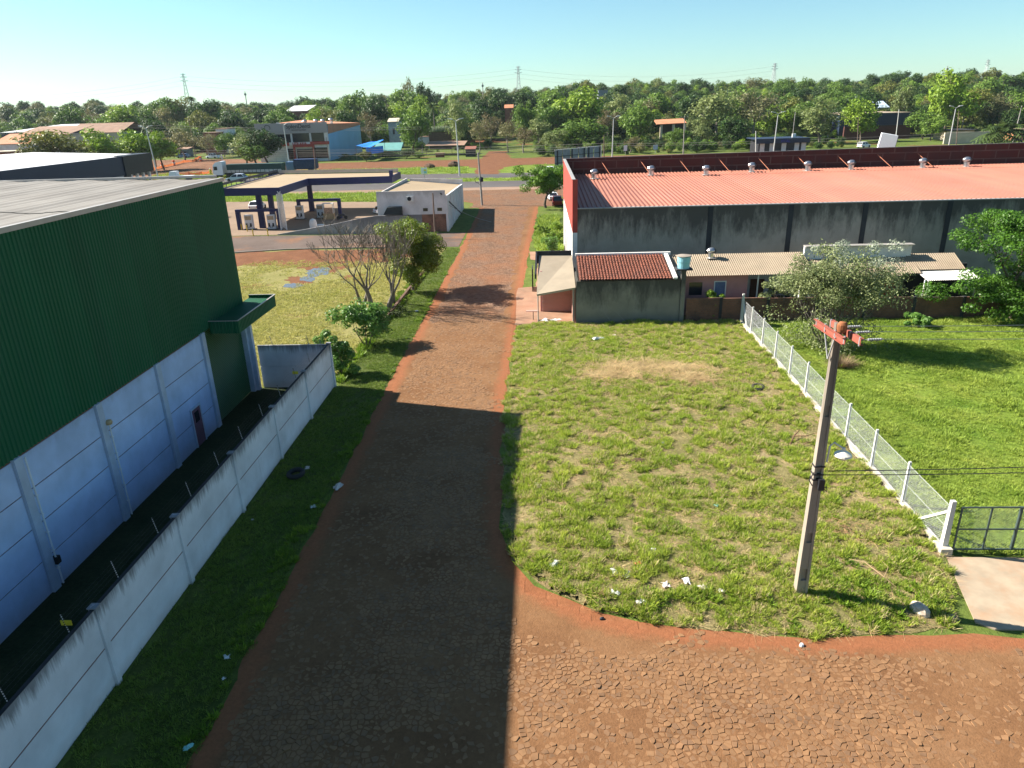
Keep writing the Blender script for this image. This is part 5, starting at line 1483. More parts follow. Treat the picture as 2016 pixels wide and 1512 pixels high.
# yellow-green tree
br, tips = skeleton(7, 3, 4, 0.24, 0.8, 0.15); br, tips = fit(br, tips, 6.6, 2.6)
r = np.random.RandomState(4)
cc = np.array([tuple(t) for t in tips] + [(r.normal(0, 1.35), r.normal(0, 1.3), r.uniform(1.5, 6.6)) for _ in range(46)])
cc[:, 0] *= 1.0; rr_ = np.clip(1.0 - 0.10 * np.abs(cc[:, 2] - 4.2), 0.45, 1.0) * r.uniform(0.8, 1.3, len(cc))
plant('tree', 'yellow-green leafy tree on the verge beside the leafless trees', 'tree', G(813, 575), [('trunk', wood(br, 'trunk', m_bark, 7)), ('crown', leaves('crown', cc, rr_, 40000, 0.19, L_yel, 5))])
# shrubs at the end of the white wall
r = np.random.RandomState(6)
br, tips = skeleton(8, 3, 4, 0.25, 0.7, 0.2, stems=3); br, tips = fit(br, tips, 3.2, 1.7)
cc = np.array([tuple(t) for t in tips] + [(r.normal(0, 0.9), r.normal(0, 0.8), r.uniform(0.6, 3.2)) for _ in range(22)] + [(-2.1, 0.3, 2.9), (-2.5, 0.3, 2.7), (-1.7, 0.2, 3.2)])
plant('shrub', 'broad-leaved green shrub under the leafless trees', 'shrub', G(722, 683), [('stem', wood(br, 'stem', m_bark, 5)), ('crown', leaves('crown', cc, r.uniform(0.35, 0.7, len(cc)), 7000, 0.22, L_shr, 7))])
r = np.random.RandomState(9)
cc = np.array([(r.normal(0, 0.42), r.normal(0, 0.4), r.uniform(0.3, 3.0)) for _ in range(26)])
br, tips = skeleton(9, 2, 3, 0.5, 0.3, 0.1, stems=5); br, tips = fit(br, tips, 3.0, 0.6)
plant('shrub', 'slim upright green shrub at the corner of the white wall', 'shrub', G(672, 737), [('stem', wood(br, 'stem', m_bark, 4)), ('crown', leaves('crown', cc, r.uniform(0.25, 0.5, len(cc)), 5200, 0.17, L_shr, 8, droop=0.8))])
r = np.random.RandomState(19)
cc = np.array([(r.normal(0, 0.5), r.normal(0, 0.5), r.uniform(0.1, 0.8)) for _ in range(14)])
br, tips = skeleton(19, 2, 3, 0.4, 0.6, 0.2, stems=4); br, tips = fit(br, tips, 0.9, 0.6)
plant('shrub', 'low dark dry bush below the leafless trees', 'shrub', G(772, 622), [('stem', wood(br, 'stem', m_bark, 4)), ('crown', leaves('crown', cc, r.uniform(0.25, 0.4, len(cc)), 1600, 0.12, mat_leaf('leaf_dark', (0.03, 0.05, 0.012), (0.06, 0.085, 0.02), 0.2, 0.6, 1.0, 0), 9))])
# street tree by the red warehouse
br, tips = skeleton(10, 3, 4, 0.28, 0.85, 0.16); br, tips = fit(br, tips, 6.6, 3.5)
for pts, rs in br: 
    for i_ in range(len(rs)): rs[i_] *= 1.5
r = np.random.RandomState(11)
cc = np.array([tuple(t) for t in tips] + [(r.normal(0, 1.9), r.normal(0, 1.7), r.uniform(3.0, 7.2)) for _ in range(34)])
plant('tree', 'round bright green street tree in front of the red warehouse', 'tree', G(1074, 409), [('trunk', wood(br, 'trunk', m_bark, 7)), ('crown', leaves('crown', cc, r.uniform(0.7, 1.3, len(cc)), 12000, 0.32, L_str, 12))])
for i, (px, py, H, Rr, lb) in enumerate(((1088, 502, 2.4, 0.8, 'dark-based upright shrub nearest the corner shop'), (1096, 478, 2.6, 1.3, 'bright yellow-green shrub behind the upright one by the warehouse'), (1070, 462, 1.2, 0.9, 'low yellow-green shrub at the edge of the street dirt'))):
    r = np.random.RandomState(30 + i)
    br, tips = skeleton(40 + i, 2, 3, 0.4, 0.5, 0.2, stems=4); br, tips = fit(br, tips, H * 0.9, Rr * 0.8)
    cc = np.array([(r.normal(0, Rr * 0.5), r.normal(0, Rr * 0.5), r.uniform(0.2, H)) for _ in range(18)])
    plant('shrub', lb, 'shrub', G(px, py), [('stem', wood(br, 'stem', m_bark, 4)), ('crown', leaves('crown', cc, r.uniform(0.3, 0.55, len(cc)) * (H / 2.4), 3000, 0.18, L_box if i else L_shr, 30 + i))], 'shrubs beside the red warehouse')
# silvery bush inside the fence
br, tips = skeleton(12, 4, 4, 0.20, 0.45, 0.10, stems=9, up_=0.30); br, tips = fit(br, tips, 7.6, 4.3, 3.4)
r = np.random.RandomState(13)
T = np.array([tuple(t) for t in tips])
low = np.array([(r.normal(0, 1.7), r.normal(0, 1.4), r.uniform(0.9, 5.6)) for _ in range(64)])
low[:, :2] *= (0.55 + 0.16 * low[:, 2:3])
base_ = np.array([(r.normal(0, 1.5), r.normal(0, 1.2), r.uniform(0.2, 2.4)) for _ in range(44)])
low = np.concatenate([low, base_])
cc = np.concatenate([T, low])
rr_ = np.concatenate([r.uniform(0.35, 0.75, len(T)), r.uniform(0.6, 1.05, len(low))])
hi = np.array([(r.normal(1.3, 1.3), r.normal(0.3, 0.9), r.uniform(5.6, 7.6)) for _ in range(26)])
parts = [('stem', wood(br, 'stem', m_barkg, 5, 0.008, 0.75)), ('crown', leaves('crown', cc, rr_, 32000, 0.15, L_sil, 14)), ('tip_leaves', leaves('tip_leaves', hi, r.uniform(0.3, 0.7, len(hi)), 2600, 0.13, L_slt, 15))]
plant('bush', 'large grey-green bush with silvery tips inside the wire fence', 'bush', G(1630, 690), parts)
r = np.random.RandomState(23)
V = []
c0 = G(1655, 722)
for i in range(900):
    a = r.rand() * 6.28; e = r.rand() ** 0.5
    L = 0.5 + 1.0 * r.rand()
    d_ = np.array([math.cos(a) * e, math.sin(a) * e * 0.8, 0.75 - 0.5 * e]) * L
    q = np.array([-math.sin(a), math.cos(a), 0.0]) * 0.009
    b_ = np.array([0.25 * math.cos(a), 0.25 * math.sin(a), 0.0]); mid = b_ + d_
    V.append([b_ - q, b_ + q, mid + q * .4, mid - q * .4])
tw = fast_quads('twigs', np.array(V), r.rand(900), mat_leaf('dry_twigs', (0.17, 0.11, 0.07), (0.28, 0.20, 0.13), 0.1, 0.9, 2, 0.0))
plant('bush', 'dry twiggy brown bush at the foot of the silvery bush', 'bush', c0, [('twigs', tw)])
# fine-leaved tree at the right edge
br, tips = skeleton(16, 3, 5, 0.2, 0.95, 0.15); br, tips = fit(br, tips, 8.3, 4.6)
r = np.random.RandomState(17)
cc = np.array([tuple(t) for t in tips] + [(r.normal(1.0, 2.3), r.normal(0, 2.0), r.uniform(0.9, 7.8)) for _ in range(64)] + [(r.normal(-0.4, 2.0), r.normal(-0.3, 1.6), r.uniform(0.6, 3.0)) for _ in range(30)])
rr_ = r.uniform(0.7, 1.4, len(cc))
plant('tree', 'dense fine-leaved green tree at the field edge before the grey warehouse', 'tree', G(1992, 628), [('trunk', wood(br, 'trunk', m_bark, 7)), ('crown', leaves('crown', cc, rr_, 62000, 0.18, L_acc, 18, flat=0.6))])
# bushes behind the brick wall and in the field
for i, (x, y, H, Rr, lb, mt) in enumerate(((19.2, 58.0, 3.0, 1.3, 'olive-green bush rising behind the brick wall before the pink house', L_sil), (14.3, 57.8, 2.35, 0.6, 'small bright plant peeping over the brick wall', L_box), (29.5, 54.8, 0.9, 0.7, 'big-leaved plant in the field near the brick wall', L_shr), (23.5, 58.2, 3.2, 1.4, 'pale bush behind the brick wall under the patched roofs', L_sil))):
    r = np.random.RandomState(50 + i)
    br, tips = skeleton(60 + i, 2, 3, 0.4, 0.5, 0.2, stems=4); br, tips = fit(br, tips, H * 0.9, Rr * 0.8)
    cc = np.array([(r.normal(0, Rr * 0.5), r.normal(0, Rr * 0.4), r.uniform(0.15, H)) for _ in range(16)])
    plant('bush', lb, 'bush', (x, y, 0), [('stem', wood(br, 'stem', m_bark, 4)), ('crown', leaves('crown', cc, r.uniform(0.3, 0.5, len(cc)) * max(0.6, H / 2.6), 2600, 0.18 if i != 2 else 0.3, mt, 50 + i))])

lw = MB()
for (a, b_) in zip([(-13.75, 54), (-13.5, 61), (-13.3, 70), (-13.1, 79)], [(-13.5, 61), (-13.3, 70), (-13.1, 79), (-12.9, 88)]):
    lw.bar((a[0], a[1], 0.18), (b_[0], b_[1], 0.18), 0.22, 0.42)
tag(lw.build('low_wall', mat('old_brick_kerb', (0.12, 0.07, 0.05), 0.95, 0.35, 2)), 'low dark mossy kerb wall running under the leafless trees', 'wall')
# ================================================================== FILLING STATION
m_navy = mat('navy_paint', (0.018, 0.02, 0.08), 0.5, 0.08, 0.5)
m_tan = mat('tan_roof', (0.33, 0.245, 0.15), 0.7, 0.06, 0.3, dirt=(0.27, 0.195, 0.12), dscale=0.2, damt=0.5)
m_swall = mat_streak('station_white', (0.66, 0.63, 0.62), (0.30, 0.27, 0.25), 5.9, 1.2, 0.5, xs=1.5, base=(0.4, 0.3, 0.25), bh=0.8)
m_gryw = mat_streak('ramp_wall_grey', (0.36, 0.345, 0.34), (0.05, 0.05, 0.05), 2.6, 2.4, 0.5, xs=0.8, base=(0.10, 0.08, 0.07), bh=0.6)
cnp = thing('canopy', 'L-shaped filling station canopy with navy fascia and tan roof', 'canopy', (-45, 122, 0))
POLY = [(-49.8, 112.6), (-40.4, 111.9), (-40.4, 126.6), (-25.9, 127.2), (-25.9, 135.6), (-49.9, 138.6)]
mb = MB()
for q in ([(-49.6, 112.8), (-43.2, 112.3), (-43.2, 138.0), (-49.7, 138.4)], [(-43.19, 112.3), (-40.6, 112.1), (-40.6, 126.8), (-26.1, 127.4), (-26.1, 135.4), (-43.19, 138.0)]):
    mb.add([(x, y, 6.25 if x < -43.1 else 6.27) for x, y in q], [tuple(range(len(q)))])
mb.build('roof', m_tan, cnp)
mb = MB(); mb.add([(x, y, 5.25) for x, y in POLY], [tuple(reversed(range(6)))]); mb.build('soffit', m_wht, cnp)
for i in range(6):
    a, b = POLY[i], POLY[(i + 1) % 6]
    mb = MB(); mb.bar((a[0], a[1], 5.79), (b[0], b[1], 5.79), 0.18, 1.16); mb.build('fascia', m_navy, cnp)
mb = MB()
for i in range(14):
    t = i / 13
    mb.bar((-49.8, 112.8 + 25.6 * t, 6.38), (-49.8, 112.8 + 25.6 * t, 6.95), 0.08)
mb.bar((-49.85, 112.8, 6.95), (-49.85, 138.4, 6.95), 0.06, 0.35)
mb.build('back_frame', mat('dark_steel', (0.05, 0.05, 0.07), 0.6), cnp)
mb = MB(); mb.bar((-49.6, 138.5, 6.7), (-26.2, 135.5, 6.7), 0.08, 0.55); mb.build('back_panel', m_flash, cnp)
for (x, y) in ((-44.4, 113.4), (-46.5, 124), (-42.2, 132.5)):
    mb = MB(); mb.hexa([(x - 0.45, y - 0.3, 0), (x + 0.45, y - 0.3, 0), (x + 0.45, y + 0.3, 0), (x - 0.45, y + 0.3, 0)], [(x - 0.38, y - 0.25, 5.25), (x + 0.38, y - 0.25, 5.25), (x + 0.38, y + 0.25, 5.25), (x - 0.38, y + 0.25, 5.25)]); mb.build('column', m_navy, cnp)
mb = MB()
for z in np.arange(0.1, 5.2, 0.22):
    for s in (-1, 1): mb.bar((-40.15 + 0.45 * s, 110.9, z), (-40.15 - 0.25 * s, 110.9, z + 0.75), 0.07)
mb.bar((-40.6, 110.9, 0), (-40.55, 110.9, 5.5), 0.12); mb.bar((-39.7, 110.9, 0), (-39.75, 110.9, 5.5), 0.12)
mb.build('lattice_column', m_wht, cnp)
mb = MB(); mb.box(-26.2, -25.6, 127.0, 127.6, 6.28, 7.3); mb.build('end_box', m_navy, cnp)
# pumps under navy frames
m_pump = mat('pump_white', (0.60, 0.60, 0.62), 0.45, 0.08, 2)
def pump(x, y, label):
    t = thing('fuel_pump', label, 'fuel pump', (x, y, 0), 0, 'pumps under the canopy')
    b = MB(); b.box(-0.6, 0.6, -0.35, 0.35, 0.15, 2.3); b.build('body', m_pump, t, local=True)
    b = MB(); b.box(-0.5, 0.5, -0.365, -0.351, 1.55, 2.15); b.build('display', mat('pump_display', (0.36, 0.27, 0.18), 0.3, 0.4, 5), t, local=True)
    b = MB(); b.box(-0.45, -0.2, -0.40, -0.351, 0.5, 1.05); b.box(0.2, 0.45, -0.40, -0.351, 0.5, 1.05); b.tube([(-0.3, -0.4, 1.0), (-0.15, -0.5, 0.4), (0.15, -0.5, 0.4), (0.3, -0.4, 1.0)], 0.04, 5); b.build('nozzle', m_blk, t, local=True)
    b = MB(); b.box(-0.9, 0.9, -0.5, 0.5, 0, 0.149); b.build('plinth', m_blk, t, local=True)
    return t
pump(-46.0, 112.2, 'white fuel pump inside the navy frame nearest the lawn side')
pump(-42.3, 111.9, 'white fuel pump between the navy column and the lattice column')
pump(-41.2, 122.5, 'white fuel pump in the shade behind the lattice column')
pump(-37.8, 123.3, 'fuel pump island unit next to the glass cabinet')
mb = MB(); mb.box(-47.9, -47.3, 111.9, 112.5, 0, 2.75); mb.box(-41.4, -40.9, 111.9, 112.5, 0, 2.75); mb.box(-47.9, -40.9, 111.9, 112.5, 2.76, 3.15)
tag(mb.build('pump_frame', m_navy), 'navy portal frame around the front fuel pumps', 'frame')
mb = MB(); mb.box(-41.6, -41.1, 122.6, 123.2, 0, 2.9); mb.box(-34.6, -34.1, 122.6, 123.2, 0, 2.9); mb.box(-41.6, -34.1, 122.6, 123.2, 2.91, 3.3)
tag(mb.build('pump_frame', m_navy), 'navy portal frame around the rear fuel pumps', 'frame')
kc = thing('display_cabinet', 'glass display cabinet with goods beside the rear pumps', 'cabinet', (-36.0, 121.8, 0))
b = MB(); b.box(-0.9, 0.9, -0.4, 0.4, 0, 1.0); b.build('base', mat('tan_cabinet', (0.40, 0.28, 0.15), 0.7), kc, local=True)
b = MB()
for x in (-0.86, 0.86):
    for y in (-0.36, 0.36): b.bar((x, y, 1.0), (x, y, 2.6), 0.07)
b.box(-0.9, 0.9, -0.4, 0.4, 2.6, 2.68); b.build('frame', m_wht, kc, local=True)
b = MB(); b.box(-0.7, 0.7, -0.25, 0.25, 1.0, 1.9); b.build('goods', mat('mixed_goods', (0.42, 0.25, 0.16), 0.7, 0.6, 6), kc, local=True)
mc = thing('motorcycle', 'dark motorcycle parked under the canopy beside the cabinet', 'motorcycle', (-33.6, 121.0, 0), 0.4)
for x in (-0.6, 0.6):
    b = MB(); b.tube([(x, -0.06, 0.32), (x, 0.06, 0.32)], 0.32, 14); b.build('wheel', m_tyre, mc, local=True)
b = MB(); b.tube([(-0.6, 0, 0.4), (-0.2, 0, 0.75), (0.35, 0, 0.8), (0.6, 0, 0.35)], [0.1, 0.2, 0.18, 0.06], 8); b.build('body', m_blk, mc, local=True)
b = MB(); b.tube([(0.42, -0.38, 1.05), (0.38, 0, 1.0), (0.42, 0.38, 1.05)], 0.03, 5); b.build('handlebar', m_flash, mc, local=True)
b = MB(); b.box(-0.6, 0.05, -0.14, 0.14, 0.85, 0.95); b.build('seat', m_blk, mc, local=True)
b = MB(); b.lathe([(0.55, 0), (0.6, 1.0), (0.45, 1.5), (0.1, 1.7)], n=14); o = b.build('covered_drum', m_wht); o.location = G(618, 452) ; tag(o, 'white covered drum by the ramp wall under the canopy', 'drum')
b = MB(); b.box(-0.6, 0.6, -0.4, 0.4, 0, 0.55); o = b.build('white_box', m_wht); o.location = G(632, 449); tag(o, 'low white box beside the covered drum', 'box')
m_bol = mat('yellow_bollard', (0.55, 0.38, 0.03), 0.6)
for i, (px, py, lb) in enumerate(((476, 453, 'yellow bollard standing alone at the forecourt edge'), (487, 456, 'yellow bollard at the foot of the navy pump frame'), (499, 465, 'short yellow bollard on the kerb line before the pumps'), (528, 465, 'short yellow bollard nearest the ramp wall'))):
    b = MB(); b.lathe([(0.09, 0), (0.09, 0.95), (0.06, 1.0)], n=8); o = b.build('bollard', m_bol); o.location = G(px, py); tag(o, lb, 'bollard', 'yellow bollards of the filling station')
# ramp wall
b = MB()
b.add([(-39.6, 106.3, 0), (-39.6, 106.3, 0.12), (-31, 105.9, 1.45), (-26.5, 105.7, 2.3), (-24.2, 105.6, 2.6), (-19.5, 105.4, 2.6), (-19.5, 105.4, 0), (-39.6, 106.55, 0), (-39.6, 106.55, 0.12), (-31, 106.15, 1.45), (-26.5, 105.95, 2.3), (-24.2, 105.85, 2.6), (-19.5, 105.65, 2.6), (-19.5, 105.65, 0)],
      [(6, 5, 4, 3, 2, 1, 0), (7, 8, 9, 10, 11, 12, 13), (1, 2, 9, 8), (2, 3, 10, 9), (3, 4, 11, 10), (4, 5, 12, 11), (0, 1, 8, 7), (5, 6, 13, 12)])
tag(b.build('ramp_wall', m_gryw), 'grey wall rising like a ramp behind the filling station', 'wall')
# station building
sb = thing('station_building', 'white filling station shop with tan roof and small windows', 'building', (-19, 106.4, 0))
XL, XR, YB = -24.1, -13.7, 131.5
b = MB(); b.box(XL, XR - 0.3, 106.3, 106.5, 2.55, 5.95); b.build('front_wall', m_swall, sb)
b = MB(); b.box(-19.49, -17.6, 106.31, 106.49, 0, 2.54); b.build('lower_wall', m_gryw, sb)
b = MB(); b.box(-17.59, XR - 0.3, 106.31, 106.49, 0, 2.54); b.build('brick_panel', mat_brick('red_brick', (0.26, 0.11, 0.065), (0.32, 0.15, 0.09), (0.2, 0.15, 0.12)), sb)
b = MB(); b.hexa([(XR - 0.29, 106.2, 0), (XR, 106.2, 0), (XR - 0.3, YB, 0), (XR - 0.59, YB, 0)], [(XR - 0.29, 106.2, 5.2), (XR, 106.2, 5.2), (XR - 0.3, YB, 4.35), (XR - 0.59, YB, 4.35)]); b.build('side_wall', m_swall, sb)
for k in range(1, 6):
    y = 106.2 + 25.3 * k / 6; x = XR - 0.3 * k / 6
    b = MB(); b.box(x - 0.06, x + 0.09, y - 0.12, y + 0.12, 0, 5.0 - 0.14 * k); b.build('pilaster', m_swall, sb)
b = MB(); b.box(XL, XL + 0.2, 106.51, YB, 0, 5.6); b.build('side_wall', m_swall, sb)
b = MB(); b.hexa([(XL + 0.21, 106.51, 5.35), (XR - 0.31, 106.51, 5.15), (XR - 0.61, YB, 4.15), (XL + 0.21, YB, 5.05)], [(XL + 0.21, 106.51, 5.45), (XR - 0.31, 106.51, 5.25), (XR - 0.61, YB, 4.25), (XL + 0.21, YB, 5.15)]); b.build('roof', m_tan, sb)
b = MB(); b.hexa([(XL + 0.6, YB, 0), (XR - 0.3, YB, 0), (XR - 0.3, YB + 0.2, 0), (XL + 0.6, YB + 0.2, 0)], [(XL + 0.6, YB, 5.5), (XR - 0.3, YB, 5.15), (XR - 0.3, YB + 0.2, 5.15), (XL + 0.6, YB + 0.2, 5.5)]); b.build('back_wall', m_swall, sb)
for x in (-17.0, -14.9):
    b = MB(); b.box(x - 0.35, x + 0.35, 106.27, 106.305, 3.0, 3.45); b.build('window', m_dgl, sb)
b = MB(); b.box(-19.7, -18.6, 105.9, 106.299, 4.5, 5.25)
ac = b.build('air_conditioner', m_wht, sb)
b = MB(); b.tube([(-19.2, 105.89, 4.87), (-19.2, 105.86, 4.87)], 0.3, 14); b.build('fan', m_dcol, ac)
b = MB(); b.add([(-22.8, 106.29, 2.6), (-20.4, 106.29, 2.6), (-20.4, 106.29, 3.8), (-22.4, 106.29, 3.8), (-23.1, 105.3, 2.75), (-20.4, 105.3, 2.75), (-20.4, 105.5, 3.75), (-22.5, 105.5, 3.75)], [(0, 1, 5, 4), (4, 5, 6, 7), (7, 6, 2, 3), (0, 4, 7, 3), (1, 2, 6, 5)]); b.build('window_awning', mat('dark_canvas', (0.03, 0.035, 0.035), 0.8), sb)
b = MB(); b.bar((-14.6, 105.9, 5.6), (-12.3, 112.5, 1.6), 0.12)
tag(b.build('leaning_beam', m_dcol), 'dark timber leaning against the corner of the station building', 'beam')

# ================================================================== POLES, LAMPS, CABLES
m_lamp = mat('lamp_post_grey', (0.48, 0.48, 0.47), 0.5, 0.06, metal=0.2)
m_wood = mat('pole_wood', (0.14, 0.10, 0.08), 0.9, 0.2, 2)
m_cpol = mat('pole_grey', (0.28, 0.26, 0.24), 0.9, 0.2, 1.0)
def lamp_post(px, py, ptop, label, heads=2, tpx=None, group='twin-headed lamp posts along the highway'):
    p = G(px, py)
    top = AT(tpx or px, ptop, p.y)
    h = top.z
    t = thing('lamp_post', label, 'lamp post', p, 0, group)
    lx = top.x - p.x
    b = MB(); b.tube([(0, 0, 0), (lx * 0.5, 0, h * 0.5), (lx, 0, h)], [0.22, 0.17, 0.12], 8); b.build('post', m_lamp, t, local=True)
    for s in ((-1, 1) if heads == 2 else (1,)):
        b = MB(); b.tube([(lx, 0, h - 0.1), (lx + 1.0 * s, 0, h + 0.45)], 0.06, 5); b.build('arm', m_lamp, t, local=True)
        b = MB(); b.hexa([(lx + 0.9 * s, -0.25, h + 0.36), (lx + 2.1 * s, -0.25, h + 0.55), (lx + 2.1 * s, 0.25, h + 0.55), (lx + 0.9 * s, 0.25, h + 0.36)], [(lx + 0.9 * s, -0.2, h + 0.55), (lx + 2.1 * s, -0.2, h + 0.70), (lx + 2.1 * s, 0.2, h + 0.70), (lx + 0.9 * s, 0.2, h + 0.55)]); b.build('lamp_head', m_wht, t, local=True)
    return t
lamp_post(905, 347, 238, 'pale twin-headed lamp post behind the station shop', tpx=897)
lamp_post(1205, 312, 232, 'pale twin-headed lamp post behind the billboard', tpx=1208)
lamp_post(1522, 306, 224, 'pale twin-headed lamp post before the dark low building', tpx=1532)
lamp_post(1867, 292, 212, 'leaning pale twin-headed lamp post before the palm', tpx=1882)
lamp_post(572, 338, 246, 'pale twin-headed lamp post before the dental building', tpx=558)
lamp_post(312, 352, 252, 'pale twin-headed lamp post beside the navy warehouse', tpx=287)
POLES = []
def pole(px, py, ptop, label, m=None, arm=1.0, r=0.16, tpx=None, group='utility poles in the distance', box=False):
    p = G(px, py)
    top = AT(tpx or px, ptop, p.y)
    h = top.z - p.z; lx = top.x - p.x
    t = thing('utility_pole', label, 'utility pole', p, 0, group)
    b = MB(); b.tube([(0, 0, 0), (lx, 0, h)], [r * 1.3, r * 0.8], 7); b.build('post', m or m_cpol, t, local=True)
    if arm:
        b = MB(); b.bar((lx - arm, 0, h - 0.5), (lx + arm, 0, h - 0.5), 0.13); b.build('crossarm', m_wood, t, local=True)
        b = MB()
        for k in (-0.9, 0, 0.9): b.lathe([(0.06, 0), (0.09, 0.1), (0.05, 0.25)], (lx + arm * k, 0, h - 0.43), 6)
        b.build('insulator', m_ins, t, local=True)
    if box:
        b = MB(); b.lathe([(0.1, 0), (0.32, 0.05), (0.32, 0.8), (0.1, 0.85)], (lx + 0.45, 0, h - 5.2), 10); b.tube([(lx - 0.3, 0, h - 4.3), (lx - 0.8, 0, h - 4.6), (lx - 0.7, 0, h - 5.2), (lx - 0.1, 0, h - 5.4), (lx + 0.8, 0, h - 4.6)], 0.07, 5); b.build('cable_coil', m_blk, t, local=True)
    POLES.append((p + Vector((lx, 0, h - 0.4)), label))
    return t
pole(949, 404, 300, 'grey street pole with cable coil at the street mouth', r=0.17, tpx=941, arm=0, box=True)
pole(857, 470, 380, 'slim dark pole in front of the station brick panel', m_wood, 0, 0.11, tpx=852)
pole(386, 312, 232, 'tall dark pole at the roadworks with a lamp on top', m_wood, 0, 0.14, tpx=371)
pole(832, 303, 243, 'pole with crossarm beside the upright green tree', None, 1.6, tpx=829)
pole(921, 292, 262, 'thin pole before the long brick yard wall', m_wood, 0, 0.1)
pole(1189, 312, 266, 'brown wooden pole behind the billboard', m_wood, 0, 0.15)
pole(1345, 303, 228, 'grey pole with crossarm before the orange-roofed shed', None, 1.2, tpx=1348)
pole(1488, 308, 258, 'short pale pole before the dark low building', m_cpost, 0, 0.14)
pole(1557, 300, 220, 'tall pole above the dark low building', None, 0, 0.12, tpx=1566)
pole(1688, 288, 230, 'dark pole before the navy hall', m_wood, 0.9, 0.14, tpx=1690)
pole(1762, 286, 215, 'tall pale pole beside the white sign box', m_cpost, 0, 0.13, tpx=1770)
pole(1882, 290, 218, 'pole beside the leaning lamp post', m_wood, 0, 0.12, tpx=1888)
pole(1993, 284, 208, 'grey pole with crossarms at the far right edge', None, 1.5, tpx=2012)
pole(622, 345, 290, 'pole before the dental building entrance', m_wood, 0, 0.15, tpx=618)
pole(648, 318, 270, 'thin pole at the corner of the dental building', m_wood, 0, 0.1, tpx=642)
pole(37, 320, 262, 'leaning dark pole with crossarm at the far left houses', m_wood, 1.2, 0.16, tpx=8)
pole(62, 318, 258, 'second leaning dark pole near the far left houses', m_wood, 1.2, 0.14, tpx=32)
pole(308, 330, 256, 'dark pole standing close behind the left lamp post', m_wood, 0, 0.18, tpx=298)
def cable(a, b, sag, label, r=0.05, n=16, group='cables strung along the highway'):
    pts = [a.lerp(b, i / n) - Vector((0, 0, 4 * sag * (i / n) * (1 - i / n))) for i in range(n + 1)]
    mb = MB(); mb.tube(pts, r, 4)
    return tag(mb.build('overhead_cable', m_cpol), label, 'cable', group)
for k, (y0, y1) in enumerate(((300, 291), (303, 294), (307, 298), (296, 286))):
    cable(AT(380, y0, 262), AT(1190, y1 - 4, 258), 0.8, 'overhead cable along the service track, %s of four' % ['second highest', 'third highest', 'lowest', 'highest'][k], 0.035)
for k in range(2):
    cable(AT(1190, 283 + 4 * k, 258), AT(2030, 253 + 6 * k, 262), 1.0, 'overhead cable behind the red warehouse, %s of two' % ['upper', 'lower'][k], 0.035)
for k in range(2):
    cable(AT(200, 243 + 5 * k, 300), AT(830, 250 + 4 * k, 285), 1.0, 'overhead cable past the dental building roof, %s of two' % ['upper', 'lower'][k], 0.03)
a_ = AT(852, 402, G(857, 470).y); cable(AT(884, 404, 106.2), G(968, 437, 0.1), 0.3, 'pale stay wire from the station corner down to the street', 0.03, 8, None)
cable(G(1205, 637, 0.05), Vector((2.9, 58.0, 4.1)), 0.0, 'white stay wire from the house roof down to the lot', 0.015, 4, None)
cable(G(1235, 637, 0.05), Vector((3.0, 58.2, 4.1)), 0.0, 'thinner stay wire beside the white one at the grey house', 0.010, 4, None)

# ================================================================== VEHICLES
def wheel_mesh():
    b = MB(); b.lathe([(0.20, -0.10), (0.31, -0.11), (0.335, -0.06), (0.335, 0.06), (0.31, 0.11), (0.20, 0.10)], n=16)
    t = b.mesh('tyre', Matrix.Rotation(math.pi / 2, 4, 'X')); t.materials.append(m_tyre)
    b = MB(); b.lathe([(0.05, -0.07), (0.20, -0.085), (0.20, 0.085), (0.05, 0.07)], n=12)
    r_ = b.mesh('rim', Matrix.Rotation(math.pi / 2, 4, 'X')); r_.materials.append(m_flash)
    return t, r_
wt_, wr_ = wheel_mesh()
def wheels(t, pts, s=1.0):
    for x, y in pts:
        o = link('wheel', wt_, None, t); o.location = (x, y, 0.335 * s); o.scale = (s, s, s)
        link('rim', wr_, None, o)
m_head = mat('headlamp_glass', (0.6, 0.6, 0.6), 0.15); m_tail = mat('tail_lamp', (0.35, 0.01, 0.01), 0.3)
CARP = {}
def paint(c):
    if c not in CARP: CARP[c] = mat('car_paint_%d' % len(CARP), c, 0.28, 0.03, 1.0, spec=0.5)
    return CARP[c]
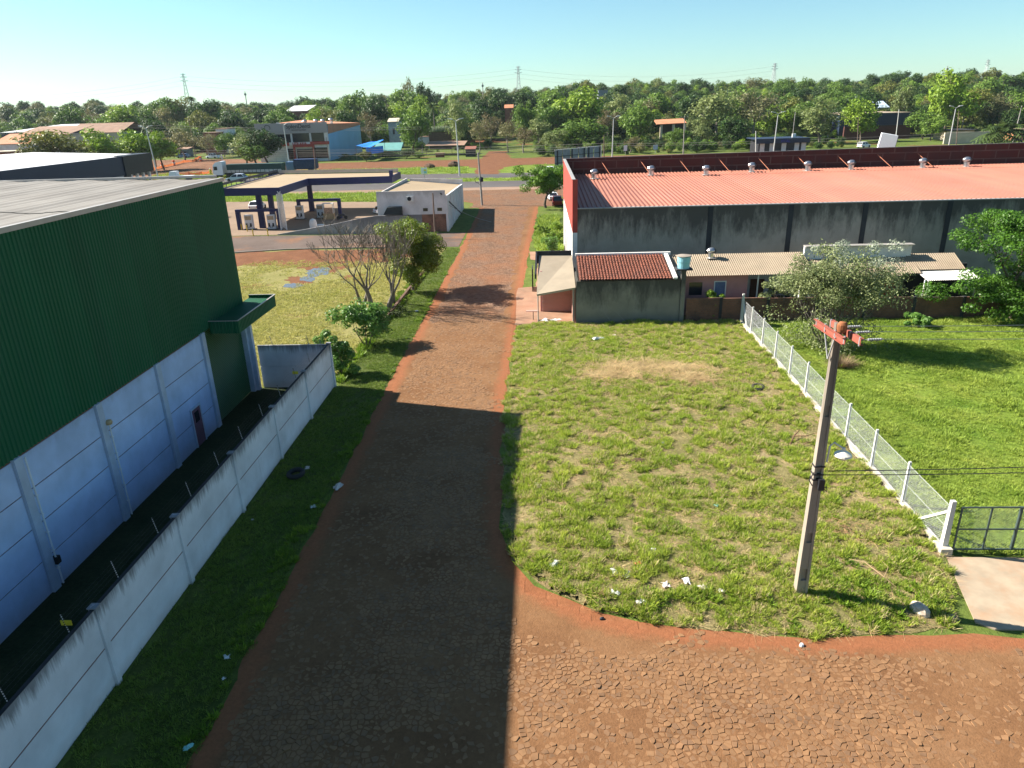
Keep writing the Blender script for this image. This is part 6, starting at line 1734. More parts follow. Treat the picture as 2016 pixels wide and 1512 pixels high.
def car(px, py, rz, c, label, kind='hatch', s=1.0, at=None):
    p = at or G(px, py)
    t = thing('car' if kind != 'pickup' else 'pickup_truck', label, 'car' if kind != 'pickup' else 'pickup', p, rz, 'cars around the highway')
    t.scale = (s, s, s)
    P = paint(c)
    L = {'hatch': 4.2, 'suv': 4.5, 'pickup': 5.2, 'sedan': 4.5}[kind]; w = 0.88; hb = {'hatch': 0.92, 'suv': 1.05, 'pickup': 1.08, 'sedan': 0.92}[kind]; hr = {'hatch': 1.5, 'suv': 1.72, 'pickup': 1.8, 'sedan': 1.46}[kind]
    st = [(-L / 2, 0.42, hb - 0.12, w * 0.9), (-L / 2 + 0.15, 0.28, hb, w), (-L * 0.1, 0.24, hb, w), (L * 0.22, 0.24, hb - 0.02, w), (L / 2 - 0.5, 0.28, hb - 0.15, w * 0.97), (L / 2, 0.42, hb - 0.35, w * 0.82)]
    b = MB()
    for x, z0, z1, hw in st:
        b.v += [(x, -hw, z0), (x, hw, z0), (x, hw, (z0 + z1) / 2 + 0.1), (x, hw * 0.93, z1), (x, -hw * 0.93, z1), (x, -hw, (z0 + z1) / 2 + 0.1)]
    for i in range(len(st) - 1):
        for j in range(6): b.f.append((i * 6 + j, i * 6 + (j + 1) % 6, i * 6 + 6 + (j + 1) % 6, i * 6 + 6 + j))
    b.f += [tuple(range(6)), tuple(reversed(range(30, 36)))]
    b.build('body', P, t, smooth=False, local=True)
    ca_ = {'hatch': (-L / 2 + 0.25, -L / 2 + 0.75, 0.25, 0.95), 'suv': (-L / 2 + 0.15, -L / 2 + 0.4, 0.3, 0.95), 'pickup': (-0.9, -0.65, 0.75, 1.35), 'sedan': (-L / 2 + 0.55, -L / 2 + 1.2, 0.25, 1.0)}[kind]
    xa, xb_, xc, xd = ca_
    b = MB(); b.hexa([(xa, -w * 0.92, hb - 0.01), (xd, -w * 0.92, hb - 0.01), (xd, w * 0.92, hb - 0.01), (xa, w * 0.92, hb - 0.01)], [(xb_, -w * 0.72, hr - 0.04), (xc, -w * 0.72, hr - 0.04), (xc, w * 0.72, hr - 0.04), (xb_, w * 0.72, hr - 0.04)]); b.build('window', m_dgl, t, local=True)
    b = MB(); b.hexa([(xb_ - 0.06, -w * 0.74, hr - 0.05), (xc + 0.06, -w * 0.74, hr - 0.05), (xc + 0.06, w * 0.74, hr - 0.05), (xb_ - 0.06, w * 0.74, hr - 0.05)], [(xb_ + 0.1, -w * 0.66, hr), (xc - 0.1, -w * 0.66, hr), (xc - 0.1, w * 0.66, hr), (xb_ + 0.1, w * 0.66, hr)])
    for sg in (-1, 1):
        for (x0, x1) in ((xa, xb_), ((xa + xd) / 2 + 0.05, (xb_ + xc) / 2 + 0.05), (xd, xc)):
            b.bar((x0, sg * w * 0.93, hb), (x1, sg * w * 0.735, hr - 0.03), 0.08)
    b.build('roof', P, t, local=True)
    if kind == 'pickup':
        b = MB(); b.box(-L / 2 + 0.15, -1.0, -0.7, 0.7, hb + 0.002, hb + 0.02); b.build('cargo_bed', m_blk, t, local=True)
    for sg in (-1, 1):
        b = MB(); b.box(L / 2 - 0.22, L / 2 - 0.03, sg * 0.62 - 0.14, sg * 0.62 + 0.14, hb - 0.42, hb - 0.25); b.build('headlight', m_head, t, local=True)
        b = MB(); b.box(-L / 2 - 0.015, -L / 2 + 0.12, sg * 0.66 - 0.12, sg * 0.66 + 0.12, hb - 0.38, hb - 0.12); b.build('tail_light', m_tail, t, local=True)
    wheels(t, [(L * 0.31, 0.8), (L * 0.31, -0.8), (-L * 0.30, 0.8), (-L * 0.30, -0.8)], 1.0 if kind in ('hatch', 'sedan') else 1.12)
    return t
car(467, 357, math.pi, (0.42, 0.47, 0.56), 'silver-blue hatchback on the highway beside the white truck', 'hatch', 1.35)
car(1083, 345, math.pi, (0.74, 0.75, 0.76), 'white pickup on the highway beside the billboard', 'pickup', 1.25)
car(1097, 404, math.pi / 2, (0.24, 0.015, 0.02), 'dark red car parked behind the round street tree', 'suv', 1.0)
car(1088, 393, math.pi / 2 + 0.1, (0.7, 0.7, 0.71), 'white car parked ahead of the dark red car', 'sedan', 1.0)
car(362, 311, math.pi, (0.16, 0.22, 0.36), 'blue car parked at the far shed by the roadworks', 'sedan', 1.3)
car(420, 312, math.pi * 0.9, (0.55, 0.62, 0.68), 'pale blue pickup on the red dirt beyond the roadworks', 'pickup', 1.2)
car(440, 298, math.pi * 0.5, (0.03, 0.03, 0.035), 'black car parked before the far brick house', 'suv', 1.3)
car(1700, 291, 0.6, (0.75, 0.75, 0.75), 'white SUV beyond the red warehouse parapet', 'suv', 1.2)
car(508, 412, math.pi * 0.5, (0.72, 0.72, 0.73), 'white car half hidden behind the navy canopy column', 'hatch', 1.1)
car(752, 427, math.pi * 0.2, (0.72, 0.72, 0.72), 'white car parked against the station shop wall', 'hatch', 0.9, G(757, 420))
# truck with dark curtain trailer
m_twht = paint((0.70, 0.71, 0.74)); m_curt = mat('dark_green_curtain', (0.018, 0.05, 0.045), 0.7, 0.2, 0.4)
tk = thing('truck', 'white cab truck with long dark green curtain trailer on the highway', 'truck', G(436, 350), math.pi - 0.03)
tk.scale = (1.25, 1.25, 1.25)
b = MB()
prof = [(1.2, 0.7), (1.25, 1.6), (1.05, 2.9), (0.5, 3.45), (-0.6, 3.7), (-1.1, 3.65), (-1.15, 0.7)]
for sg in (-1, 1):
    for x, z in prof: b.v.append((x, sg * 1.2 * (1 if z < 2.5 else 0.92), z))
n = len(prof)
b.f += [tuple(range(n)), tuple(reversed(range(n, 2 * n)))] + [(i, n + i, n + (i + 1) % n, (i + 1) % n) for i in range(n)]
b.build('cab', m_twht, tk, local=True)
b = MB(); b.hexa([(1.27, -1.0, 1.75), (1.29, 1.0, 1.75), (1.29, 1.0, 1.75), (1.27, -1.0, 1.75)], [(1.10, -0.92, 2.75), (1.12, -0.92, 2.75), (1.12, 0.92, 2.75), (1.10, 0.92, 2.75)])
b.v = []; b.f = []
b.add([(1.262, -1.05, 1.75), (1.262, 1.05, 1.75), (1.105, 0.98, 2.75), (1.105, -0.98, 2.75), (1.285, -1.05, 1.76), (1.285, 1.05, 1.76), (1.128, 0.98, 2.76), (1.128, -0.98, 2.76)], [(4, 5, 6, 7), (0, 3, 2, 1), (0, 1, 5, 4), (1, 2, 6, 5), (2, 3, 7, 6), (3, 0, 4, 7)]); b.build('windscreen', m_dgl, tk, local=True)
for sg in (-1, 1):
    b = MB(); b.box(0.1, 0.95, sg * 1.2 - 0.02, sg * 1.2 + 0.02, 1.8, 2.6); b.build('side_window', m_dgl, tk, local=True)
b = MB(); b.box(-15.0, -1.0, -0.5, 0.5, 0.75, 1.05); b.build('chassis', m_blk, tk, local=True)
tr = MB(); tr.box(-15.2, -2.2, -1.3, 1.3, 1.15, 3.0); tr = tr.build('trailer', m_curt, tk, local=True)
b = MB()
for i in range(13):
    x = -15.1 + i * 1.0
    for sg in (-1, 1): b.box(x, x + 0.86, sg * 1.3 - 0.03, sg * 1.3 + 0.03, 1.2, 1.75)
b.build('side_board', mat('grey_boards', (0.42, 0.42, 0.40), 0.7), tr, local=True)
wheels(tk, [(x, y) for x in (0.55, -2.2, -3.3, -12.2, -13.3, -14.4) for y in (-1.0, 1.0)], 1.5)
# second truck, blue, mostly hidden behind the lamp post
t2 = thing('truck', 'blue stake-bed truck before the dental building', 'truck', G(575, 340), math.pi)
t2.scale = (1.3, 1.3, 1.3)
b = MB(); b.box(-0.9, 0.9, -1.1, 1.1, 0.6, 2.5); b.build('cab', paint((0.10, 0.16, 0.30)), t2, local=True)
b = MB(); b.box(0.905, 0.93, -0.95, 0.95, 1.5, 2.3); b.build('windscreen', m_dgl, t2, local=True)
b = MB()
for i in range(7): b.box(-6.2, -1.0, -1.2, 1.2, 1.0 + 0.3 * i, 1.22 + 0.3 * i)
b.box(-6.1, -1.1, -1.1, 1.1, 0.8, 2.9); b.build('stake_bed', mat('blue_stakes', (0.025, 0.045, 0.12), 0.6), t2, local=True)
wheels(t2, [(x, y) for x in (0.2, -4.6) for y in (-0.95, 0.95)], 1.4)
# small white flatbed
t3 = thing('truck', 'small white flatbed truck on the far left of the highway', 'truck', G(345, 356), math.pi)
t3.scale = (1.25, 1.25, 1.25)
b = MB(); b.hexa([(-0.8, -0.9, 0.5), (1.0, -0.9, 0.5), (1.0, 0.9, 0.5), (-0.8, 0.9, 0.5)], [(-0.8, -0.85, 2.1), (0.55, -0.85, 2.1), (0.55, 0.85, 2.1), (-0.8, 0.85, 2.1)]); b.build('cab', m_twht, t3, local=True)
b = MB(); b.add([(0.93, -0.75, 1.15), (0.93, 0.75, 1.15), (0.64, 0.7, 1.95), (0.64, -0.7, 1.95)], [(0, 1, 2, 3)]); b.build('windscreen', m_dgl, t3, local=True)
b = MB(); b.box(-4.4, -0.9, -1.0, 1.0, 0.75, 1.1); b.build('flatbed', m_twht, t3, local=True)
wheels(t3, [(x, y) for x in (0.3, -3.3) for y in (-0.8, 0.8)], 1.1)

# ================================================================== BILLBOARDS, SIGNS
m_bbb = mat('billboard_back', (0.20, 0.22, 0.25), 0.7, 0.15, 1.0)
bb = thing('billboard', 'back of a large grey panelled billboard beside the red warehouse', 'billboard', (8, 165, 0))
a, c = AT(1092, 296, 160), AT(1184, 289, 172)
zb = AT(1093, 347, 160).z; zt2 = a.z
npan = 6
for i in range(npan):
    for j in range(4):
        p0 = a.lerp(c, i / npan); p1 = a.lerp(c, (i + 1) / npan - 0.012)
        z0 = zb + (zt2 - zb) * j / 4; z1 = zb + (zt2 - zb) * ((j + 1) / 4) - 0.05
        b = MB(); b.hexa([(p0.x, p0.y, z0), (p1.x, p1.y, z0), (p1.x, p1.y + 0.1, z0), (p0.x, p0.y + 0.1, z0)], [(p0.x, p0.y, z1), (p1.x, p1.y, z1), (p1.x, p1.y + 0.1, z1), (p0.x, p0.y + 0.1, z1)]); b.build('panel', m_bbb, bb)
b = MB()
for j in (0.25, 0.5, 0.75): b.bar((a.x, a.y - 0.08, zb + (zt2 - zb) * j), (c.x, c.y - 0.08, zb + (zt2 - zb) * j), 0.12)
b.build('rail', m_blk, bb)
for i in (0.06, 0.36, 0.62, 0.72, 0.97):
    p0 = a.lerp(c, i); b = MB(); b.bar((p0.x, p0.y - 0.2, 0), (p0.x, p0.y - 0.2, zt2), 0.2); b.build('post', m_blk, bb)
b = MB(); b.bar((c.x, c.y, zb), (c.x, c.y, zt2 + 0.1), 0.15); b.bar((a.x, a.y, zt2 + 0.05), (c.x, c.y, zt2 + 0.05), 0.1); b.build('edge_trim', m_wht, bb)
ws = thing('sign_box', 'tilted white sign box with dark side beyond the red warehouse parapet', 'sign', G(1745, 298))
p = AT(1745, 290, G(1745, 298).y)
wpx = p.y / FPX * 1.03
c0 = Vector((p.x, p.y, 0))
b = MB(); b.hexa([(c0.x - 15 * wpx, p.y, 1.0), (c0.x + 11 * wpx, p.y - 1.5, 1.0), (c0.x + 19 * wpx, p.y + 3, 1.0), (c0.x - 7 * wpx, p.y + 4, 1.0)], [(c0.x - 11 * wpx, p.y, AT(1733, 262, p.y).z), (c0.x + 14 * wpx, p.y - 1.5, AT(1757, 267, p.y).z), (c0.x + 22 * wpx, p.y + 3, AT(1757, 267, p.y).z), (c0.x - 3 * wpx, p.y + 4, AT(1733, 262, p.y).z)]); b.build('face', mat('sign_white', (0.78, 0.78, 0.80), 0.5, 0.03), ws)
b = MB(); b.hexa([(c0.x + 11.4 * wpx, p.y - 1.3, 1.2), (c0.x + 19.5 * wpx, p.y + 2.8, 1.2), (c0.x + 19.8 * wpx, p.y + 2.6, 1.2), (c0.x + 11.8 * wpx, p.y - 1.5, 1.2)], [(c0.x + 13.9 * wpx, p.y - 1.3, AT(1757, 271, p.y).z), (c0.x + 22 * wpx, p.y + 2.8, AT(1757, 271, p.y).z), (c0.x + 22.3 * wpx, p.y + 2.6, AT(1757, 271, p.y).z), (c0.x + 14.3 * wpx, p.y - 1.5, AT(1757, 271, p.y).z)]); b.build('side_panel', m_blk, ws)
def small_sign(px, py0, ptop, w, label, m, colour_patch=None):
    p = G(px, py0); pt = AT(px, ptop, p.y); s = p.y / FPX * 1.05
    t = thing('sign', label, 'sign', p)
    b = MB(); b.bar((0, 0, 0), (0, 0, pt.z - p.z), 0.12); b.build('post', m_lamp, t, local=True)
    h = pt.z - p.z
    b = MB(); b.box(-w * s / 2, w * s / 2, -0.12, -0.07, h * 0.45, h); b.build('board', m, t, local=True)
    if colour_patch:
        b = MB(); b.box(0, w * s / 2 - 0.15, -0.13, -0.121, h * 0.5, h * 0.68); b.build('patch', m_lit[4], t, local=True)
        b = MB(); b.box(-0.1, w * s / 2 - 0.15, -0.13, -0.121, h * 0.72, h * 0.85); b.build('patch', MATS['yellow_plate'], t, local=True)
small_sign(836, 352, 330, 11, 'white roadside sign with yellow and blue print behind the station shop', MATS['sign_white'], True)
small_sign(1231, 306, 286, 6, 'small white sign seen over the parapet beside the lamp post', MATS['sign_white'])
small_sign(1290, 302, 285, 8, 'small pale blue sign before the thin trees', mat('pale_blue_sign', (0.35, 0.40, 0.55), 0.5))
# orange safety netting and drums of the roadworks
m_net = mat_leaf('orange_net', (0.62, 0.16, 0.06), (0.75, 0.24, 0.10), 0.5, 0.7, 0.5, 0)
m_orng = mat('orange_plastic', (0.65, 0.13, 0.05), 0.5)
def net(pts, label):
    b = MB()
    P_ = [G(*q) for q in pts]
    k = 0
    for i in range(len(P_) - 1):
        n = 6
        for j in range(n):
            u0, u1 = P_[i].lerp(P_[i + 1], j / n), P_[i].lerp(P_[i + 1], (j + 1) / n)
            h0 = 1.1 - 0.35 * math.sin(math.pi * j / n); h1 = 1.1 - 0.35 * math.sin(math.pi * (j + 1) / n)
            b.add([(u0.x, u0.y, 0.15), (u1.x, u1.y, 0.15), (u1.x, u1.y + 0.1, h1), (u0.x, u0.y + 0.1, h0)], [(0, 1, 2, 3)])
    t = thing('safety_net', label, 'safety net', P_[0])
    b.build('netting', m_net, t)
    for q in P_:
        b = MB(); b.tube([(q.x, q.y, 0), (q.x, q.y, 1.25)], 0.05, 5); b.build('stake', m_orng, t)
net([(300, 336), (320, 331), (343, 326), (362, 321), (388, 318)], 'orange safety net curving across the roadworks')
net([(345, 345), (372, 346), (398, 345), (415, 342)], 'orange safety net along the highway edge of the roadworks')
net([(384, 316), (392, 312), (398, 318)], 'crumpled orange safety net around the dug hole')
for px, py, lb in ((320, 331, 'orange and white traffic drum at the bend of the net'), (343, 326, 'orange and white traffic drum in the middle of the net'), (396, 318, 'orange traffic drum at the dug hole')):
    t = thing('traffic_drum', lb, 'traffic drum', G(px, py), 0, 'traffic drums of the roadworks')
    b = MB(); b.lathe([(0.55, 0), (0.5, 0.9), (0.42, 1.9), (0.2, 2.0)], n=12); b.build('body', m_orng, t, local=True)
    b = MB(); b.lathe([(0.52, 0.75), (0.49, 1.2)], n=12); b.build('band', m_wht, t, local=True)
# earth mounds and kiosk left of the road mouth
m_ms = MATS['dark_soil']
for i, (px, py, s, lb) in enumerate(((846, 331, 1.3, 'small dark earth cone on the verge behind the white sign'), (893, 328, 1.6, 'dark earth cone on the verge beside the lamp post'), (1066, 340, 1.7, 'dark brown gravel pile beside the white pickup'))):
    rock('earth_mound', G(px, py), s, m_ms, lb, 'mound', (1.4, 1.1, 0.9), 60 + i, 'earth mounds beside the highway')
# ================================================================== FAR BUILDINGS
m_orroof = mat('orange_tile_far', (0.46, 0.19, 0.10), 0.85, 0.15, 0.4); m_brroof = mat('brown_roof_far', (0.26, 0.16, 0.11), 0.9, 0.15, 0.3)
m_whroof = mat('white_roof_far', (0.60, 0.585, 0.57), 0.5, 0.05, 0.2); m_brwall = mat('brick_far', (0.24, 0.09, 0.06), 0.9, 0.2, 0.8)
m_paleblue = mat('pale_blue_wall', (0.22, 0.40, 0.55), 0.8, 0.06, 0.2); m_cream = mat('cream_wall', (0.50, 0.43, 0.33), 0.85, 0.12, 0.6)
m_dnavy = mat('dark_navy', (0.02, 0.032, 0.062), 0.5, 0.1, 0.4); m_teal = mat('teal_roof', (0.12, 0.30, 0.28), 0.7, 0.1, 0.5)
def FB(name, label, pxl, pxr, pyb, pyt, depth, wm, rm, roof='flat', rise=0.0, wins=(), Y=None, cat='building', over=0.3, doors=()):
    g = G(pxl, pyb)
    Y = Y or g.y
    xl, xr = AT(pxl, pyb, Y).x, AT(pxr, pyb, Y).x
    z0 = float(tz((xl + xr) / 2, Y)) - 0.3
    z1 = AT((pxl + pxr) / 2, pyt, Y).z
    t = thing(name, label, cat, ((xl + xr) / 2, Y, z0))
    b = MB(); b.box(xl, xr, Y, Y + depth, z0, z1); b.build('wall', wm, t)
    o = over
    b = MB()
    if roof == 'flat': b.box(xl - o, xr + o, Y - o, Y + depth + o, z1 + 0.003, z1 + 0.3)
    elif roof == 'shed': b.hexa([(xl - o, Y - o, z1), (xr + o, Y - o, z1), (xr + o, Y + depth + o, z1 + rise), (xl - o, Y + depth + o, z1 + rise)], [(xl - o, Y - o, z1 + .15), (xr + o, Y - o, z1 + .15), (xr + o, Y + depth + o, z1 + rise + .15), (xl - o, Y + depth + o, z1 + rise + .15)])
    else:
        ym = Y + depth / 2
        b.add([(xl - o, Y - o, z1), (xr + o, Y - o, z1), (xr + o, ym, z1 + rise), (xl - o, ym, z1 + rise), (xr + o, Y + depth + o, z1), (xl - o, Y + depth + o, z1), (xl - o, Y - o, z1 + .15), (xr + o, Y - o, z1 + .15), (xr + o, ym, z1 + rise + .15), (xl - o, ym, z1 + rise + .15), (xr + o, Y + depth + o, z1 + .15), (xl - o, Y + depth + o, z1 + .15)],
              [(6, 7, 8, 9), (9, 8, 10, 11), (0, 3, 2, 1), (3, 5, 4, 2), (0, 1, 7, 6), (5, 11, 10, 4), (0, 6, 9, 3), (3, 9, 11, 5), (1, 2, 8, 7), (2, 4, 10, 8)])
    b.build('roof', rm, t)
    for (u0, u1, v0, v1) in wins:
        b = MB(); b.box(xl + (xr - xl) * u0, xl + (xr - xl) * u1, Y - 0.06, Y - 0.01, z0 + (z1 - z0) * v0, z0 + (z1 - z0) * v1); b.build('window', m_dgl, t)
    for (u0, u1, v1) in doors:
        b = MB(); b.box(xl + (xr - xl) * u0, xl + (xr - xl) * u1, Y - 0.06, Y - 0.01, z0 + 0.3, z0 + (z1 - z0) * v1); b.build('door', m_brroof, t)
    return t, (xl, xr, Y, z0, z1)
# navy-banded hall on the left
nh = thing('warehouse', 'navy-banded warehouse with white roof behind the green one', 'warehouse', (-70, 105, 0))
b = MB(); b.box(-112, -70.2, 55, 122, 0, 8.1); b.build('wall', mat('pale_panel', (0.42, 0.46, 0.52), 0.7, 0.06), nh)
b = MB(); b.box(-70.19, -69.9, 55, 122, 8.0, 11.05); b.build('fascia', m_dnavy, nh)
b = MB(); b.box(-70.3, -69.7, 122.01, 123.4, 0, 11.05); b.build('corner_band', m_blk, nh)
b = MB(); b.box(-72, -69.85, 123.41, 131.5, 8.0, 11.10); b.box(-112, -72.01, 130.9, 131.5, 8.0, 11.1); b.build('canopy_fascia', m_blk, nh)
b = MB(); b.add([(-70.2, 55, 10.9), (-70.2, 131, 10.9), (-91, 131, 11.75), (-91, 55, 11.75), (-112, 131, 10.9), (-112, 55, 10.9)], [(0, 1, 2, 3), (3, 2, 4, 5)]); b.build('roof', m_whroof, nh)
for y in (104, 110, 116): 
    b = MB(); b.box(-70.19, -70.1, y - 0.08, y + 0.08, 0, 7.99); b.build('joint', m_blk, nh)
for k, y in enumerate((124.5, 126.5, 128.5, 130.6)):
    b = MB(); b.box(-70.6, -70.2, y - 0.2, y + 0.2, 0, 7.99); b.build('column', m_wht, nh)
# two-storey dental building
Yd = 277.0
dl, dr = AT(517, 318, Yd).x, AT(652, 318, Yd).x
zt_d = AT(640, 240, Yd).z
db = thing('dental_clinic', 'two-storey clinic with grey name band, red trim and pale blue side', 'building', ((dl + dr) / 2, Yd, 0))
br_ = AT(714, 300, 330).x
b = MB(); b.add([(dl, Yd, 0), (dr, Yd, 0), (br_, 330, 0), (dl, 330, 0), (dl, Yd, zt_d - 4), (dr, Yd, zt_d - 4), (br_, 330, AT(712, 245, 330).z), (dl, 330, AT(712, 245, 330).z)], [(1, 2, 6, 5), (2, 3, 7, 6), (3, 0, 4, 7), (0, 1, 5, 4)]); b.build('side_wall', m_paleblue, db)
b = MB(); b.add([(dl, Yd + 1, zt_d - 0.6), (dr, Yd + 1, zt_d - 0.6), (br_, 330, AT(712, 243, 330).z + 0.3), (dl, 330, AT(712, 240, 330).z + 1.5)], [(0, 1, 2, 3)]); b.add([(dr, Yd, zt_d - 4.2), (br_, 330, AT(712, 245, 330).z - 0.2), (br_, 330, AT(712, 243, 330).z + 0.3), (dr, Yd + 1, zt_d - 0.6)], [(0, 1, 2, 3)]); b.build('roof', m_orroof, db)
fz = AT(600, 262, Yd).z
b = MB(); b.box(dl - 1, dr, Yd - 0.6, Yd - 0.05, fz, zt_d); fasc = b.build('name_band', mat('warm_grey_band', (0.34, 0.31, 0.30), 0.7, 0.05), db)
b = MB(); b.box(dl - 0.5, dr, Yd - 0.3, Yd - 0.02, 0, fz - 0.01); b.build('front_wall', m_wht, db)
def dz(py): return AT(600, py, Yd).z
def dx(px): return AT(px, 290, Yd).x
for (p0, p1, y0, y1) in ((545, 575, 282, 263), (579, 612, 281, 262), (616, 641, 280, 261), (566, 579, 313, 292), (584, 617, 313, 293), (620, 645, 312, 291)):
    b = MB(); b.box(dx(p0), dx(p1), Yd - 0.4, Yd - 0.31, dz(y0), dz(y1)); w_ = b.build('window', m_dgl, db)
b = MB(); b.box(dx(555), dx(572), Yd - 0.9, Yd - 0.31, dz(286), dz(280)); b.box(dx(613), dr + 0.2, Yd - 0.9, Yd - 0.31, dz(285), dz(279)); b.build('red_band', m_redp, db)
b = MB(); b.box(dx(572), dx(613), Yd - 0.95, Yd - 0.31, dz(286), dz(279.5)); sgb = b.build('shop_sign', m_wht, db)
b = MB(); b.box(dx(579), dx(582), Yd - 1.3, Yd - 0.31, 0, dz(289)); b.box(dx(617), dx(620), Yd - 1.3, Yd - 0.31, 0, dz(289)); b.box(dx(579), dx(620), Yd - 1.3, Yd - 0.31, dz(289) + 0.01, dz(288) + 0.8); b.build('portal', m_redp, db)
m_txt = mat('dark_lettering', (0.05, 0.045, 0.05), 0.6)
def text(body, x, y, z, size, m, parent, bold=0.0, name='lettering', sx=1.0):
    cu = bpy.data.curves.new(name, 'FONT')
    cu.body = body; cu.size = size; cu.align_x = 'CENTER'; cu.extrude = 0.04; cu.offset = bold
    o = bpy.data.objects.new(name, cu); COL.objects.link(o)
    cu.materials.append(m)
    o.parent = parent
    L_ = wmat(parent).inverted() @ Vector((x, y, z))
    bpy.context.view_layer.update()
    me = bpy.data.meshes.new_from_object(o)
    bpy.data.objects.remove(o)
    o = link(name, me, m, parent)
    o.location = L_; o.rotation_euler = (math.pi / 2, 0, 0); o.scale = (sx, 1, 1)
    return o
text('SplenDenti', dx(593), Yd - 0.66, dz(252), 2.1, m_txt, db, 0.02)
text('ODONTOLOGIA', dx(593), Yd - 0.66, dz(257), 0.75, m_txt, db, 0.0)
text('UTILARIA', dx(592.5), Yd - 1.0, dz(285.2), 1.35, m_redp, db, 0.05, sx=0.95)
b = MB(); b.tube([(dx(532) + 0.9 * math.cos(a) * (1.3 if math.cos(a) > 0 else 1), Yd - 0.66, dz(250) + 1.0 * math.sin(a)) for a in np.linspace(-0.6, 4.2, 16)], 0.10, 4); b.build('logo', m_txt, db)
for px, py in ((600, 240), (622, 239), (636, 239), (652, 237)):
    p = AT(px, py, 305); turbine('turbine_vent', (p.x, 305, p.z - 1.2), 'white roof vent on the clinic roof above the name band, %s from the left' % {600: 'first', 622: 'second', 636: 'third', 652: 'fourth'}[px], 'roof vents of the clinic', 1.9)
# the rest
FB('house', 'long white-roofed hall at the far left beyond the trees', 5, 128, 275, 260, 45, m_dnavy, m_whroof, 'shed', 2.5, Y=330, cat='hall')
FB('house', 'low house with brown tile roof right of the white-roofed hall', 135, 243, 285, 262, 26, m_cream, m_brroof, 'gable', 4.0, ((.2, .26, .3, .7), (.5, .56, .3, .7), (.8, .86, .3, .7)), Y=340, cat='house')
FB('house', 'wide brown-roofed house below the white-roofed hall', 30, 140, 285, 266, 18, m_cream, m_brroof, 'shed', 3.0, Y=300, cat='house')
FB('house', 'pale house with orange roof at the left edge', -12, 62, 312, 284, 24, m_wht, m_orroof, 'gable', 3.2, ((.3, .36, .3, .6), (.55, .62, .3, .6)), Y=262, cat='house')
FB('house', 'small brick house with flat slab at the left edge', -15, 28, 330, 300, 8, m_brwall, m_cream, 'flat', 0, ((.66, .86, .1, .8), (.2, .4, .3, .7)), Y=235, cat='house')
FB('house', 'red-walled house with white roof on the wooded hill', 563, 606, 232, 219, 18, m_brwall, m_whroof, 'shed', 3.0, Y=430, cat='house')
FB('house', 'grey roadside shed with brown roof at the roadworks', 352, 372, 310, 294, 5, mat('grey_block', (0.17, 0.18, 0.19), 0.9), m_brroof, 'shed', 0.6, ((.15, .85, .15, .75),), cat='shed')
FB('house', 'brick house with orange roof behind the black car', 395, 452, 299, 283, 14, m_brwall, m_orroof, 'gable', 3.5, ((.15, .3, .3, .7), (.7, .9, .1, .8)), cat='house')
FB('house', 'small white house with dark doors above the brick house', 428, 451, 278, 254, 9, m_wht, m_brroof, 'flat', 0, ((.2, .32, .1, .5), (.42, .52, .1, .5), (.62, .72, .1, .5)), Y=345, cat='house')
FB('house', 'brick wall house draped with green netting', 402, 428, 280, 262, 8, m_brwall, m_brroof, 'flat', 0, Y=335, cat='house')
FB('house', 'small cream house with pale roof between dark trees', 766, 786, 268, 240, 10, mat('grey_blue_wall', (0.26, 0.30, 0.34), 0.8), m_cream, 'gable', 1.5, ((.4, .6, .55, .75),), Y=345, cat='house')
FB('hut', 'roadside hut with teal roof and open front', 738, 789, 310, 297, 6, mat('hut_teal', (0.06, 0.10, 0.09), 0.8), m_teal, 'shed', 2.6, ((.3, .6, .05, .8),), cat='hut')
FB('shed', 'white shed with red door beside the upright green tree', 824, 858, 293, 270, 7, mat('white_blue_wall', (0.50, 0.53, 0.62), 0.8, 0.06), m_brroof, 'flat', 0, doors=((.75, .86, .55),), cat='shed', over=0.05)
FB('brick_wall', 'long red-brown brick yard wall right of the white shed', 859, 936, 290, 277, 0.4, m_brwall, m_brwall, 'flat', 0, cat='wall', over=0.0)
FB('retaining_wall', 'dark brown retaining wall below the pale agaves', 845, 888, 277, 260, 3, mat('dark_brown_bank', (0.10, 0.06, 0.045), 0.95, 0.3), m_terr, 'flat', 0, Y=330, cat='wall', over=0.0)
FB('kiosk', 'dark open kiosk beside the dirt road mouth', 917, 936, 309, 294, 3.5, m_blk, m_brwall, 'shed', 0.8, cat='kiosk')
sh2 = FB('bus_shelter', 'brown flat-roofed shelter on the grass before the brick yard wall', 858, 874, 310, 303, 2, m_brwall, m_brroof, 'flat', 0, cat='shelter', over=0.2)
p0, p1 = G(838, 307), G(915, 306)
b = MB(); b.hexa([(p0.x, p0.y, 3.6), (p1.x, p1.y, 3.6), (p1.x, p1.y + 14, 4.6), (p0.x, p0.y + 14, 4.6)], [(p0.x, p0.y, 3.8), (p1.x, p1.y, 3.8), (p1.x, p1.y + 14, 4.8), (p0.x, p0.y + 14, 4.8)])
lr = thing('lean_to', 'long low brown lean-to roof on thin posts before the brick yard wall', 'shelter', p0)
b.build('roof', m_brroof, lr)
for t_ in (0.02, 0.35, 0.68, 0.98):
    q = p0.lerp(p1, t_); b = MB(); b.bar((q.x, q.y + 0.3, 0), (q.x, q.y + 0.3, 3.6), 0.14); b.build('post', m_wood, lr)
q = G(728, 305)
tp = thing('tarp_shelter', 'bright blue tarpaulin shelter beside the clinic', 'shelter', q)
m_tarp = mat('blue_tarp', (0.02, 0.20, 0.70), 0.55, 0.15, 0.4)
A_, B_, C_, D_ = AT(700, 287, 268), AT(728, 291, 266), AT(756, 275, 285), AT(722, 281, 288)
b = MB()
n = 8
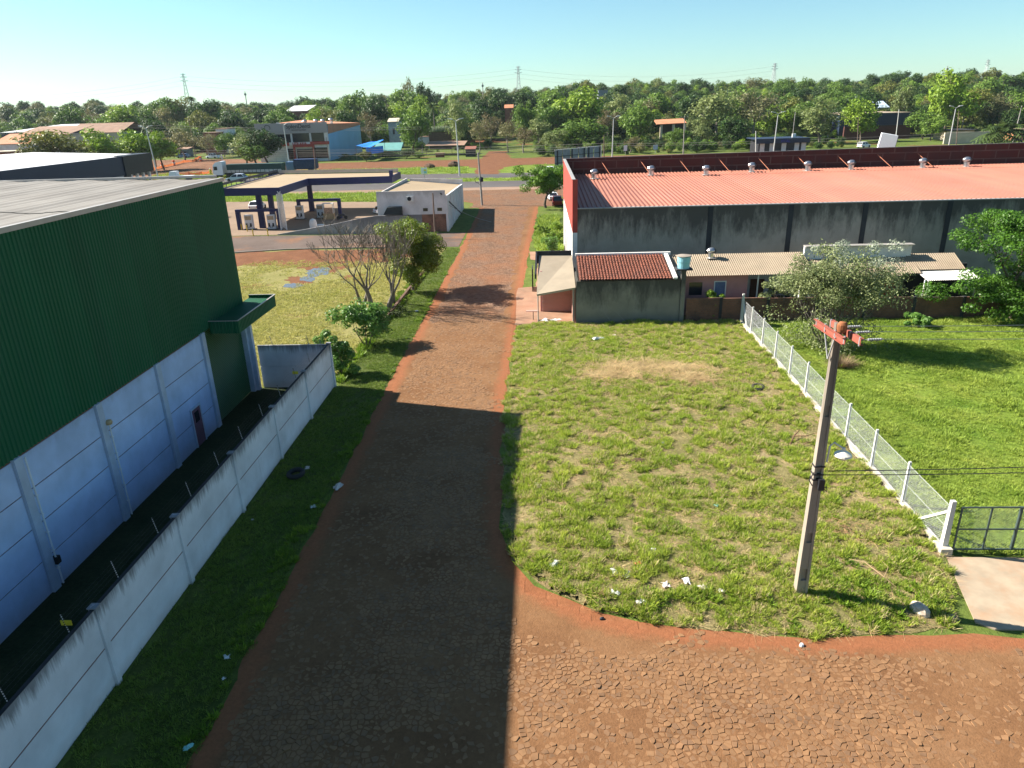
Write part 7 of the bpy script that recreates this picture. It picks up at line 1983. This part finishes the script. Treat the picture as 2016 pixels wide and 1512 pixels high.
for j in range(n + 1):
    for i in range(n + 1):
        u, v = i / n, j / n
        pp = (A_ * (1 - u) + B_ * u) * (1 - v) + (D_ * (1 - u) + C_ * u) * v
        b.v.append((pp.x, pp.y, pp.z - 0.5 * math.sin(math.pi * u) * math.sin(math.pi * v) + 0.12 * math.sin(9 * u)))
for j in range(n):
    for i in range(n): b.f.append((j * (n + 1) + i, j * (n + 1) + i + 1, (j + 1) * (n + 1) + i + 1, (j + 1) * (n + 1) + i))
b.build('tarpaulin', m_tarp, tp)
for P_ in (A_, B_, C_, D_):
    b = MB(); b.bar((P_.x, P_.y, 0), (P_.x, P_.y, P_.z), 0.12); b.build('post', m_wood, tp)
b = MB(); b.add([(B_.x - 1.5, B_.y, B_.z - 2.4), (B_.x + 4.0, B_.y + 4, B_.z - 1.8), (B_.x + 4.0, B_.y + 4, B_.z + 0.4), (B_.x - 1.5, B_.y, B_.z + 0.1)], [(0, 1, 2, 3)]); b.build('hanging_flap', m_tarp, tp)
os_ = thing('open_shed', 'open shed with orange tile roof on cream pillars among the trees', 'shed', G(1300, 284))
Yo = G(1300, 284).y
a, c = AT(1293, 246, Yo), AT(1352, 243, Yo)
b = MB(); b.hexa([(a.x, Yo, a.z), (c.x, Yo, c.z), (c.x, Yo + 9, c.z + 1.6), (a.x, Yo + 9, a.z + 1.6)], [(a.x, Yo, a.z + .3), (c.x, Yo, c.z + .3), (c.x, Yo + 9, c.z + 1.9), (a.x, Yo + 9, a.z + 1.9)]); b.build('roof', m_orroof, os_)
for px in (1302, 1326, 1348):
    x = AT(px, 260, Yo).x; b = MB(); b.box(x - 0.5, x + 0.5, Yo + 0.3, Yo + 1.2, 0, a.z); b.build('pillar', m_cream, os_)
b = MB(); b.box(a.x + 3, c.x, Yo + 8.0, Yo + 8.3, 0, a.z + 0.8); b.build('back_wall', m_dcol, os_)
vb, (xl, xr, Yv, z0, z1) = FB('clinic', 'dark flat-roofed low building with white shutters behind the parapet', 1492, 1582, 303, 274, 10, m_blk, m_dnavy, 'flat', 0, cat='building', over=1.2)
for u in (0.03, 0.24, 0.50, 0.78, 0.93):
    b = MB(); b.box(xl + (xr - xl) * u, xl + (xr - xl) * (u + 0.10), Yv - 0.08, Yv - 0.01, 0.2, z1 * 0.72); b.build('shutter', m_wht, vb)
text('VITAL', xl + (xr - xl) * 0.55, Yv - 1.25, z1 - 0.95, 1.2, mat('blue_letters', (0.02, 0.03, 0.25), 0.5), vb, 0.03)
b = MB(); b.box(xl - 1.2, xr + 1.2, Yv - 1.21, Yv - 0.1, z1 - 1.2, z1 - 0.01); b.build('fascia', m_dnavy, vb)
b = MB(); b.box(xr - 3.2, xr - 2.2, Yv + 3, Yv + 4, z1 + 0.31, z1 + 1.5); b.build('roof_tank', m_wht, vb)
FB('hall', 'wide navy hall with rusty lower wall behind the right-hand trees', 1650, 1785, 268, 224, 30, m_dnavy, mat('pale_brown_roof', (0.38, 0.29, 0.22), 0.8), 'flat', 0, Y=325, cat='hall')
FB('brick_wall', 'dark red brick wall in front of the navy hall', 1660, 1790, 272, 248, 1, mat('dark_red_brick', (0.09, 0.035, 0.03), 0.95, 0.2), m_blk, 'flat', 0, Y=318, cat='wall', over=0.0)
FB('house', 'light blue-roofed small house above the navy hall', 1728, 1748, 225, 212, 8, m_dnavy, mat('light_blue_roof', (0.45, 0.55, 0.65), 0.6), 'shed', 3.0, Y=390, cat='house')
FB('hall', 'long pink-roofed hall among far trees, right of the pylon', 1600, 1652, 196, 186, 25, m_cream, mat('pink_roof', (0.48, 0.34, 0.28), 0.8), 'shed', 3.5, Y=620, cat='hall')
FB('hall', 'long pink-roofed hall farthest right among far trees', 1697, 1740, 188, 181, 25, m_cream, MATS['pink_roof'], 'shed', 3.5, Y=640, cat='hall')
FB('house', 'grey concrete house among the far trees right of centre', 1178, 1196, 196, 178, 12, mat('far_grey', (0.22, 0.23, 0.25), 0.9), MATS['far_grey'], 'flat', 0, ((.3, .5, .4, .7),), Y=520, cat='house')
FB('house', 'small red-roofed house at the end of the dirt road', 994, 1010, 226, 213, 10, m_brwall, m_orroof, 'gable', 1.8, Y=430, cat='house')
FB('wall', 'weathered cream wall under the leaning lamp post', 1857, 1944, 284, 262, 0.5, m_cream, m_cream, 'flat', 0, cat='wall', over=0.0)
FB('house', 'low house with dark overhanging roof behind the cream wall', 1862, 1915, 275, 257, 10, m_cream, m_dcol, 'flat', 0, ((.2, .9, .2, .6),), Y=300, cat='house', over=0.8)
FB('house', 'orange building with dark windows at the far right edge', 1990, 2040, 290, 256, 10, m_orroof, m_brroof, 'flat', 0, ((.3, .55, .5, .8),), Y=285, cat='building')
# people at the roadworks
def person(px, py, top, label, legs, torso):
    p = G(px, py)
    t = thing('person', label, 'person', p)
    s = 1.35
    J = [((0, 0, 0.92), .15), ((0, 0, 1.2), .17), ((0, 0, 1.42), .16), ((0, 0, 1.53), .07), ((0, 0.0, 1.64), .10), ((0, 0, 1.76), .09), ((-.12, 0, .88), .11), ((-.13, .03, .48), .075), ((-.13, 0, .06), .055), ((.12, 0, .88), .11), ((.15, .08, .48), .075), ((.17, -.02, .06), .055), ((-.22, 0, 1.4), .07), ((-.27, .02, 1.12), .05), ((-.24, -.12, .88), .04), ((.22, 0, 1.4), .07), ((.28, 0, 1.12), .05), ((.25, -.14, .9), .04)]
    E_ = [(0, 1), (1, 2), (2, 3), (3, 4), (4, 5), (0, 6), (6, 7), (7, 8), (0, 9), (9, 10), (10, 11), (2, 12), (12, 13), (13, 14), (2, 15), (15, 16), (16, 17)]
    me = bpy.data.meshes.new('body')
    me.from_pydata([tuple(c * s for c in q) for q, _ in J], E_, [])
    o = link('body', me, torso, t)
    sk = o.modifiers.new('skin', 'SKIN')
    for v, (_, r_) in zip(me.skin_vertices[0].data, J): v.radius = (r_ * s, r_ * s)
    me.skin_vertices[0].data[0].use_root = True
    o.modifiers.new('sub', 'SUBSURF').render_levels = 1
    b = MB(); b.lathe([(0.13 * s, 1.70 * s), (0.12 * s, 1.80 * s), (0.03 * s, 1.86 * s)], n=10); b.build('hat', legs, t, local=True)
person(416, 348, 335, 'worker in a yellow vest standing at the roadworks net', m_wht, mat('hi_vis', (0.55, 0.50, 0.05), 0.7))
person(438, 317, 308, 'person in pale clothes walking on the red dirt', m_wht, mat('pale_clothes', (0.5, 0.5, 0.52), 0.8))

# ================================================================== PYLONS
m_pyl = mat('pylon_steel', (0.45, 0.47, 0.48), 0.6, 0.05)
def pylon(px, ptop, label, Y, lean=0.0, hgt=None):
    top = AT(px, ptop, Y)
    z0 = float(tz(top.x, Y))
    H = top.z - z0
    t = thing('pylon', label, 'pylon', (top.x, Y, z0), 0.3, 'transmission pylons on the skyline')
    def w(z): return 2.9 * (1 - z / H) ** 1.3 + 0.6
    b = MB()
    lv = [H * q for q in (0, .14, .27, .39, .5, .6, .69, .77, .84, .9, .95, 1)]
    for k in range(len(lv) - 1):
        za, zb_ = lv[k], lv[k + 1]
        wa, wb = w(za), w(zb_)
        cs = [(-1, -1), (1, -1), (1, 1), (-1, 1)]
        for i in range(4):
            (sx_, sy_), (ex, ey) = cs[i], cs[(i + 1) % 4]
            b.bar((sx_ * wa, sy_ * wa, za), (sx_ * wb, sy_ * wb, zb_), 0.22)
            b.bar((sx_ * wa, sy_ * wa, za), (ex * wb, ey * wb, zb_), 0.12)
            b.bar((ex * wa, ey * wa, za), (sx_ * wb, sy_ * wb, zb_), 0.12)
    b.build('lattice', m_pyl, t, local=True)
    for zf, L_ in ((0.84, 4.0), (0.92, 3.4), (0.985, 2.6)):
        b = MB()
        for s in (-1, 1):
            b.bar((0, 0, H * zf + 0.8), (s * L_, 0, H * zf), 0.25); b.bar((0, 0, H * zf - 0.6), (s * L_, 0, H * zf), 0.25)
        b.build('crossarm', m_pyl, t, local=True)
    return t
pylon(360, 145, 'lattice pylon on the skyline at the left above the palm', 800)
pylon(1020, 131, 'lattice pylon on the skyline near the middle', 820)
pylon(1526, 125, 'lattice pylon on the skyline right of the middle', 820)
pylon(1946, 118, 'lattice pylon on the skyline at the far right', 900)
for px, py, tp_, lb in ((950, 190, 163, 'thin mast on the skyline left of the middle pylon'), (1866, 170, 130, 'thin mast with box beside the tallest tree'), (482, 205, 180, 'thin mast on the left skyline')):
    P_ = AT(px, tp_, 620); z0 = float(tz(P_.x, 620))
    b = MB(); b.tube([(P_.x, 620, z0), (P_.x, 620, P_.z)], [0.5, 0.3], 6); b.box(P_.x - 0.8, P_.x + 0.8, 619.6, 620.4, P_.z - 3, P_.z - 1.5)
    tag(b.build('radio_mast', m_cpol), lb, 'mast')
for k in range(3):
    A1, B1, C1, D1 = AT(-200, 190 + 7 * k, 800), AT(360, 150 + 9 * k, 800), AT(1020, 136 + 9 * k, 820), AT(1526, 130 + 9 * k, 820)
    for q, (u, v, nm) in enumerate(((A1, B1, 'left of the left pylon'), (B1, C1, 'between the left and middle pylons'), (C1, D1, 'between the two middle pylons'))):
        cable(u, v, 9, 'thin transmission line %s, %s of three' % (nm, ['top', 'middle', 'lowest'][k]), 0.06, 20, 'transmission lines on the skyline')

# ================================================================== FAR TREES
FK = {}
def far_kind(key, c1, c2, n_clump, clump_r, n, size, sparse=False, H=10.0, R=4.6, low=0.28, seed=0, flat=0.75, bark=None, variants=2):
    lm = mat_leaf('far_leaf_' + key, c1, c2, 0.3, 0.55, 0.12, 0.18)
    out = []
    for v in range(variants):
        sd = seed + 17 * v
        br, tips = skeleton(sd, 3, 4, 0.26, 0.8, 0.16); br, tips = fit(br, tips, H * 0.92, R * 0.85)
        r = np.random.RandomState(sd)
        d = r.normal(0, 1, (n_clump, 3)); d /= np.linalg.norm(d, axis=1, keepdims=True)
        rr2 = r.rand(n_clump) ** 0.4
        cz = H * (0.5 + low / 2); rz_ = H * (0.5 - low / 2)
        C = np.stack([d[:, 0] * rr2 * (R - clump_r), d[:, 1] * rr2 * (R - clump_r), cz + d[:, 2] * rr2 * (rz_ - clump_r * 0.7)], 1)
        C[:, :2] *= (1.0 + r.normal(0, 0.12, (n_clump, 1)))
        T_ = np.array([tuple(t) for t in tips]); T_ = T_[r.rand(len(T_)) < 0.5]
        C = np.concatenate([C, T_])
        RR = r.uniform(0.6, 1.25, len(C)) * clump_r
        out.append((wood(br, 'trunk', bark or m_bark, 5, 0.03 if not sparse else 0.05), leaves('crown', C, RR, n, size, lm, sd, flat=flat)))
    FK[key] = out
far_kind('dark', (0.030, 0.072, 0.016), (0.062, 0.115, 0.025), 28, 1.8, 3200, 0.62, seed=100, low=0.12, variants=3)
far_kind('mid', (0.095, 0.18, 0.026), (0.17, 0.26, 0.045), 28, 1.75, 3200, 0.60, low=0.14, seed=200, variants=3)
far_kind('lime', (0.17, 0.28, 0.024), (0.27, 0.37, 0.045), 26, 1.75, 3200, 0.60, seed=300, low=0.14, variants=2)
far_kind('olive', (0.12, 0.14, 0.03), (0.20, 0.205, 0.05), 26, 1.7, 3000, 0.58, seed=400, low=0.1, variants=2)
far_kind('pale', (0.155, 0.20, 0.07), (0.25, 0.29, 0.11), 30, 1.5, 2400, 0.50, low=0.16, seed=500, variants=3, bark=m_barkg)
far_kind('dry', (0.16, 0.155, 0.07), (0.24, 0.225, 0.11), 28, 1.35, 1500, 0.46, sparse=True, seed=600, variants=2, bark=m_barkg)
far_kind('brown', (0.13, 0.105, 0.055), (0.19, 0.15, 0.075), 26, 1.3, 1300, 0.46, sparse=True, seed=700, variants=2, bark=m_barkg)
fcount = {}
def FT(px, pb, pt, w, kind, label, Y=None, squash=1.0):
    g = G(px, pb)
    Y = Y or g.y
    p = AT(px, pb, Y)
    z0 = float(tz(p.x, Y)) if Y > 300 else 0.0
    h = max(2.0, AT(px, pt, Y).z - z0)
    wd = w * Y / FPX * 1.2
    i = fcount.get(kind, 0); fcount[kind] = i + 1
    tm_, cm = FK[kind][i % len(FK[kind])]
    t = thing('tree', label, 'tree', (p.x, Y, z0 - 0.1), (i * 2.4) % 6.28, 'trees beyond the highway')
    t.scale = (wd / 9.2, wd / 9.2, h / 10.0)
    link('trunk', tm_, None, t); link('crown', cm, None, t)
for a in [
    (110, 312, 258, 118, 'olive', 'broad olive-green tree just behind the white roof of the navy-banded hall', 225),
    (70, 322, 280, 60, 'olive', 'smaller olive bush-like tree left of the broad olive tree', 222),
    (200, 308, 252, 78, 'lime', 'round lime-green tree directly above the white hall roof', 238),
    (275, 305, 254, 66, 'lime', 'lime-green tree left of the lamp post', 245),
    (318, 308, 258, 62, 'lime', 'lime-green tree leaning right behind the lamp post', 250),
    (412, 304, 262, 36, 'dry', 'half-bare tree hiding the green-netted brick house', 312),
    (440, 296, 258, 34, 'mid', 'green tree between the brick house and the clinic trees', 318),
    (362, 300, 250, 60, 'dry', 'greyish half-bare tree left of the roadside shed', 300),
    (240, 262, 206, 78, 'lime', 'tall bright green tree on the hill at the left', 395),
    (285, 262, 203, 50, 'mid', 'green tree right of the tall bright one on the left hill', 405),
    (152, 262, 205, 52, 'mid', 'slender-branched green tree above the brown tile roof', 410),
    (188, 262, 212, 34, 'brown', 'grey-brown tree above the brown tile roof', 405),
    (302, 262, 216, 40, 'dark', 'dark round tree below the far left pylon', 380),
    (330, 265, 208, 46, 'dry', 'brownish sparse tree left of the tall pole', 390),
    (318, 240, 186, 48, 'mid', 'high green tree on the skyline left of the pylon', 450),
    (355, 235, 192, 40, 'olive', 'olive tree at the foot of the left pylon', 460),
    (415, 240, 197, 60, 'dark', 'dark domed tree on the skyline left of the clinic', 430),
    (395, 262, 216, 48, 'olive', 'olive tree above the green-netted house', 380),
    (455, 262, 216, 55, 'dark', 'dark tree above the small white house', 400),
    (485, 322, 262, 62, 'pale', 'pale green wide tree left of the clinic', 262),
    (528, 322, 250, 72, 'dark', 'dark green dense tree covering the left of the clinic', 266),
    (505, 324, 275, 70, 'mid', 'lower green foliage tree between pale and dark clinic trees', 260),
    (560, 250, 205, 45, 'mid', 'green tree behind the clinic name band', 420),
    (620, 250, 214, 45, 'lime', 'yellow-green tree behind the clinic vents', 380),
    (672, 262, 218, 44, 'olive', 'yellowish tree behind the orange clinic roof', 390),
    (650, 250, 204, 44, 'mid', 'green tree on the hill above the clinic', 430),
    (718, 268, 175, 66, 'mid', 'tall green tree on the skyline right of the clinic', 420),
    (737, 285, 217, 42, 'brown', 'brown half-bare tree behind the blue tarpaulin', 335),
    (745, 262, 190, 50, 'dark', 'dark tree right of the clinic on the hill', 400),
    (812, 295, 214, 60, 'mid', 'upright green tree beside the white shed', 300),
    (780, 258, 200, 44, 'lime', 'bright green tree above the small cream house', 400),
    (830, 262, 188, 52, 'lime', 'bright yellow-green tree right of the small cream house', 420),
    (812, 235, 170, 60, 'mid', 'green tree below the tall thin skyline tree', 470),
    (808, 235, 148, 34, 'dry', 'tall thin-crowned tree standing above the skyline', 480),
    (838, 235, 160, 34, 'dark', 'dark tree just right of the tall thin skyline tree', 475),
    (903, 276, 196, 50, 'pale', 'pale feathery tree above the brick yard wall', 325),
    (944, 297, 236, 36, 'dry', 'dry brownish tree before the dark kiosk', 300),
    (965, 285, 220, 46, 'brown', 'grey-brown sparse tree left of the dirt road', 335),
    (950, 262, 188, 40, 'dark', 'dark green round tree above the dirt road', 400),
    (985, 262, 178, 56, 'dark', 'dark tree on the skyline above the dirt road', 460),
    (1040, 258, 175, 52, 'dark', 'darkest broad tree on the skyline right of the middle pylon', 450),
    (1001, 306, 232, 40, 'dry', 'thin leaning tree right beside the dirt road', 300),
    (1031, 308, 248, 48, 'brown', 'reddish-brown bushy tree right of the dirt road', 292),
    (1032, 280, 196, 40, 'mid', 'vine-covered green tree right of the dirt road', 340),
    (1062, 306, 232, 52, 'pale', 'pale green tree in the row right of the dirt road', 300),
    (1088, 308, 252, 48, 'pale', 'grey-green low tree left of the billboard', 285),
    (1136, 304, 232, 88, 'mid', 'broad deep green tree behind the billboard', 290),
    (1150, 280, 170, 84, 'lime', 'large yellow-green tree above the billboard', 350),
    (1100, 275, 205, 60, 'mid', 'green tree between the vine tree and the large yellow-green one', 345),
    (1085, 250, 168, 66, 'mid', 'olive-green tree on the skyline above the dirt road trees', 430),
    (1195, 290, 210, 48, 'brown', 'dark brownish tree right of the large yellow-green tree', 330),
    (1255, 296, 200, 64, 'mid', 'feathery green tree left of the orange-roofed shed', 310),
    (1240, 302, 268, 36, 'brown', 'brownish rounded shrub-tree behind the parapet', 275),
    (1225, 262, 180, 54, 'pale', 'pale tree on the hill right of the lamp post', 400),
    (1285, 262, 178, 56, 'mid', 'green tree on the hill above the orange-roofed shed', 410),
    (1350, 262, 184, 46, 'dark', 'dark leafy tree right of the orange-roofed shed', 370),
    (1330, 300, 250, 40, 'mid', 'green tree in front of the orange-roofed shed', 300),
    (1378, 300, 245, 44, 'pale', 'thin-stemmed pale tree right of the grey pole', 300),
    (1408, 290, 170, 92, 'pale', 'large pale grey-green tree right of the shed', 330),
    (1436, 302, 232, 58, 'dark', 'dark green small tree before the large pale tree', 295),
    (1478, 296, 178, 76, 'dry', 'large brownish-green tree left of the dark low building', 325),
    (1462, 262, 165, 60, 'mid', 'green tree on the skyline left of the third pylon', 420),
    (1520, 280, 205, 52, 'lime', 'yellow-green tree behind the dark low building', 335),
    (1565, 285, 195, 50, 'mid', 'green tree right above the dark low building', 335),
    (1613, 290, 190, 78, 'pale', 'grey-green willow-like tree left of the navy hall', 300),
    (1694, 276, 194, 60, 'lime', 'bright green tree in front of the navy hall', 305),
    (1660, 235, 178, 54, 'mid', 'green tree on the hill above the navy hall', 420),
    (1768, 268, 166, 44, 'pale', 'thin-crowned tree rising above the navy hall', 340),
    (1735, 228, 180, 46, 'olive', 'olive tree beside the light blue roof', 430),
    (1815, 282, 215, 52, 'mid', 'green tree left of the tallest tree', 310),
    (1855, 280, 138, 82, 'lime', 'tallest green tree standing above the skyline at the right', 320),
    (1830, 285, 225, 44, 'mid', 'green tree below the tallest tree', 300),
    (1908, 262, 176, 54, 'olive', 'olive-green tree right of the tallest tree', 350),
    (1950, 258, 180, 62, 'dry', 'brownish bare-looking tree at the right edge hill', 350),
    (1995, 262, 176, 60, 'mid', 'green tree at the right edge hill', 360),
    (1940, 215, 150, 56, 'mid', 'green tree on the right skyline below the last pylon', 470),
    (1985, 210, 146, 60, 'dark', 'dark tree on the right skyline', 480),
    (745, 312, 292, 26, 'lime', 'small bright roadside tree left of the teal hut', None),
    (722, 318, 296, 24, 'olive', 'small yellowish roadside tree below the blue tarpaulin', None),
    (768, 312, 296, 26, 'mid', 'small green roadside bush before the teal hut', None),
    (800, 312, 292, 34, 'dark', 'dark roadside bush right of the teal hut', None),
    (826, 312, 298, 24, 'mid', 'small roadside bush left of the pole with crossarm', None),
]:
    FT(*a)
# palms
m_frond = mat_leaf('palm_frond', (0.06, 0.10, 0.03), (0.11, 0.16, 0.05), 0.3, 0.5, 0.5, 0.1)
def palm(px, pb, pt, w, label, Y=None, nf=26):
    g = G(px, pb); Y = Y or g.y
    p = AT(px, pb, Y); z0 = float(tz(p.x, Y)) if Y > 300 else 0.0
    h = AT(px, pt, Y).z - z0; R_ = w * Y / FPX / 2
    ht = max(1.0, h - R_ * 0.75)
    t = thing('palm_tree', label, 'palm', (p.x, Y, z0), 0, 'palms beyond the highway')
    b = MB(); b.tube([(0, 0, 0), (0.15, 0, ht * 0.5), (0, 0, ht)], [0.38, 0.26, 0.3], 7); b.build('trunk', m_barkg, t, local=True)
    r = np.random.RandomState(int(px))
    V = []
    for i in range(nf):
        a = 6.283 * i / nf * 3.1; el = r.uniform(-0.3, 1.25)
        d_ = np.array([math.cos(a) * math.cos(el), math.sin(a) * math.cos(el), math.sin(el)])
        pts = []
        for k in range(9):
            u = k / 8
            pts.append(np.array([0, 0, ht]) + d_ * R_ * u + np.array([0, 0, -0.55 * R_ * u * u]))
        sd_ = np.array([-math.sin(a), math.cos(a), 0])
        for k in range(1, 9):
            q = pts[k]; fw = (pts[k] - pts[k - 1]); fw /= np.linalg.norm(fw)
            L_ = R_ * 0.30 * math.sin(math.pi * (0.12 + 0.85 * k / 9))
            for s in (-1, 1):
                e = q + sd_ * s * L_ + fw * L_ * 0.6 - np.array([0, 0, L_ * 0.45])
                wv = fw * R_ * 0.045
                V.append([q - wv, q + wv, e + wv * 0.3, e - wv * 0.3])
    V = np.array(V)
    link('fronds', fast_quads('fronds', V, r.rand(len(V)), m_frond), None, t)
palm(1968, 288, 222, 96, 'large bushy palm at the right before the orange building', None, 40)
palm(1891, 262, 186, 44, 'tall slim palm behind the leaning lamp post', 320)
palm(383, 235, 186, 22, 'small dark palm beside the left pylon', 450)
palm(856, 266, 196, 34, 'tall palm above the agaves', 345)
palm(1740, 240, 172, 30, 'palm on the hill above the light blue roof', 420)
palm(680, 316, 300, 34, 'palm at the side wall of the clinic', None)
palm(1968, 200, 148, 14, 'tiny palm on the far right skyline', 480)
# agaves above the retaining wall
r = np.random.RandomState(8)
p0 = AT(846, 262, 331); p1 = AT(888, 258, 331)
V = []
for i in range(420):
    u = r.rand(); c_ = np.array(p0) * (1 - u) + np.array(p1) * u; c_[2] = AT(866, 261, 331).z; c_[1] = 331 + 2.5 * r.rand()
    a = r.rand() * 6.28; L_ = 1.6 + 1.4 * r.rand()
    d_ = np.array([math.cos(a) * 0.5, math.sin(a) * 0.5, 1.0]) * L_
    q = np.array([-math.sin(a), math.cos(a), 0]) * 0.16
    V.append([c_ - q, c_ + q, c_ + d_ + q * .15, c_ + d_ - q * .15])
tag(link('agave_foliage', fast_quads('agave_foliage', np.array(V), r.rand(420), mat_leaf('agave', (0.20, 0.26, 0.17), (0.32, 0.38, 0.27), 0.2, 0.5, 0.5, 0)), None), 'pale spiky agaves on top of the retaining wall', None, None, 'stuff')
# undergrowth and thin trunks below the far trees
W_src = []
for key in ('dark', 'mid', 'dark', 'pale', 'mid', 'olive', 'dark', 'dry', 'dark', 'mid', 'lime', 'dark'):
    tm_, cm = FK[key][len(W_src) % len(FK[key])]
    W_src.append(cm)
r = np.random.RandomState(77)
n = 6500
y = 335 + (800 - 335) * r.rand(n) ** 0.85
x = (r.rand(n) * 2 - 1) * (y * 0.80 + 30) - 0.047 * y
sx_ = np.array([0.0]); 
keep = ~((np.abs(x + 15 + (y - 330) * 0.04) < 7) & (y < 440))
# open ground round the houses on the left and the halls on the right
keep &= ~((y < 385) & (x < -190)); keep &= ~((y < 352) & (x > 130) & (x < 200)); keep &= ~((y < 400) & (x < -72) & (x > -150) & (y < 345))
keep &= fbm(x, y, 60, 3) > 0.22
x, y = x[keep], y[keep]; z = tz(x, y)
sc = r.uniform(0.6, 1.25, len(x)) * np.where(r.rand(len(x)) < 0.12, 1.45, 1.0)
scatter('woodland', np.stack([x, y, z - 0.6], 1), sc, np.stack([np.zeros(len(x)), np.zeros(len(x)), r.rand(len(x)) * 6.28], 1), W_src, None, 'dense mixed woodland covering the rising ground to the skyline')
# low scrub in front of the tree line
r = np.random.RandomState(78)
n = 1900
y = 266 + 80 * r.rand(n); x = (r.rand(n) * 2 - 1) * (y * 0.78)
keep = (np.abs(x + 12) > 10) & ~((x < -55) & (y < 345)) & (fbm(x, y, 25, 5) > 0.40) & ((x < -60) | (x > -5) | (y > 315))
keep &= ~((x > 110) & (x < 190) & (y < 320))
x, y = x[keep], y[keep]
scatter('scrub', np.stack([x, y, tz(x, y) - 0.5], 1), r.uniform(0.15, 0.5, len(x)), np.stack([np.zeros(len(x)), np.zeros(len(x)), r.rand(len(x)) * 6.28], 1), W_src, None, 'low green scrub along the foot of the tree line')

# ================================================================== AIR
hm = bpy.data.materials.new('thin_haze')
hm.use_nodes = True
hm.node_tree.nodes.clear()
ho = hm.node_tree.nodes.new('ShaderNodeOutputMaterial')
hv = hm.node_tree.nodes.new('ShaderNodeVolumePrincipled')
hv.inputs['Color'].default_value = (0.80, 0.92, 1.0, 1)
hv.inputs['Density'].default_value = 0.00005
hv.inputs['Anisotropy'].default_value = 0.2
hm.node_tree.links.new(hv.outputs[0], ho.inputs['Volume'])
mb = MB(); mb.box(-6500, 6500, -500, 8500, -1.5, 80)
hz = mb.build('haze', hm)
tag(hz, 'thin pale haze in the air over the whole place', None, None, 'stuff')
